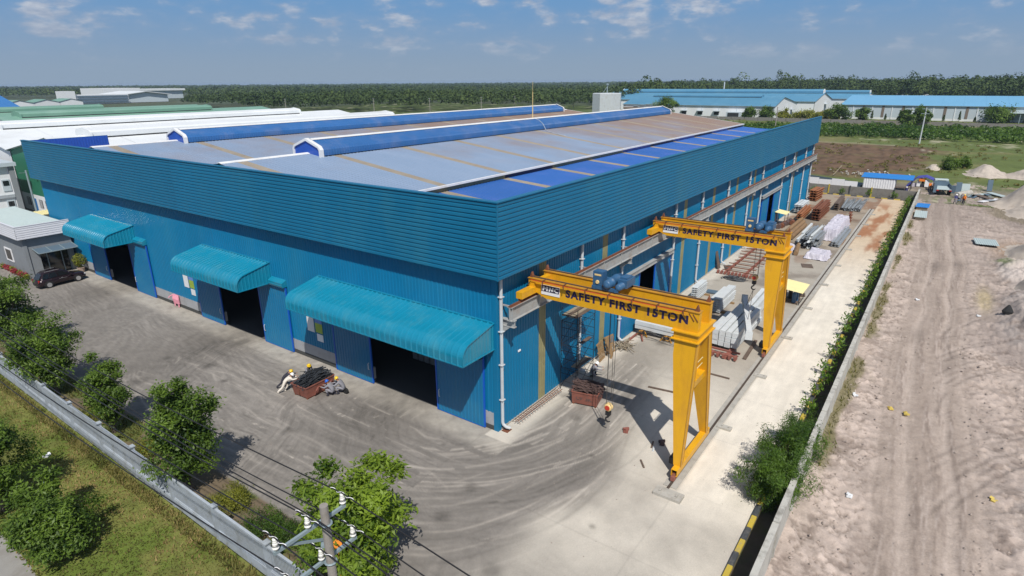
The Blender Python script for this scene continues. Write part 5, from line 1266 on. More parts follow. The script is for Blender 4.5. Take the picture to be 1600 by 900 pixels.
# ================================================================== PEOPLE
def person(label, loc, rz, pose, top, bottom, hat, group=None, sc=1.0, shoes='cloth_dark'):
    J = dict(pel=(0,0,.95), sp=(.0,0,1.15), ch=(.01,0,1.36), nk=(.02,0,1.49), hd=(.04,0,1.58), tp=(.04,0,1.70),
             sL=(0,.19,1.41), eL=(.02,.25,1.12), wL=(.08,.26,.87), hL=(.10,.26,.79), sR=(0,-.19,1.41), eR=(.02,-.25,1.12), wR=(.08,-.26,.87), hR=(.10,-.26,.79),
             pL=(0,.10,.90), kL=(.03,.11,.50), aL=(0,.11,.09), tL=(.17,.12,.04), pR=(0,-.10,.90), kR=(.03,-.11,.50), aR=(0,-.11,.09), tR=(.17,-.12,.04))
    J.update(pose)
    rad = dict(pel=(.18,.15), sp=(.18,.15), ch=(.20,.15), nk=(.06,.065), hd=(.09,.105), tp=(.07,.08), sL=.09, eL=.07, wL=.045, hL=.04, sR=.09, eR=.07, wR=.045, hR=.04,
               pL=.125, kL=.09, aL=.07, tL=.05, pR=.125, kR=.09, aR=.07, tR=.05)
    names = list(J); idx = {n: i for i, n in enumerate(names)}
    E = [('pel','sp'),('sp','ch'),('ch','nk'),('nk','hd'),('hd','tp'),('ch','sL'),('sL','eL'),('eL','wL'),('wL','hL'),('ch','sR'),('sR','eR'),('eR','wR'),('wR','hR'),
         ('pel','pL'),('pL','kL'),('kL','aL'),('aL','tL'),('pel','pR'),('pR','kR'),('kR','aR'),('aR','tR')]
    me = bpy.data.meshes.new('person'); me.from_pydata([Vector(J[n])*sc for n in names], [(idx[a], idx[b]) for a, b in E], [])
    o = bpy.data.objects.new('person', me); COL.objects.link(o); o.modifiers.new('skin', 'SKIN'); md = o.modifiers.new('sub', 'SUBSURF'); md.levels = 1; md.render_levels = 1
    for i, n in enumerate(names):
        r = rad[n]; me.skin_vertices[0].data[i].radius = (r if isinstance(r, tuple) else (r, r)); me.skin_vertices[0].data[i].use_root = (n == 'pel')
    bpy.context.view_layer.update()
    ev = bpy.data.meshes.new_from_object(o.evaluated_get(bpy.context.evaluated_depsgraph_get())); bpy.data.objects.remove(o)
    m = MB(); m.v = [tuple(v.co) for v in ev.vertices]; m.f = [tuple(p.vertices) for p in ev.polygons]; m.m = [0]*len(m.f)
    P = np.array([J[n] for n in names])*sc
    reg = {n: 1 for n in names}
    for n in ('sp','ch','sL','eL','sR','eR','wL','wR'): reg[n] = 0
    for n in ('nk','hd','tp','hL','hR'): reg[n] = 2
    for n in ('aL','aR','tL','tR'): reg[n] = 3
    for k, f in enumerate(m.f):
        c = np.mean([m.v[i] for i in f], axis=0); m.m[k] = reg[names[int(np.argmin(((P-c)**2).sum(1)))]]
    m.cm = 2                                                 # fingers, thumb, nose, ears
    for s in 'LR':
        w, h = Vector(J['w'+s])*sc, Vector(J['h'+s])*sc; d = (h-w).normalized(); r = d.cross(Vector((0,0,1)))
        r = r.normalized() if r.length > .1 else Vector((1,0,0)); b = r.cross(d)
        for k in range(4):
            p = h + r*(k-1.5)*.018; q = p+d*(.055+.012*(1-abs(k-1.5)/1.5)); m.tube([p-d*.02, q, q+d*.03-b*.02], [.010,.009,.007], 5)
        m.tube([h-d*.02+r*.03, h+r*.055+d*.03, h+r*.05+d*.055], [.011,.009,.007], 5)
    hd = Vector(J['hd'])*sc; fw = (Vector(J['tp'])-Vector(J['nk'])); f = Vector((1,0,0)) if abs(fw.normalized().x) < .75 else Vector((.3,0,-1)); f = f.normalized()
    m.bar(hd+f*.09, hd+f*.125-Vector((0,0,.02)), .022, .05)
    for s in (-1, 1): m.bar(hd+Vector((0,s*.085,-.01)), hd+Vector((0,s*.10,.015)), .04, .05)
    body = m.build('person', [M[top], M[bottom], M['skin'], M[shoes]], None, True, loc, rz); tag(body, label, 'person', group)
    if hat:
        up = (Vector(J['tp'])-Vector(J['nk'])).normalized(); q = Vector((0,0,1)).rotation_difference(up).to_matrix().to_4x4(); q.translation = Vector(J['tp'])*sc - up*.06
        hm = MB(); hm.lathe([(.02,.135),(.07,.12),(.115,.07),(.132,.0),(.165,-.012),(.165,-.028),(.10,-.03)], (0,0,0), 14); hm.v = [tuple(q @ Vector(v)) for v in hm.v]
        hm.build('hard_hat', M[hat], body, True)
    return body
push = dict(pel=(-.42,0,.82), sp=(-.27,0,.96), ch=(-.08,0,1.10), nk=(.05,0,1.18), hd=(.13,0,1.25), tp=(.19,0,1.35), sL=(-.05,.19,1.12), eL=(.14,.24,.98), wL=(.38,.2,1.0), hL=(.46,.2,1.02), sR=(-.05,-.19,1.12), eR=(.14,-.24,.98), wR=(.38,-.2,1.0), hR=(.46,-.2,1.02),
            pL=(-.43,.1,.78), kL=(-.25,.12,.42), aL=(-.55,.12,.10), tL=(-.40,.13,.04), pR=(-.43,-.1,.78), kR=(-.62,-.12,.42), aR=(-.98,-.12,.14), tR=(-.88,-.12,.04))
crouch = dict(pel=(-.28,0,.36), sp=(-.2,0,.56), ch=(-.06,0,.76), nk=(.04,0,.86), hd=(.10,0,.94), tp=(.14,0,1.05), sL=(-.04,.19,.80), eL=(.18,.25,.62), wL=(.42,.18,.62), hL=(.50,.17,.63), sR=(-.04,-.19,.80), eR=(.18,-.25,.62), wR=(.42,-.18,.58), hR=(.50,-.17,.59),
              pL=(-.27,.1,.34), kL=(.16,.16,.50), aL=(.0,.16,.10), tL=(.16,.17,.04), pR=(-.27,-.1,.34), kR=(.06,-.16,.14), aR=(-.32,-.16,.09), tR=(-.36,-.16,.05))
lean = dict(sp=(.08,0,1.13), ch=(.22,0,1.30), nk=(.32,0,1.40), hd=(.38,0,1.48), tp=(.42,0,1.59), sL=(.2,.19,1.33), eL=(.36,.24,1.10), wL=(.55,.18,1.12), hL=(.63,.17,1.13), sR=(.2,-.19,1.33), eR=(.36,-.24,1.10), wR=(.55,-.18,1.10), hR=(.63,-.17,1.11))
walk = dict(kL=(.14,.11,.52), aL=(.22,.11,.09), tL=(.38,.12,.05), kR=(-.06,-.11,.50), aR=(-.28,-.11,.13), tR=(-.14,-.12,.05), eL=(-.08,.25,1.13), wL=(.05,.27,.9), hL=(.08,.27,.82), eR=(.12,-.25,1.13), wR=(.30,-.22,1.0), hR=(.36,-.2,.96))
GW = 'workers round the loaded skip'
person('person in a pale suit and white hard hat pushing the loaded skip', (-4.25,15.35,0), R_(-35), push, 'cloth_white', 'cloth_white', 'hat_white', GW, 1.0, 'cloth_white')
person('person in dark clothes and yellow hard hat behind the one in the pale suit', (-3.95,15.9,0), R_(-48), push, 'cloth_dark', 'cloth_dark', 'hat_yellow', GW)
person('person in grey with yellow hard hat leaning over the back of the skip', (-2.75,15.45,0), R_(-100), lean, 'cloth_grey', 'cloth_grey', 'hat_yellow', GW)
person('person in a blue hard hat crouching with both hands at the skip wheel', (-3.1,12.6,0), R_(112), crouch, 'cloth_grey', 'cloth_grey', 'hat_blue', GW, 1.1)
person('person in grey with yellow hard hat kneeling beside the one in the blue hat', (-2.5,12.25,0), R_(125), crouch, 'cloth_grey', 'cloth_grey', 'hat_yellow', GW, 1.2)
person('person in grey and a pale cap sitting in the crane shadow by the scaffold', (10.2,-1.45,0), R_(-60), crouch, 'cloth_grey', 'cloth_grey', 'hat_white', None, 1.1)
person('person in white hard hat and dark top walking on the sandy ground', (104.1,-22.3,0), R_(200), walk, 'cloth_navy', 'cloth_grey', 'hat_white', 'people on the sandy ground')
person('person in an orange jacket standing on the sandy ground', (104.6,-23.5,0), R_(150), {}, 'cloth_orange', 'cloth_dark', 'hat_yellow', 'people on the sandy ground')
person('person in a pale grey top just behind the orange jacket', (106.0,-23.2,0), R_(180), {}, 'cloth_grey', 'cloth_grey', None, 'people on the sandy ground')
person('person in blue standing behind the end wall near the blue roofed shed', (108.5,-14.6,0), R_(150), {}, 'cloth_navy', 'cloth_grey', 'hat_white')
person('person in orange with dark trousers standing between tent and truck', (117.2,-18.0,0), R_(200), walk, 'cloth_orange', 'cloth_dark', None)
m = MB(); m.tube([(-2.35,11.85,.20),(-2.2,11.86,.20)], .22, 14); tag(m.build('tyre', M['rubber']), 'black tyre standing on the ground beside the kneeling person', 'tyre')
# pink coat on the plinth
m = MB()
for k in range(5): m.tube([(-.16,39.35+k*.18,1.25),(-.24,39.3+k*.2,.85),(-.18,39.3+k*.2,.35)], [.10,.14,.10], 8)
for s in (39.35, 40.1): m.tube([(-.2,s,.4),(-.2,s,.02)], .07, 6)
m.tube([(-.2,40.15,1.2),(-.4,40.5,1.0),(-.5,40.6,.85)], [.07,.06,.05], 6)
tag(m.build('coat', M['cloth_pink']), 'pink coat hung on a rail against the grey plinth between two canopies', 'coat')

# ================================================================== CAR
def car(loc, rz, label, paint):
    o = thing('parked_car', label, 'car', loc, rz)
    # stations along the body: x, half width at sill/belt, belt z, bonnet/boot z
    st = [(-2.35,.62,.74,.86),(-2.28,.80,.90,.98),(-1.9,.90,.96,1.02),(-.8,.92,.96,1.02),(.4,.92,.95,1.01),(1.0,.91,.94,1.02),(1.75,.88,.86,.96),(2.2,.80,.76,.86),(2.36,.62,.62,.74)]
    m = MB(); vs = []
    for (x, w, bz, tz) in st: vs += [(x,-w*.86,.30),(x,-w,.46),(x,-w*1.01,bz-.12),(x,-w*.93,bz),(x,-w*.6,tz),(x,0,tz+.03),(x,w*.6,tz),(x,w*.93,bz),(x,w*1.01,bz-.12),(x,w,.46),(x,w*.86,.30)]
    k = 11; fs = [(i*k+j, i*k+j+1, (i+1)*k+j+1, (i+1)*k+j) for i in range(len(st)-1) for j in range(k-1)]
    fs += [(i*k+k-1, i*k, (i+1)*k, (i+1)*k+k-1) for i in range(len(st)-1)] + [tuple(range(k))[::-1], tuple((len(st)-1)*k+j for j in range(k))]
    m.add(vs, fs); m.build('body', M[paint], o, True)
    # cabin: lower edge wide, roof narrow
    lo = [(-2.15,.74,1.0),(-1.75,.80,1.0),(.55,.82,1.0),(1.22,.74,1.0)]; hi = [(-1.75,.58,1.58),(-1.35,.63,1.70),(-.05,.64,1.71),(.30,.58,1.62)]
    m = MB(); vs = []
    for (a, b) in zip(lo, hi): vs += [(a[0],-a[1],a[2]-.04),(b[0],-b[1],b[2]),(b[0],b[1],b[2]),(a[0],a[1],a[2]-.04)]
    fs = [(i*4+j, i*4+j+1, i*4+j+5, i*4+j+4) for i in range(3) for j in range(3)]+[(3,2,1,0),(12,13,14,15)]
    m.add(vs, fs); m.build('cabin', M[paint], o, True)
    def pane(p, name): q = MB(); q.add(p, [(0,1,2,3)]); return q
    g = MB(); e = .012
    for s in (-1, 1):
        for (xa, xb, ta, tb) in ((-1.95,-1.30,-1.62,-1.20),(-1.22,-.42,-1.14,-.50),(-.34,.70,-.42,.12)):
            p = []
            for (x, t) in ((xa,1.06),(xb,1.06),(tb,1.60),(ta,1.60)):
                w = .80+(.60-.80)*(t-1.0)/.70; p.append((x, s*(w+.035), t))
            g = MB(); g.add(p if s < 0 else p[::-1], [(0,1,2,3)]); g.add([(a, b-s*.01, c_) for a, b, c_ in p], [(0,1,2,3)]); g.build('side_window', M['glass_dark'], o)
    g = MB(); g.add([(1.24,-.68,1.03),(1.24,.68,1.03),(.34,.54,1.62),(.34,-.54,1.62)], [(0,1,2,3)]); g.v = [(a+.03, b, c_+.03) for a, b, c_ in g.v]; g.build('windscreen', M['glass_dark'], o)
    g = MB(); g.add([(-2.2,.62,1.04),(-2.2,-.62,1.04),(-1.80,-.52,1.56),(-1.80,.52,1.56)], [(0,1,2,3)]); g.build('rear_window', M['glass_dark'], o)
    m = MB()
    for s in (-1, 1): m.bar((-1.5,s*.56,1.76),(-.1,s*.56,1.77),.035,.04)
    m.build('roof_rail', M['alloy'], o)
    for x in (-1.42, 1.42):
        for s in (-1, 1):
            w = MB(); w.lathe([(.20,-.11),(.34,-.11),(.37,-.07),(.37,.07),(.34,.11),(.20,.11)], (x, s*.84, .37), 18, 'Y'); wh = w.build('wheel', M['rubber'], o)
            r = MB(); r.lathe([(.0,.0),(.08,.02),(.22,.0),(.24,.03),(.24,-.03),(.0,-.03)], (x, s*.955, .37), 16, 'Y')
            for kk in range(6):
                t = kk*math.pi/3; r.bar((x+.06*math.cos(t), s*.975, .37+.06*math.sin(t)), (x+.22*math.cos(t), s*.97, .37+.22*math.sin(t)), .03, .06)
            r.build('rim', M['alloy'], wh)
            a = MB(); a.tube([(x+.43*math.cos(t), s*.915, .37+.43*math.sin(t)) for t in np.linspace(-.15, math.pi+.15, 10)], .035, 5); a.build('wheel_arch', M['rubber'], o)
    for s in (-1, 1):
        m = MB(); m.rbox((-2.24,s*.70,.86), (.14,.16,.26), s*.2); m.build('tail_light', M['lamp_red'], o)
        m = MB(); m.rbox((2.20,s*.66,.70), (.18,.26,.14), -s*.35); m.build('headlight', M['lamp_clear'], o)
        m = MB(); m.rbox((.72,s*1.0,1.06), (.14,.2,.14)); m.build('mirror', M[paint], o)
        m = MB(); m.box(-.40,.38,s*.945-.01,s*.945+.01,.80,.82); m.box(-.2,-.02,s*.955-.01,s*.955+.01,.86,.89); m.build('door_handle', M['alloy'], o)
    m = MB(); m.box(-2.36,-2.22,-.5,.5,.42,.60); m.box(2.26,2.37,-.55,.55,.36,.52); m.build('bumper', M['rubber'], o)
    return o
car((-3.85, 58.15, 0), R_(4), 'dark maroon SUV parked nose-in by the grey guard house', 'car_paint')

# ================================================================== GUARD HOUSE
G = thing('guard_house', 'grey guard house with a white slatted fascia and a dark glass canopy', 'guard house', (0,0,0))
gx0, gx1, gy0, gy1 = -4.95, -.35, 63.1, 80.0
m = MB(); m.box(gx0, gx0+.25, gy0+.251, gy1, 0, 4.7); m.box(gx0, gx0+1.25, gy0, gy0+.25, 0, 4.7); m.box(gx0+1.25, gx1, gy0, gy0+.25, 3.0, 4.7); m.box(gx1-.5, gx1, gy0, gy0+.25, 0, 3.0); m.box(gx0+.251, gx1, gy1-.25, gy1, 0, 4.7)
m.build('wall', M['guard_grey'], G)
m = MB(); m.box(gx0-.12, gx0+.22, gy0-.12, gy0+.3, 0, 4.6); m.build('corner_column', M['guard_grey'], G)
m = MB(); m.box(gx0+1.25, gx1-.5, gy0+.3, gy0+.36, 0, 3.0); m.build('shopfront_glass', M['glass_dark'], G)
m = MB()
for x in (gx0+1.25, gx0+1.95, gx1-1.2, gx1-.5): m.box(x-.04, x+.04, gy0+.2, gy0+.298, 0, 3.0)
m.box(gx0+1.25, gx1-.5, gy0+.2, gy0+.297, 2.94, 3.0); m.build('door_frame', M['arm_galv'], G)
m = MB(); m.box(-5.0, -4.93, 68.2, 70.2, 1.2, 2.5); m.build('window_pane', M['glass_dark'], G)
m = MB(); 
for (a, b, c_, d_) in ((68.05,68.2,1.05,2.65),(70.2,70.35,1.05,2.65),(68.201,70.199,1.05,1.2),(68.201,70.199,2.5,2.65)): m.box(-5.04,-4.92,a,b,c_,d_)
m.build('window_frame', M['white_paint'], G)
m = MB(); m.sweep(siding(1.45, .24, .03), lambda a,b,t: (t, 62.55-b, 4.6+a), gx0-.6, gx1+.05); m.sweep(siding(1.45, .24, .03), lambda a,b,t: (gx0-.6-b, t, 4.6+a), 62.55, gy1+.5); m.build('fascia', M['fascia_white'], G)
m = MB(); m.box(gx0-.55, gx1+.03, 62.6, gy1+.45, 4.56, 4.62); m.build('ceiling', M['guard_grey'], G)
m = MB(); m.sweep(ribs(17.6, .4, .04), lambda a,b,t: (t, 62.7+a, 5.55+b+.02*(t+5)), gx0-.5, gx1); m.build('roof', M['sheet_pale'], G)
m = MB(); m.box(gx0-.66, gx0-.45, 62.5, gy1+.5, 6.05, 6.11); m.box(gx0-.448, gx1+.05, 62.5, 62.7, 6.05, 6.108); m.build('fascia_cap', M['fascia_white'], G)
m = MB(); m.add([(-4.3,63.05,3.25),(-.4,63.05,3.25),(-.4,61.35,2.95),(-4.3,61.35,2.95),(-4.3,63.05,3.28),(-.4,63.05,3.28),(-.4,61.35,2.98),(-4.3,61.35,2.98)], [(3,2,1,0),(4,5,6,7),(0,1,5,4),(2,3,7,6),(1,2,6,5),(3,0,4,7)]); m.build('glass_canopy', M['slate_steel'], G)
m = MB()
for x in (-4.3, -3.0, -1.7, -.4): m.bar((x,63.05,3.30),(x,61.32,3.0),.06,.08)
m.bar((-4.3,61.33,2.98),(-.4,61.33,2.98),.06,.08); m.build('canopy_rib', M['arm_galv'], G)

# ================================================================== FOLIAGE BUILDERS
LEAF = 1.7
def tree(name, label, loc, h, crown, leafn, lsize, mat, cat='tree', group=None, seed=0, trunk=.11, th=None, clumps=26, aspect=.42, flat=.75, cr=.6, tint0=0.0):
    """crown: (rx, ry, rz, zc) ellipsoid filled with leaf clumps on limbs"""
    r = np.random.default_rng(seed); o = thing(name, label, cat, loc, r.uniform(0, 6.28), group)
    rx, ry, rz, zc = crown
    d = unit(r.normal(size=(clumps, 3))); rad = r.uniform(.25, 1.0, (clumps, 1))**.55
    lump = 1+.28*r.normal(size=(clumps, 1)).clip(-1, 1)
    C = d*rad*lump*np.array((rx, ry, rz)) + np.array((0, 0, zc)); C[:, 2] = np.maximum(C[:, 2], h*.12)
    m = MB(); top = zc-rz*.1; wob = r.normal(0, .05, 2)*h
    pts = [(0,0,-.05),(wob[0]*.4,wob[1]*.4,top*.35),(wob[0],wob[1],top*.75),(wob[0]*1.3,wob[1]*1.3,top)]
    m.tube(pts, [trunk*1.25, trunk, trunk*.75, trunk*.35], 8)
    for c in C[::2]:
        t = r.uniform(.35, .95); b = Vector(pts[1]).lerp(Vector(pts[3]), t); mid = b.lerp(Vector(c), .5)+Vector((0,0,-.05*h*.3))
        m.tube([b, mid, Vector(c)], [trunk*.38, trunk*.24, trunk*.08], 5)
    m.build('trunk', M['bark'], o)
    leafn = int(leafn*LEAF); per = leafn//clumps; ctr = np.repeat(C, per, 0); n = len(ctr); g = r.normal(size=(n, 3))
    L = ctr + unit(g)*(np.abs(r.normal(.66, .30, (n, 1))))*cr*np.array((1, 1, flat))*np.repeat(r.uniform(.65, 1.25, (clumps, 1)), per, 0)
    out = unit(L-np.array((0, 0, zc-rz*.3))); N = unit(out*.6+np.array((0, 0, .8))+r.normal(0, .55, (n, 3)))
    V = leaf_quads(L, N, lsize, aspect, r, .25)
    ht = (L[:, 2]-zc)/rz
    tint = np.clip(np.repeat(r.normal(.50, .18, clumps), per)+r.normal(0, .16, n)+tint0, 0, 1)
    put('crown', faces_mesh('crown', V, M[mat], tint), o); return o
GT = 'trees behind the front fence'
tree('tree', 'bright green tree with large leaves right behind the utility pole', (-13.2,-1.8,0), 5.9, (2.1,2.2,2.5,3.2), 11500, .28, 'leaf_bright', group=GT, seed=31, clumps=60, cr=.72, tint0=.12, aspect=.38)
tree('tree', 'tall dense dark green tree at the middle of the front fence', (-14.2,10.2,0), 6.6, (1.30,1.45,2.75,3.7), 12500, .21, 'leaf_tree', group=GT, seed=32, clumps=64, cr=.72, tint0=.05)
tree('tree', 'small narrow tree between two larger trees by the front fence', (-14.1,20.0,0), 5.1, (.85,.95,2.1,2.9), 6800, .20, 'leaf_tree', group=GT, seed=33, clumps=44, cr=.55, tint0=.08)
tree('tree', 'wide round tree with yellowing leaves by the front fence', (-14.1,29.0,0), 5.6, (1.7,1.8,2.2,3.3), 11500, .22, 'leaf_tree', group=GT, seed=34, clumps=60, cr=.78, tint0=.1)
tree('tree', 'bushy tree at the left picture edge in front of the yard', (-13.3,39.5,0), 6.3, (1.9,2.0,2.5,3.8), 9000, .23, 'leaf_tree', group=GT, seed=35, clumps=54, cr=.8, tint0=.12)
tree('tree', 'leafy tree farthest along the front fence towards the guard house', (-12.6,49.5,0), 5.6, (2.0,2.2,2.0,3.5), 6500, .24, 'leaf_tree', group=GT, seed=36, clumps=44, cr=.8, tint0=.1)
tree('tree', 'large dark tree on the grass at the left picture edge', (-20.8,16.6,0), 4.9, (1.8,1.9,2.0,2.9), 9500, .20, 'leaf_tree', group='trees on the grass verge', seed=37, clumps=58, cr=.72, tint0=.04)
tree('tree', 'low spreading bushy tree on the grass in the lower left corner', (-20.4,10.7,0), 3.4, (1.6,1.6,1.35,1.7), 8200, .20, 'leaf_tree', group='trees on the grass verge', seed=38, clumps=56, cr=.62, tint0=.1)
tree('tree', 'young tree on the grass between the two verge trees', (-19.7,13.4,0), 3.2, (.8,.8,1.0,2.0), 2400, .20, 'leaf_tree', group='trees on the grass verge', seed=39, clumps=18, cr=.45, tint0=.08)
SHB = 'shrubs behind the front fence'
for k, (x, y, h, lb, mt) in enumerate(((-13.9,3.9,1.5,'feathery green shrub left of the utility pole','leaf_fine'),(-13.4,2.4,1.3,'low green shrub closest to the tree behind the utility pole','leaf_fine'),(-13.7,7.1,1.0,'yellowish shrub at the foot of the tall dense tree','leaf_yellow'),(-13.0,0.8,1.2,'small fine-leaved shrub under the bright green tree','leaf_fine'),(-13.8,15.6,1.1,'yellow-green shrub between the tall tree and the narrow tree','leaf_yellow'),(-13.9,23.0,1.0,'low weedy shrub by the fence near the narrow tree','leaf_yellow'))):
    tree('shrub', lb, (x,y,0), h, (.95,1.05,h*.45,h*.5), 2600, .11, mt, 'shrub', SHB, 50+k, .03, clumps=26, cr=.4, aspect=.3, flat=1.0)
BR = 'bushes at the kerb beside the boundary wall'
for k, (x, y, h, rx, lb, n) in enumerate(((2.9,-15.75,3.1,1.35,'big feathery bush by the kerb, the nearest to the camera',9000),(5.6,-15.95,2.9,1.3,'big feathery bush by the kerb, in the middle of the thicket',8000),(8.3,-16.0,2.3,1.1,'feathery bush by the kerb, the one next to the first sapling',5000))):
    tree('bush', lb, (x,y,0), h, (rx*1.15,rx*.95,h*.46,h*.52), n, .17, 'leaf_fine', 'bush', BR, 60+k, .05, clumps=44, cr=.5, aspect=.22, flat=1.1)
# row of saplings in the planting strip
def sapling_proto(seed, h):
    r = np.random.default_rng(seed); o = thing('sapling', 'leafy sapling in the row between striped kerb and boundary wall', 'sapling', (0,0,0), 0, 'saplings along the boundary wall')
    m = MB(); m.tube([(0,0,-.03),(.03,.02,h*.5),(.0,.0,h)], [.028,.02,.01], 5)
    bs = []
    for k in range(7):
        a = r.uniform(0, 6.28); z = h*r.uniform(.35, .98); b = Vector((.32*math.cos(a), .32*math.sin(a), z+.12)); m.tube([(0,0,z-.1), b], [.012,.006], 4); bs.append(b)
    m.build('trunk', M['bark'], o)
    n = 104; c = np.array([bs[i] for i in r.integers(0, 7, n)])+r.normal(0, .17, (n, 3)); c[:, 2] = np.maximum(c[:, 2], .15)
    N = unit(c*np.array((1,1,0))+np.array((0,0,.6))+r.normal(0, .5, (n, 3)))
    put('crown', faces_mesh('crown', leaf_quads(c, N, .30, .40, r, .5), M['leaf_sapling'], np.clip(r.normal(.45, .22, n), 0, 1)), o); return o
protos = [sapling_proto(70+k, (1.15, 1.45, 1.3, 1.0)[k]) for k in range(4)]
xs_s = [13.2]; 
while xs_s[-1] < 100: xs_s.append(xs_s[-1]+RNG.uniform(2.0, 3.3))
for i, x in enumerate(xs_s):
    s = RNG.uniform(.78, 1.15); y = -15.62+RNG.normal(0, .08)
    lb = 'leafy sapling between striped kerb and boundary wall, '+ordinal(i)+' from the big bush'
    if i < 4: protos[i].location = (x, y, 0); protos[i].scale = (s,)*3; protos[i]['label'] = lb
    else: dup(protos[i % 4], (x, y, 0), RNG.uniform(0, 6.28), lb, None, s)
for k in range(3):                                    # tall dry stalks by the bush
    x, y = 4.6+k*1.2, -14.9+.2*k; m = MB(); m.tube([(x,y,0),(x+.1,y+.15,1.0),(x+.05,y+.5,1.9)], [.014,.01,.006], 4)
    for z in (1.2, 1.5, 1.8): m.tube([(x+.08,y+.3,z),(x+.3,y+.4,z+.1)], .008, 4)
    tag(m.build('dry_stalk', M['wood_grey']), 'tall thin dry stalk at the kerb beside the big bush, '+ordinal(k)+' from the camera', 'stalk', 'dry stalks by the bush')
# pot shrub and red flowers by the guard house
pt = thing('potted_shrub', 'green and orange shrub in a pot at the guard house corner', 'potted plant', (-.75, 60.9, 0))
m = MB(); m.lathe([(.0,0),(.26,0),(.38,.55),(.42,.55),(.42,.62),(.34,.62),(.0,.55)], (0,0,0), 12); m.build('pot', M['terracotta'], pt)
r = np.random.default_rng(90); L = r.normal(size=(900,3)); L = unit(L)*r.uniform(.3,1,(900,1))**.5*np.array((.75,.75,.85))+np.array((0,0,1.5))
put('crown', faces_mesh('crown', leaf_quads(L, unit(L-np.array((0,0,1.3))+r.normal(0,.4,(900,3))), .2, .45, r), M['leaf_yellow'], np.clip(r.normal(.4,.25,900),0,1)), pt)
for k in range(10):
    y = 62.9+k*.85; r = np.random.default_rng(95+k); n = 200; L = unit(r.normal(size=(n,3)))*r.uniform(.3,1,(n,1))*np.array((.36,.40,.36))+np.array((0,0,.36))
    o = put('flowering_plant', faces_mesh('flowering_plant', leaf_quads(L, unit(L+r.normal(0,.4,(n,3))), .17, .6, r), M['leaf_red' if k % 3 else 'leaf_yellow'], np.clip(r.normal(.6,.3,n),0,1)), None, (-5.45+r.normal(0,.08), y, 0)); tag(o, ('low red flowering plant' if k % 3 else 'low yellow-green plant')+' along the guard house wall, '+ordinal(k)+' from the corner', 'flower', 'flowers along the guard house')

# ================================================================== FRONT FENCE
FN = thing('front_fence', 'pale blue-grey concrete fence with vertical slats and square pillars', 'fence', (0,0,0))
fy0, pitch, nb = -20.1, 4.25, 23
pb = MB(); pb.box(-.12,.12,-.12,.12,0,1.95); pb.box(-.16,.16,-.16,.16,1.95,2.01); pme = pb.mesh('pillar', M['fence_paint'])
cb = MB(); cb.prism([(-.08,0),(.08,0),(.08,.50),(-.08,.50)], lambda a,b,t: (a,t,b), .121, pitch-.121); cme = cb.mesh('base_wall', M['fence_paint'])
rb_ = MB(); rb_.box(-.06,.06,.121,pitch-.121,1.72,1.82); rb_.box(-.055,.055,.121,pitch-.121,.502,.56); rme = rb_.mesh('rail', M['fence_paint'])
sb_ = MB()
for k in range(37): y = .18+k*(pitch-.36)/36; sb_.box(-.012,.012,y-.023,y+.023,.56,1.719)
sme = sb_.mesh('slat', M['fence_paint'])
for i in range(nb):
    y = fy0+i*pitch; put('pillar', pme, FN, (-15.38, y, 0)); put('base_wall', cme, FN, (-15.38, y, 0)); put('rail', rme, FN, (-15.38, y, 0)); s = put('slat', sme, FN, (-15.38, y, 0)); s['kind'] = 'stuff'
# right boundary wall: concrete panels between posts
BW = thing('boundary_wall', 'long weathered concrete boundary wall between the yard and the sandy plot', 'wall', (0,0,0))
for i in range(31):
    x = -17+i*3.95; h = 1.88+RNG.normal(0,.012)
    m = MB(); m.box(x+.09, x+3.86, -16.80, -16.68, -.3, h); m.build('wall_panel', M['wall_weathered'], BW)
    m = MB(); m.box(x+.085, x+3.865, -16.88, -16.60, h, h+.09); m.build('coping', M['wall_weathered'], BW)
    m = MB(); m.box(x-.09, x+.085, -16.86, -16.62, -.3, 2.03); m.build('post', M['wall_weathered'], BW)
EW = thing('end_wall', 'grey block wall with yellow and black posts across the end of the yard', 'wall', (0,0,0))
for i in range(7):
    y = -16.55+i*3.6
    m = MB(); m.box(104.0, 104.18, y+.12, y+3.48, -.2, 1.62); m.build('wall_panel', M['wall_grey'], EW)
    m = MB(); m.box(103.9, 104.2, y-.12, y+.118, -.2, 1.74); m.build('post', M['kerb_black' if i % 2 else 'kerb_yellow'], EW)
for i, y in enumerate((-13.2, -9.0, -4.5, 0.4, 2.6)):
    o = dup(protos[i % 4], (103.4, y, 0), .7*i, 'leafy sapling along the grey end wall, '+ordinal(i)+' from the boundary wall corner', 'saplings along the end wall', 1.0)

# ================================================================== UTILITY POLE AND WIRES
UP = thing('utility_pole', 'concrete utility pole with two grey crossarms and white insulators', 'utility pole', (-19.2, -9.25, 0))
m = MB(); m.tube([(0,0,-.2),(0,0,11.25)], [.16,.105], 16); m.build('pole_shaft', M['pole_concrete'], UP)
def arm(x0, x1, z, y=-.16):
    m = MB(); m.bar((x0,y,z),(x1,y,z),.07,.085); a = m.build('crossarm', M['arm_galv'], UP); return a
a1 = arm(-1.35, .72, 10.72, .15); a2 = arm(-1.25, .95, 9.55, .15)
m = MB(); m.bar((-.95,.2,10.66),(.08,.16,10.10),.05,.06); m.bar((.10,.0,10.1),(-.1,.16,10.05),.2,.08); m.build('brace', M['arm_galv'], UP)
m = MB()
for z in (10.72, 9.55): m.tube([(.14*math.cos(t), .14*math.sin(t), z) for t in np.linspace(0, 6.28, 13)], .03, 5)
m.build('clamp_band', M['arm_galv'], UP)
ins = [(.66,10.77),(-.40,10.77),(-1.28,10.77),(.86,9.60),(-.15,9.60),(-1.15,9.60)]
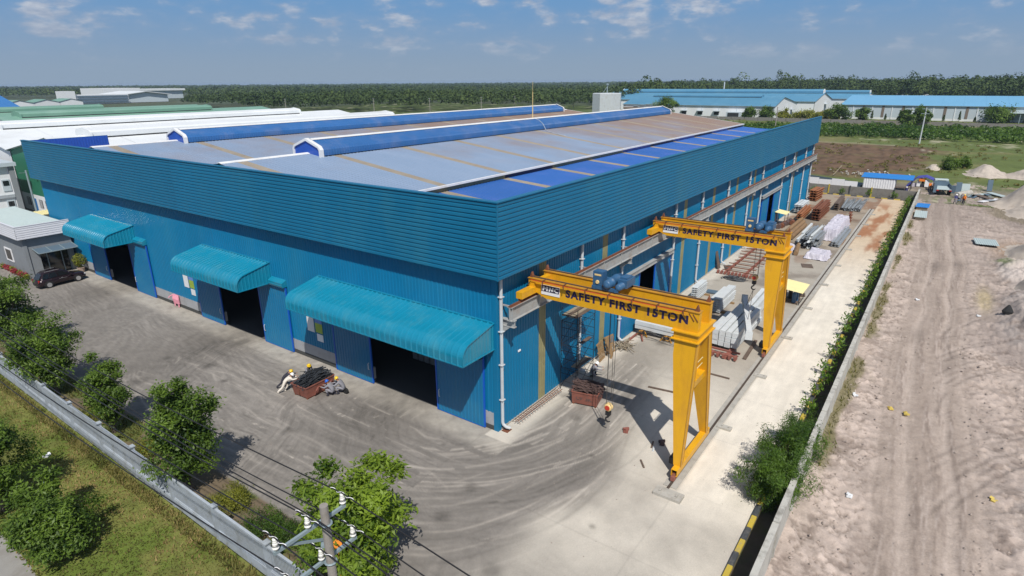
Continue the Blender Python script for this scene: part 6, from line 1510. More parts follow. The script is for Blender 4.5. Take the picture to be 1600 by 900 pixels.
for (x, z) in ins:
    m = MB(); pr = [(.0,0),(.04,.0),(.045,.06)]
    for k in range(4): b = .06+k*.055; R = .085-.009*k; pr += [(R*.72,b),(R,b+.012),(R,b+.03),(R*.74,b+.048)]
    pr += [(.05,.29),(.055,.33),(.0,.34)]
    m.lathe(pr, (x,.15,z), 14); I = m.build('insulator', M['porcelain'], UP, True)
    m = MB(); p = [(x+.028*math.cos(t*7.5), .15-.42+.84*t/2.0*1.0, z+.355+.028*math.sin(t*7.5)-.02*abs(t-1)) for t in np.arange(0, 2.01, .06)]; m.tube(p, .009, 4); m.build('tie_wrap', M['white_paint'], I)
    m = MB(); m.tube([(x+.085*math.cos(t), .15+.085*math.sin(t), z+.17) for t in np.linspace(0, 6.28, 12)], .012, 4); m.build('tie_ring', M['black_steel'], I)
def wire(x, z, sag, label, r=.019, x2=None, span=44, group='power lines on the near pole'):
    p = []
    for t in np.linspace(-1, 1, 81):
        y = -9.1+t*span; s = abs(t)
        p.append((x-19.2, y, z-sag*4*(s*(1-s))))
    m = MB(); m.tube(p, r, 5); tag(m.build('power_line', M['wire']), label, 'power line', group)
for (i, lb) in ((0,'black power line on the insulator nearest the yard, upper crossarm'),(1,'black power line on the middle insulator of the upper crossarm'),(2,'black power line on the outer insulator of the upper crossarm'),(3,'black power line on the yard-side insulator of the lower crossarm'),(4,'black power line on the middle insulator of the lower crossarm'),(5,'black power line on the street-side end of the lower crossarm, over the grass')):
    wire(ins[i][0], ins[i][1]+.37, .9+.03*i, lb)
wire(-.25, 11.02, .62, 'thick black cable running just beside the middle insulator', .018)
m = MB(); m.lathe([(.0,-.02),(.16,-.02),(.17,.02),(.15,.06),(.0,.06)], (-1.05,1.2,8.0), 6)
m.v = [tuple(Matrix.Rotation(.5, 4, 'X') @ Vector(v)) for v in m.v]
o = MB(); o.prism([(.2*math.cos(a), .2*math.sin(a)) for a in np.linspace(.2, 6.48, 7)[:-1]], lambda a,b,t: (a, b*.8, b*.6+t), -.02, .03)
o.bar((0,0,-.05),(0,.1,-2.2),.03,.03)
tag(o.build('marker_plate', M['orange_plastic'], None, False, (-14.6,-2.9,3.4)), 'orange six-sided plate among the leaves beside the utility pole', 'plate')

# ================================================================== NEIGHBOURS AND BACKGROUND
def gable_hall(name, label, cat, x0, x1, y0, y1, eave, ridge, wall, roof, axis='y', xr=None, monitor_=None, bays=0, low=None, low_h=2.7, over=.6, group=None, z0=0.0, doors=()):
    """hall whose ridge runs along axis; parts: walls, gables, roof sheets, ridge vent, pilasters, openings"""
    o = thing(name, label, cat, (0,0,0), 0, group)
    if axis == 'y': a0, a1, b0, b1 = x0, x1, y0, y1; P = lambda a, b, z: (a, b, z)
    else: a0, a1, b0, b1 = y0, y1, x0, x1; P = lambda a, b, z: (b, a, z)
    ar = (a0+a1)/2 if xr is None else xr
    lw = low if low else wall; zh = z0+low_h if low else z0
    for (zz0, zz1, mt) in (((z0, zh, lw), (zh, eave, wall)) if low else ((z0, eave, wall),)):
        for a in (a0, a1):
            m = MB(); m.add([P(a,b0,zz0),P(a,b1,zz0),P(a,b1,zz1),P(a,b0,zz1),P(a+(.2 if a==a0 else -.2),b0,zz0),P(a+(.2 if a==a0 else -.2),b1,zz0),P(a+(.2 if a==a0 else -.2),b1,zz1),P(a+(.2 if a==a0 else -.2),b0,zz1)], [(0,1,2,3),(4,5,6,7),(3,2,6,7),(0,3,7,4),(1,2,6,5)]); m.build('wall', mt, o)
        for b in (b0, b1):
            m = MB(); m.prism([(a0,zz0),(a1,zz0),(a1,zz1),(a0,zz1)] if zz1 < eave else [(a0,zz0),(a1,zz0),(a1,eave),(ar,ridge),(a0,eave)], lambda a,z,t: P(a,t,z), b+(.002 if b == b0 else -.2), b+(.2 if b == b0 else -.002)); m.build('gable_wall', mt, o)
    for (aa, ab) in ((a0-over, ar), (ar, a1+over)):
        za = eave-(ridge-eave)*over/abs(ar-a0) if aa != ar else ridge; zb = eave-(ridge-eave)*over/abs(ar-a1) if ab != ar else ridge
        n = max(4, int((b1-b0+2*over)/9)); ed = np.linspace(b0-over, b1+over, n+1)
        m = MB()
        for i in range(n):
            m.add([P(aa,ed[i]+.02,za+.05),P(ab,ed[i]+.02,zb+.05),P(ab,ed[i+1]-.02,zb+.05),P(aa,ed[i+1]-.02,za+.05)], [(0,1,2,3)])
        m.add([P(aa,ed[0],za),P(ab,ed[0],zb),P(ab,ed[-1],zb),P(aa,ed[-1],za)], [(0,1,2,3)])
        m.build('roof', roof, o)
    for (aa, za) in ((a0-over, eave), (a1+over, eave)):
        z = za-(ridge-eave)*over/abs(ar-a0); m = MB(); p, q = P(aa-.1, b0-over, z-.15), P(aa+.1, b1+over, z+.06); m.box(p[0],q[0],p[1],q[1],p[2],q[2]); m.build('gutter', M['arm_galv'], o)
    if monitor_:
        w, h, c0, c1, mroof, mend = monitor_
        m = MB(); m.prism([(ar-w/2,ridge-.6),(ar+w/2,ridge-.6),(ar+w/2,ridge+h*.5),(ar+w*.42,ridge+h*.72),(ar,ridge+h),(ar-w*.42,ridge+h*.72),(ar-w/2,ridge+h*.5)], lambda a,z,t: P(a,t,z), c0, c1); v = m.build('roof_vent', mroof, o)
        m = MB(); p, q = P(ar-w/2-.03, c0+.2, ridge-.55), P(ar+w/2+.03, c1-.2, ridge-.15); m.box(p[0],q[0],p[1],q[1],p[2],q[2]); m.build('vent_gap', M['dark_void'], v)
        for c_ in (c0, c1):
            m = MB(); m.prism([(ar-w/2-.2,ridge-.6),(ar+w/2+.2,ridge-.6),(ar+w/2+.2,ridge+h*.5),(ar+w*.44,ridge+h*.8),(ar,ridge+h*1.1),(ar-w*.44,ridge+h*.8),(ar-w/2-.2,ridge+h*.5)], lambda a,z,t: P(a,t,z), c_-.15, c_+.15); m.build('vent_end', mend, v)
    if bays:
        for b in np.linspace(b0, b1, bays+1):
            m = MB(); p, q = P(a0-.12, b-.14, z0), P(a0-.002, b+.14, eave-.1); m.box(p[0],q[0],p[1],q[1],p[2],q[2]); m.build('pilaster', M['far_pale'] if wall is M['far_white'] else M['far_white'], o)
    return o
def opening(par, name, x0, x1, y0, y1, z0, z1, mat): m = MB(); m.box(x0,x1,y0,y1,z0,z1); return m.build(name, mat, par)
# white-roofed hall next door, green gable with white foot
N1 = gable_hall('warehouse', 'white roofed warehouse with a green gable wall directly behind the factory', 'warehouse', 10, 97, 76, 114, 10.3, 13.15, M['green_wall'], M['roof_white'], 'x', None, (5.5, 1.15, 15, 81, M['roof_white'], M['roof_white']), 0, M['far_white'], 3.0)
for k in range(9):
    y = 88+k*2.8
    if k % 3 == 1: opening(N1, 'door', 9.94, 10.05, y, y+1.1, .05, 2.3, M['far_blue_roof_c'])
    else:
        w = opening(N1, 'window', 9.93, 10.05, y, y+1.5, .9, 2.3, M['dark_void'])
        for q in range(4): opening(w, 'window_bar', 9.90, 9.928, y+.2+q*.36, y+.27+q*.36, .9, 2.3, M['far_white'])
for (y, z) in ((90, 7.5), (97, 9), (104, 6)): opening(N1, 'wall_lamp', 9.7, 9.98, y, y+.5, z, z+.25, M['white_paint'])
m = MB(); m.lathe([(0,-.4),(.5,-.3),(.55,.3),(0,.4)], (9.6,87.5,4.0), 12, 'X'); m.build('exhaust_cowl', M['white_paint'], N1)
gable_hall('warehouse', 'second white roofed warehouse span behind the nearest white roof', 'warehouse', 10, 97, 114.4, 152, 10.3, 13.15, M['far_white'], M['roof_white'], 'x', None, (5.5, 1.15, 14, 82, M['roof_white'], M['roof_white']))
gable_hall('warehouse', 'green roofed warehouse behind the white roofs, the nearer one', 'warehouse', 26, 99, 156, 196, 10.6, 13.4, M['far_white'], M['roof_green'], 'x', None, (6, 1.2, 30, 80, M['roof_green'], M['roof_green']))
gable_hall('warehouse', 'green roofed warehouse behind the white roofs, the farther one', 'warehouse', 26, 99, 198, 240, 10.6, 13.4, M['far_white'], M['roof_green'], 'x', None, (6, 1.2, 30, 66, M['roof_green'], M['roof_green']))
gable_hall('warehouse', 'bright blue roofed hall at the far left edge beyond the green roofs', 'warehouse', -60, 93, 383, 447, 9.0, 15.6, M['far_white'], M['far_blue_roof_c'], 'x')
# grey two-storey office beside the neighbour's gable
GO = thing('office', 'grey and white two-storey office block at the left edge behind the guard house', 'office', (0,0,0))
m = MB(); m.box(-9, 7.6, 106.5, 122, -.1, 8.3); m.build('wall', M['far_white'], GO)
m = MB(); m.box(-9.6, 8.0, 105.8, 122.5, 8.301, 8.9); m.build('roof_slab', M['far_pale'], GO)
m = MB(); m.box(6.95, 7.7, 106.2, 106.499, 0, 8.3); m.build('corner_pier', M['guard_grey'], GO)
for z in (.9, 4.3):
    for k in range(6): x = 5.6-k*2.4; w = opening(GO, 'window', x, x+1.1, 106.38, 106.49, z, z+1.9, M['far_pale']); opening(w, 'pane', x+.15, x+.95, 106.33, 106.37, z+.9, z+1.7, M['glass_dark'])
m = MB(); m.box(-9, 6.9, 106.2, 106.49, 3.2, 3.7); m.build('floor_band', M['fence_paint'], GO)
m = MB(); m.tube([(7.6,100.5,0),(7.6,100.5,8.0)], .14, 8); m.bar((7.6,100.5,7.6),(6.6,100.2,7.7),.08,.08); tag(m.build('lamp_post', M['arm_galv']), 'grey lamp post between office block and green gable', 'lamp post')
m = MB(); m.sweep(ribs(9, .5, .06), lambda a,b,t: (-1.8+a, t, 3.0+b), 86.2, 90.2); ys_ = thing('lean_to_shed', 'low shed with a pale yellow ribbed roof behind the guard house', 'shed', (0,0,0)); m.build('roof', M['tan_cream'], ys_)
m = MB(); m.box(-1.6, 7, 86.6, 89.8, 0, 2.9); m.build('wall', M['far_pale'], ys_)
m = MB(); m.rbox((6.4,82.5,2.2), (2.4,2.0,1.6)); tag(m.build('container', M['far_blue_roof_c']), 'small deep blue container between guard house and factory corner', 'container')
yl = MB(); yl.box(-14, 9.9, 84, 132, -.2, -.02); tag(yl.build('forecourt', M['concrete_pale']), kind='structure')
hd = leaf_quads(np.stack([RNG.uniform(-2,8,1600), 91.8+RNG.normal(0,.3,1600), RNG.uniform(.1,1.1,1600)],1), unit(RNG.normal(size=(1600,3))+np.array((0,0,.6))), .35, .5)
tag(put('hedge', faces_mesh('hedge', hd, M['leaf_tree'], RNG.uniform(.2,.7,1600))), 'low clipped hedge in front of the grey office block', 'hedge')
# far white factory cluster on the left horizon
WF = thing('factory', 'modern white factory far off on the left below the tree line', 'factory', (0,0,0))
opening(WF, 'entrance_block', 250, 261, 778, 800, 0, 14, M['far_white']); opening(WF, 'office_wing', 261.2, 316, 780, 800, 0, 10.0, M['far_white'])
for k in range(3): opening(WF, 'window_band', 263, 315, 779.2, 779.9, 1.3+k*3.0, 2.9+k*3.0, M['slate_steel'])
opening(WF, 'hall', 330, 375, 880, 950, 0, 16.0, M['far_white']); m = MB(); m.prism([(316.5,0),(366,0),(366,8.5),(340,12),(316.5,9)], lambda a,b,t: (a,t,b), 790, 855); m.build('hall', M['far_pale'], WF)
m = MB(); m.prism([(314,8.8),(340,12.1),(370,8.3),(370,8.9),(340,12.8),(314,9.5)], lambda a,b,t: (a,t,b), 787, 858); m.build('roof', M['roof_white'], WF)
WF2 = thing('factory', 'long flat white hall beyond the modern white factory on the left', 'factory', (0,0,0))
opening(WF2, 'wall', 415, 472, 960, 1012, 0, 11.5, M['far_pale']); opening(WF2, 'roof', 413, 475, 957, 1015, 11.5, 14.2, M['roof_white'])
for k in range(5):
    x = 120+k*26; gable_hall('house', 'low pale green roofed building in the far estate on the left, '+('first','second','third','fourth','fifth')[k]+' from the left', 'building', x, x+20, 660+k*14, 690+k*14, 5, 7.5, M['far_white'], M['roof_green'], 'y', group='low buildings of the far estate')
# halls on the right
B1 = gable_hall('factory', 'white walled hall with blue roof and five small windows beyond the fields', 'factory', 334.5, 391, 62.5, 152, 7.0, 11.3, M['far_white'], M['far_blue_roof'], 'y', 354, (4.5, 1.2, 74, 140, M['far_blue_roof'], M['far_blue_roof']), 9)
for k in range(6):
    y = 84+k*9.6
    if k == 0: opening(B1, 'porch', 330.5, 334.4, y-5, y+3, 0, 3.7, M['far_pale']); opening(B1, 'doorway', 330.2, 330.45, y-4, y+2, .1, 3.3, M['dark_void'])
    else:
        w = opening(B1, 'window', 334.3, 334.52, y-1.4, y+1.4, 1.8, 3.7, M['dark_void']); opening(w, 'awning', 332.9, 334.28, y-1.9, y+1.9, 3.75, 4.1, M['far_pale'])
for (x, z) in ((362, 2.5), (375, 2.2)): opening(B1, 'door', x, x+2.6, 62.25, 62.45, .1, z+1.2, M['slate_steel']); opening(B1, 'door_hood', x-.5, x+4, 60.8, 62.4, z+1.5, z+1.8, M['far_pale'])
B2 = gable_hall('factory', 'white gable with a small stepped ridge vent between two blue roofed halls', 'factory', 416, 478, 57, 215, 7.2, 12.0, M['far_white'], M['far_blue_roof'], 'y', 446, (6, 2.3, 57.2, 205, M['far_blue_roof'], M['far_white']))
opening(B2, 'door', 452, 456, 56.7, 56.95, .1, 4.2, M['slate_steel']); opening(B2, 'door_hood', 451, 459, 55.4, 56.9, 4.4, 4.8, M['far_pale'])
gable_hall('factory', 'blue roofed hall with a long ridge vent behind the stepped white gable', 'factory', 486, 560, 36, 190, 7.2, 11.2, M['far_white'], M['far_blue_roof'], 'y', 505, (7, 1.6, 36, 180, M['far_blue_roof'], M['far_white']))
B3 = gable_hall('factory', 'long pale hall with a bright blue roof at the right picture edge', 'factory', 364, 440, -150, 34, 7.4, 11.5, M['far_pale'], M['far_blue_roof_b'], 'y', 402, None, 0, M['far_white'], 1.1)
for k in range(18):
    y = 28-k*9.2; opening(B3, 'brown_strip', 363.86, 363.99, y-5.6, y-4.4, 1.2, 7.2, M['far_brown']); opening(B3, 'pilaster', 363.8, 363.99, y-.2, y+.2, .1, 7.3, M['far_white'])
opening(B3, 'awning', 356, 363.8, -62, -40, 4.6, 4.9, M['sheet_pale'])
for y in (-60, -52, -44): opening(B3, 'awning_post', 356.3, 356.6, y, y+.3, 0, 4.6, M['arm_galv'])
# compound wall and verge of those halls
CW = thing('compound_wall', 'long dark grey wall in front of the blue roofed halls beyond the field', 'wall', (0,0,0))
for k in range(46): opening(CW, 'wall_panel', 321.0, 321.3, -150+k*7+.1, -143+k*7-.1, -.3, 1.75+RNG.normal(0,.05), M['wall_grey'])
# white water tank with its mast
WT = thing('water_tank', 'white octagonal water tank with a mast behind the factory roof', 'water tank', (325, 159, 0))
m = MB(); m.lathe([(.0,0),(9.2,0),(9.2,13.3),(8.9,13.6),(0,13.8)], (0,0,0), 8); m.build('tank', M['pipe_white'], WT)
m = MB(); m.tube([(0,0,13.8),(0,0,18.4)], .35, 6); m.tube([(-6,0,13.7),(0,0,17.4)], .12, 5); m.lathe([(0,18.2),(.9,18.3),(.9,19),(0,19.2)], (0,0,0), 8); m.build('mast', M['arm_galv'], WT)
PS = thing('pump_house', 'low grey flat roofed block beside the white tank', 'pump house', (0,0,0)); opening(PS, 'wall', 333, 345, 128, 150, 0, 4.2, M['far_pale']); opening(PS, 'roof_slab', 332, 346, 127, 151, 4.2, 5.2, M['far_brown'])
m = MB()
for k in range(5): y = 126+k*4; m.tube([(334,y,5),(334,y,8-.5*k),(334,y+3,8-.5*k),(334,y+3,4)], .3, 6)
tag(m.build('pipework', M['arm_galv']), 'grey pipework standing between tank and white hall', 'pipes')
# poles in the distance
def pole(x, y, h, label, group, arms=True, mat='pole_concrete', lean=0.0):
    o = thing('utility_pole', label, 'utility pole', (x, y, 0), 0, group)
    m = MB(); m.tube([(0,0,0),(lean,0,h)], [.24,.17], 7); m.build('pole_shaft', M[mat], o)
    if arms:
        m = MB()
        for z in (h-.4, h-1.9): m.bar((0,-1.2,z),(0,1.2,z),.16,.16)
        m.build('crossarm', M['arm_galv'], o)
pole(221.6, -10.9, 11.7, 'single slim pole standing in front of the green hedge at the field edge', None, True, 'pipe_white', .6)
pole(253.0, 42.5, 10.0, 'slim pole just above the far end of the factory parapet', None, False)
for k, (x, y) in enumerate(((243,370),(273,312),(292,277),(330,262),(362,255),(400,226))):
    pole(x, y, 10.5, 'roadside pole in front of the forest, '+('farthest left','second from the left','third from the left','third from the right','second from the right','nearest to the water tank')[k], 'roadside poles before the forest')
# yard side things beyond the end wall: sheds, tent, truck, sheets
SH = thing('site_shed', 'white ribbed site shed with a bright blue sheet roof behind the end wall', 'shed', (0,0,0))
m = MB(); m.sweep(ribs(5.4, .42, .06), lambda a,b,t: (113.2-b, -12.3+a, t), 0, 2.3); m.sweep(ribs(3.5, .42, .06), lambda a,b,t: (113.2+a, -12.3-b, t), 0, 2.3); m.box(116.6,116.7,-12.3,-6.9,0,2.4); m.box(113.25,116.7,-6.95,-6.9,0,2.3); m.build('wall', M['white_paint'], SH)
m = MB(); m.prism([(113.05,2.30),(117.4,2.65),(117.4,2.73),(113.05,2.38)], lambda a,b,t: (a,t,b), -15.2, -6.4); m.build('roof', M['sheet_blue'], SH)
m = MB(); m.bar((112.8,-15,0),(112.8,-15,2.3),.1,.1); m.bar((116.8,-15,0),(116.8,-15,2.6),.1,.1); m.build('post', M['black_steel'], SH)
m = MB(); m.rbox((113.6,-13.6,.75), (.9,2.4,.1)); m.bar((113.4,-14.6,0),(113.4,-14.6,.75),.08,.08); m.bar((113.4,-12.7,0),(113.4,-12.7,.75),.08,.08); tag(m.build('work_bench', M['brown_steel']), 'brown bench under the blue shed roof', 'bench')
WS = thing('sheet_hoarding', 'white sheet hoarding along the dark pond behind the end wall', 'hoarding', (0,0,0))
for k in range(9): opening(WS, 'sheet', 108.6, 108.66, -6.4+k*2.3, -4.12+k*2.3, 0, 1.95+.25*(k % 2)+(.3 if k > 6 else 0), M['white_paint'] if k != 6 else M['sheet_pale'])
pd = MB(); pd.prism([(110,-6.2),(119.5,-6.5),(128,9),(132,24),(110,24)], lambda a,b,t: (a,b,t), -.3, .27); tag(pd.build('pond_liner', M['water_dark']), kind='structure')
m = MB(); m.bar((128.5,.8,.2),(130.5,-.4,2.2),.14,.14); tag(m.build('timber_post', M['wood_grey']), 'pale post leaning over the far bank of the dark pond', 'post')
m = MB()
for k in range(70):
    c = (134+RNG.normal(0,3.2), -6.5+RNG.normal(0,3.4), .15+abs(RNG.normal(0,.22))); s = RNG.uniform(.15,.5); m.rbox(c, (s,s*RNG.uniform(.6,1.2),s*.6), RNG.uniform(0,3), RNG.uniform(0,1), RNG.uniform(0,1))
tag(m.build('rubble', M['concrete']), 'scatter of pale broken rubble behind the blue roofed shed', 'rubble', None, 'stuff')
TN = thing('tent', 'purple-blue tarpaulin tent with clothes hung inside, left of the parked truck', 'tent', (122.5,-16.4,0), R_(0))
m = MB(); m.prism([(-2.6,0),(-2.4,.2),(-.9,1.9),(.6,2.2),(1.9,1.7),(2.7,.4),(2.6,.4),(1.8,1.6),(.6,2.08),(-.9,1.78),(-2.2,.1)], lambda a,b,t: (t,-a,b), -1.8, 1.8); m.build('canvas', M['tarp_blue'], TN)
for k, (mt, y, z, w, h) in enumerate((('cloth_orange',-.1,1.55,1.2,.6),('white_paint',-.9,.9,.7,1.4),('white_paint',.5,.75,.6,1.2),('cloth_dark',-.2,.7,.4,1.1),('tarp_white',1.3,.4,.9,.8))):
    m = MB(); m.rbox((-1.5+.1*k, y, z), (.25, w, h), .2); tag(m.build('bundle', M[mt], None, False, (122.5,-16.4,0)), ('orange cloth bundle','white sack left of the middle','white sack by the dark bundle','dark bundle','lilac sheet')[k]+' in the opening of the purple-blue tent', 'bundle')
def truck(loc, rz):
    o = thing('parked_truck', 'old green-grey flatbed truck seen from behind with dark wheels', 'truck', loc, rz)
    m = MB(); m.box(-3.2,3.0,-.45,-.3,.75,.95); m.box(-3.2,3.0,.3,.45,.75,.95); m.build('chassis', M['brown_steel'], o)
    m = MB(); m.box(-3.3,1.2,-1.25,1.25,1.05,1.17); m.build('bed', M['sheet_pale'], o)
    m = MB(); m.box(-3.3,1.2,-1.28,-1.22,1.17,1.75); m.box(-3.3,1.2,1.22,1.28,1.17,1.75); m.box(1.14,1.2,-1.219,1.219,1.17,2.1); m.build('bed_side', M['slate_steel'], o)
    m = MB(); m.prism([(1.4,.8),(3.3,.8),(3.35,1.5),(3.0,2.35),(1.5,2.4),(1.4,2.3)], lambda a,b,t: (a,t,b), -1.1, 1.1); cb_ = m.build('cab', M['sheet_pale'], o)
    m = MB(); m.box(1.38,1.398,-.7,.7,1.6,2.15); m.build('rear_window', M['glass_dark'], cb_)
    for (x, y, w) in ((-2.2,-1.0,.5),(-2.2,1.0,.5),(2.4,-.98,.3),(2.4,.98,.3)):
        m = MB(); m.lathe([(.25,-w/2),(.5,-w/2),(.54,-w/2+.05),(.54,w/2-.05),(.5,w/2),(.25,w/2)], (x,y,.54), 16, 'Y'); wh = m.build('wheel', M['rubber'], o); m = MB(); m.lathe([(0,-w/2-.01),(.25,-w/2-.01),(.25,w/2+.01),(0,w/2+.01)], (x,y,.54), 10, 'Y'); m.build('rim', M['slate_steel'], wh)
    for s in (-1, 1):
        m = MB(); m.box(-3.42,-3.3,s*1.0-.2,s*1.0+.2,.85,1.02); m.build('tail_light', M['lamp_red'], o)
        m = MB(); m.rbox((-3.3,s*1.45,1.25), (.15,.55,1.5), s*.25); m.build('mud_board', M['slate_steel'], o)
    return o
truck((116.0,-19.9,0), R_(8))
for (k, (c, sz, rz, mt, lb)) in enumerate((((96.8,-17.9,.45),(4.2,1.9,.06),-.03,'sheet_blue','bright blue sheet lying over a stack beside the boundary wall'),((89.0,-18.0,.35),(6.2,1.7,.06),.02,'sheet_pale','pale grey sheet lying next to the blue one by the boundary wall'))):
    o = thing('roof_sheet', lb, 'sheet', c, rz); L, w = sz[0], sz[1]
    m = MB(); m.sweep(ribs(w, .25, .04), lambda a,b,t: (t,-w/2+a,.03+b), -L/2, L/2); m.build('sheet', M[mt], o)
    m = MB(); m.box(-L/2+.2, L/2-.2, -w/2+.2, w/2-.2, -c[2], 0.0); m.build('crate_stack', M['wood_grey'], o)
o = thing('roof_sheet', 'small corrugated grey sheet lying alone on the sand at the right', 'sheet', (73.6,-26.1,.25), .08)
m = MB(); m.sweep(ribs(2.5, .25, .05), lambda a,b,t: (t,-1.25+a,.02+b), -1.9, 1.9); m.build('sheet', M['sheet_pale'], o)
# site clutter by the truck
m = MB(); m.tube([(111,-22.4,.5),(115.5,-24.4,.5)], .55, 14); tag(m.build('culvert_pipe', M['concrete']), 'grey concrete pipe lying right of the truck', 'pipe')
for k, (x, y, rz, w, h, mt, lb) in enumerate(((118.5,-22.6,.2,.9,1.9,'slate_steel','dark upright board right of the truck'),(118.7,-23.7,.2,1.3,1.7,'sheet_pale','pale grey upright panel beside the dark board'),(123,-27.5,.4,.9,2.2,'slate_steel','dark upright board farther right near the sand pile'))):
    m = MB(); m.rbox((0,0,h/2), (.12,w,h), 0, 0, .12); tag(m.build('board', M[mt], None, False, (x,y,0), rz), lb, 'board')
for k in range(16):
    m = MB(); L = RNG.uniform(1.5,4.5); m.rbox((0,0,.12+.08*(k%3)), (L,RNG.uniform(.4,1.3),.08)); tag(m.build('steel_sheet', M[('slate_steel','galv','sheet_pale','brown_steel')[k%4]], None, False, (113.5+RNG.normal(0,3.5),-23.6-1.5*(k//4)+RNG.normal(0,.5),0), RNG.uniform(-.8,.8)), ('dark slate','galvanised grey','pale grey','brown')[k%4]+' sheet lying flat in the scrap area, '+ordinal(k//4)+' of its colour from the left', 'steel sheet', ('dark','galvanised','pale','brown')[k%4]+' sheets in the scrap area')
m = MB(); m.rbox((0,0,.1), (5.5,.9,.1), 0); tag(m.build('white_board', M['white_paint'], None, False, (110.5,-27.3,.05), -.5), 'white board lying before the big sand pile', 'board')
def mound(loc, rx, ry, h, label, seed, mat='sand_pile', rz=0.0):
    n = 46; xs = np.linspace(-1.15, 1.15, n); X, Y = np.meshgrid(xs, xs); r = np.hypot(X, Y)
    ridge = fbm(X*2.2+seed, Y*2.2, seed, 4); r2 = np.minimum(r*(1+.5*(ridge-.5)), np.hypot((X-.35)*1.5, (Y+.15)*1.4)*1.25+.25); r2 = np.minimum(r2, np.hypot((X+.4)*1.6, (Y-.2)*1.5)*1.2+.35)
    Z = h*sst(-r2, -1.0, -.12)*(.62+.6*ridge)+h*.16*(fbm(X*6, Y*6, seed+5, 5, .6)-.5)*(r < 1.05)-.06
    Z[r > 1.08] = -.3
    i = (np.arange(n-1)[:, None]*n+np.arange(n-1)[None, :]).ravel(); m = MB(); m.v = [tuple(p) for p in np.stack([X.ravel()*rx, Y.ravel()*ry, Z.ravel()], 1)]; m.f = [tuple(q) for q in np.stack([i,i+1,i+1+n,i+n],1)]; m.m = [0]*len(m.f)
    return tag(m.build('sand_pile', M[mat], None, True, loc, rz), label, 'sand pile')
M['sand_pile'] = pm('sand_pile', (.46,.40,.34), .95, var=.16, scale=.9, bump=.8, bscale=5, dirt=((.28,.23,.19), .55, .8))
mound((108.5,-33.5,0), 8.5, 6.5, 4.2, 'tall pale sand pile at the right picture edge near the scrap area', 301)
mound((101.0,-32.5,0), 7.0, 3.6, 1.3, 'long low sand ridge in front of the tall sand pile', 303)
mound((68.0,-30.8,0), 8.0, 3.4, 2.0, 'broad sand pile at the right picture edge below the corrugated sheet', 305)
mound((52.0,-30.6,0), 7.0, 3.4, 2.2, 'sand pile with a dark hole before it at the right picture edge', 307)
mound((150.5,-27.5,0), 9.5, 4.2, 2.0, 'pale sand heap out in the field right of the two round bushes', 309)
mound((154.0,-17.5,0), 4.0, 2.2, 1.2, 'low sand heap just left of the two round bushes', 311)
mound((150.0,-35.0,0), 7.5, 4.2, 1.7, 'pale sand heap in the field at the very right', 313)
m = MB(); m.lathe([(.0,0),(.55,.05),(.75,.5),(.45,1.0),(.15,1.45),(0,1.5)], (0,0,0), 9); m.v = [(a*.3, b*.6, c_*.65) for a, b, c_ in m.v]; tag(m.build('tree_stump', M['dark_void'], None, False, (41.6,-27.0,.45)), 'black pointed stump sticking out of the sand below the pile', 'stump')
for k, (x, y, mt, lb) in enumerate(((5.6,-19.1,'paper','white scrap of paper on the sand near the big bush'),(17.2,-20.0,'litter_yellow','yellow strip of plastic on the sand, left piece'),(17.0,-20.9,'litter_yellow','yellow strip of plastic on the sand, right piece'),(17.9,-17.8,'paper','white bag on the sand against the boundary wall'),(9.5,-25.3,'litter_yellow','yellow bag on the sand at the lower right'),(43,-20.1,'paper','white paper on the sand close to the wall, farther back'),(41,-25.0,'paper','white bent pipe piece on the wheel tracks'),(-17.4,2.1,'paper','white bag on the brown patch of grass'),(-18.6,17.4,'paper','white litter on the grass near the left tree'),(-18.8,14.6,'paper','white crumpled paper at the road edge'),(-17.6,20.4,'paper','white litter by the fence foot'))):
    m = MB(); m.rbox((0,0,.05), (.30,.22,.09), .4*k, .2); m.rbox((.12,.1,.07), (.2,.16,.08), 1.1*k, .3, .3); m.rbox((-.1,.05,.06), (.16,.2,.1), .7*k, -.2, .2); tag(m.build('litter', M[mt], None, False, (x,y,.03)), lb, 'litter')
# bushes and separate trees of the middle distance
for k, (x, y, h, rr_, lb) in enumerate(((154.0,-20.2,3.0,2.4,'round dark bush in the field, the larger of two'),(159.5,-23.0,2.7,1.7,'round dark bush in the field, the smaller of two'))):
    tree('bush', lb, (x,y,-.2), h, (rr_,rr_,h*.5,h*.5), 1500, .42, 'leaf_tree', 'bush', 'round bushes in the field', 400+k, .08, clumps=20, cr=.9, flat=1)
MT = 'trees around the blue roofed halls'
tl = [(327.5,29.8,9.2,4.6,'dark round tree at the left end of the bright blue roof','leaf_tree'),(357,-36.5,8.8,6.8,'broad dark tree in front of the long pale hall at the right','leaf_tree'),(312,0,7.4,3.0,'conical dark tree at the compound wall, left of the slim pole','leaf_tree'),(322,-6.5,7.0,3.0,'conical dark tree at the compound wall, right behind the slim pole','leaf_tree'),(318,118,11.5,6.0,'large dark tree at the left end of the white hall','leaf_tree'),(325,73,6.8,3.6,'green tree in front of the white hall, left of its corner','leaf_tree'),(325,64,7.2,3.8,'green tree hiding the corner of the white hall','leaf_tree'),(327,56,5.6,3.2,'yellow-green tree right of the white hall corner','leaf_yellow'),(345,48,4.2,5.0,'wide yellow-green bush before the white gable','leaf_yellow'),(352,40,4.4,3.6,'yellow-green bush between the two white gables','leaf_yellow'),(357,36,4.8,3.4,'olive tree in front of the stepped white gable','leaf_yellow'),(352,22,6.5,3.2,'spreading tree before the left end of the pale hall','leaf_tree'),(352,-4,7.2,3.0,'thin spreading tree before the middle of the pale hall','leaf_tree')]
for k, (x, y, h, rr_, lb, mt) in enumerate(tl):
    tree('tree', lb, (x,y,-.3), h, (rr_,rr_,h*.46,h*.54), 2600, .72, mt, 'tree', MT, 420+k, .22, clumps=30, cr=rr_*.45, flat=.9, aspect=.75)
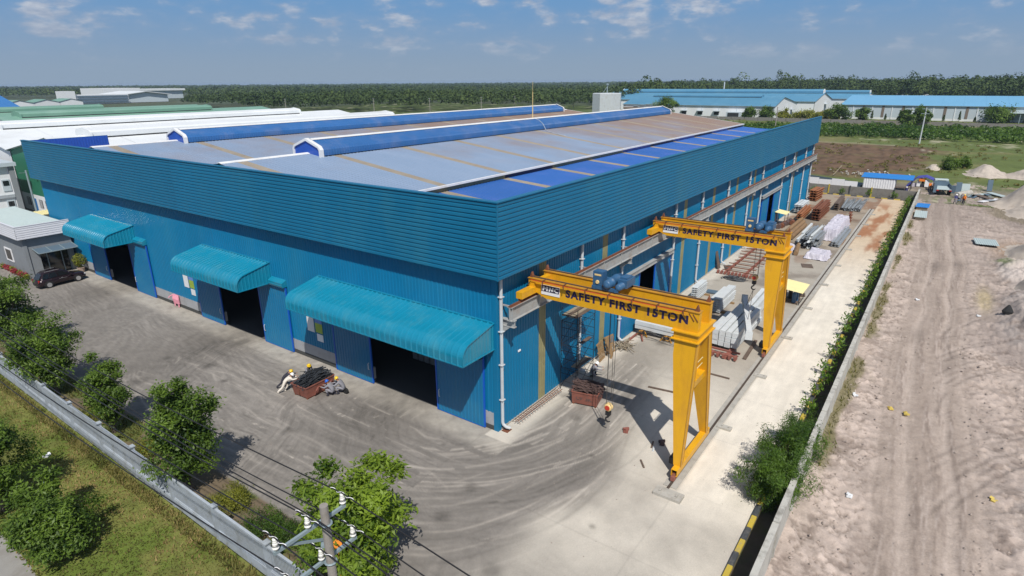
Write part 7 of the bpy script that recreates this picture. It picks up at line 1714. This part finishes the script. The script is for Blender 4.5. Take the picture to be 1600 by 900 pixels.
for k in range(15):
    y = 18-k*6.4; x = 359+RNG.normal(0,1.0); h = RNG.uniform(2.5,5.5); o = thing('cypress', 'slim dark cypress along the long pale hall, '+ordinal(k)+' from its left end', 'tree', (x,y,-.2), 0, 'cypresses along the pale hall')
    m = MB(); m.tube([(0,0,0),(0,0,h*.6)], [.14,.06], 5); m.build('trunk', M['bark'], o)
    r = np.random.default_rng(450+k); n = 220; z = r.uniform(.2,1,n)*h; a = r.uniform(0,6.28,n); rad = .75*(1-z/h)**.7*r.uniform(.5,1,n)+.05; L = np.stack([rad*np.cos(a),rad*np.sin(a),z],1)
    put('crown', faces_mesh('crown', leaf_quads(L, unit(L*np.array((1,1,0))+r.normal(0,.4,(n,3))+np.array((0,0,.3))), .6, .6, r), M['leaf_far'], r.uniform(0,.5,n)), o)
# scrub band at the edge of the field
def scatter_mass(name, P, H, Rr, nper, qs, mat, seed, tint=None, zlo=.25):
    r = np.random.default_rng(seed); n = len(P); cnt = np.broadcast_to(nper, n).astype(int); idx = np.repeat(np.arange(n), cnt); k = len(idx)
    d = unit(r.normal(size=(k, 3))); d[:, 2] = np.where(d[:, 2] < -.35, -d[:, 2], d[:, 2]); h, R = H[idx], Rr[idx]
    zc = h*(.5+zlo*.5); L = np.stack([P[idx, 0]+d[:, 0]*R*r.uniform(.7, 1.08, k), P[idx, 1]+d[:, 1]*R*r.uniform(.7, 1.08, k), zc+d[:, 2]*(h-zc)*r.uniform(.75, 1.1, k)], 1)
    N = unit(d+r.normal(0, .45, (k, 3))+np.array((0, 0, .25)))
    t = r.uniform(0, .5, n) if tint is None else tint
    V = leaf_quads(L, N, 1.0, .75, r); c = V.mean(1, keepdims=True); V = c+(V-c)*(np.broadcast_to(qs, n)[idx]*r.uniform(.7, 1.3, k))[:, None, None]
    return tag(put(name, faces_mesh(name, V, mat, np.clip(t[idx]+r.normal(0, .12, k), 0, 1))), kind='stuff')
r = np.random.default_rng(500); n = 2300; x = r.uniform(231, 292, n); y = r.uniform(-95, 118, n); k = (fbm(x*.05, y*.03, 501)+.25*sst(x, 228, 245)*sst(-x, -292, -268) > .50)&(x > 236+6*(fbm(y*.05, x*0, 502)-.5)); x, y = x[k], y[k]; n = len(x)
scatter_mass('scrub', np.stack([x, y], 1), r.uniform(1.2, 3.0, n), r.uniform(1.2, 2.4, n), 26, .85, M['leaf_fine'], 503, np.clip(fbm(x*.08, y*.08, 504)*1.2-.1+r.normal(0, .1, n), 0, 1), 0.0)
n = 1500; x = r.uniform(104, 230, n); y = r.uniform(-60, 50, n); k = (fbm(x*.06, y*.06, 505) > .56)&~((x > 112)&(x < 134)&(y > -18)&(y < 25)); x, y = x[k], y[k]; n = len(x)
scatter_mass('weeds', np.stack([x, y], 1), r.uniform(.2, .6, n), r.uniform(.3, .8, n), 16, .35, M['grass'], 506, r.uniform(.1, .7, n), 0.0)
n = 700; x = r.uniform(293, 360, n); y = r.uniform(-100, 130, n); k = fbm(x*.1, y*.1, 507) > .55; x, y = x[k], y[k]; n = len(x)
scatter_mass('weeds', np.stack([x, y], 1), r.uniform(.3, 1.0, n), r.uniform(.4, 1.2, n), 12, .5, M['grass'], 508, r.uniform(.1, .6, n), 0.0)
# forest: one mass out to the horizon
CX, CY, YAW = -26.4, -20.1, 0.623
r = np.random.default_rng(600); N = 15500
u = r.uniform(-260, 1860, N); ang = YAW-np.arctan((u-800)/940.6)
front = np.interp(u, [-300, 0, 150, 262, 285, 330, 450, 600, 800, 930, 1000, 1100, 1200, 1290, 1340, 1420, 1600, 1900], [1350, 1320, 1280, 1150, 900, 640, 490, 465, 470, 480, 520, 640, 680, 720, 620, 590, 560, 520])
tt = r.uniform(0, 1, N)**1.1; d = front*(4200/front)**tt
x = CX+d*np.cos(ang); y = CY+d*np.sin(ang)
hh = r.uniform(8.5, 14.0, N)*(1+.34*(fbm(x*.006, y*.006, 601)-.5)*2)*np.where((u > 960)&(d < 1300), 1.32, 1.0)*(1+.12*(r.uniform(size=N) > .985)); Rr = r.uniform(3.6, 6.2, N)*(1+np.clip(d-600, 0, None)/1500)
big_ = (u > 1000)&(d < 1100)&(r.uniform(size=N) > .55); hh = np.where(big_, hh*r.uniform(1.0, 1.3, N), hh); Rr = np.where(big_, Rr*r.uniform(1.1, 1.7, N), Rr)
gap = (np.abs(x-905) < 28)&(np.abs(y-30) < 26); keep = ~gap & ~((x > 200)&(x < 480)&(y > 640)&(y < 1020)); x, y, hh, Rr, d = x[keep], y[keep], hh[keep], Rr[keep], d[keep]
# on the right the wood is broken up and mixed
mix = fbm(x*.006, y*.006, 603); t0 = np.clip(.10+.9*(mix-.35)+r.normal(0, .10, len(x))+.12*(r.uniform(size=len(x)) > .9)+np.where(big_[keep], r.normal(0, .22, len(x)), 0), 0, 1)
nper = np.clip(62*600/d, 12, 62)*np.where(big_[keep], 2.2, 1.0); qs = 1.7*(1+np.clip(d-600, 0, None)/900)
scatter_mass('forest', np.stack([x, y], 1), hh, Rr, nper, qs, M['leaf_far'], 604, t0)
# red roofed house and others among the trees
gable_hall('house', 'red roofed house among the trees far behind the blue roofs', 'house', 888, 915, 14, 48, 9.0, 14.0, M['far_white'], M['red_roof'], 'y', None)
gable_hall('house', 'pale blue roofed house among the trees left of the red roof', 'house', 860, 885, 108, 150, 9.0, 12.0, M['far_white'], M['far_blue_roof'], 'y', None)
gable_hall('house', 'small white house among the trees at the right picture edge', 'house', 780, 800, -86, -68, 11.0, 14.0, M['far_white'], M['far_pale'], 'y', None)
# chimney with a thread of smoke
ch = thing('chimney', 'slim chimney with a thin blue smoke plume behind the blue roofed halls', 'chimney', (560, 160, 0)); m = MB(); m.tube([(0,0,0),(0,0,19)], [.7,.5], 8); m.build('stack', M['pipe_white'], ch)
# ---- air: an even thin haze over everything
hz = MB(); hz.box(-1560, 7060, -5060, 6560, -1.5, 23.5)
hm = bpy.data.materials.new('haze'); hm.use_nodes = True; t = hm.node_tree; t.nodes.clear()
om = t.nodes.new('ShaderNodeOutputMaterial'); pv = t.nodes.new('ShaderNodeVolumePrincipled'); pv.inputs['Color'].default_value = (.52, .68, .90, 1); pv.inputs['Density'].default_value = HAZE = 0.00012
t.links.new(pv.outputs[0], om.inputs['Volume'])
tag(hz.build('haze', hm), kind='stuff')
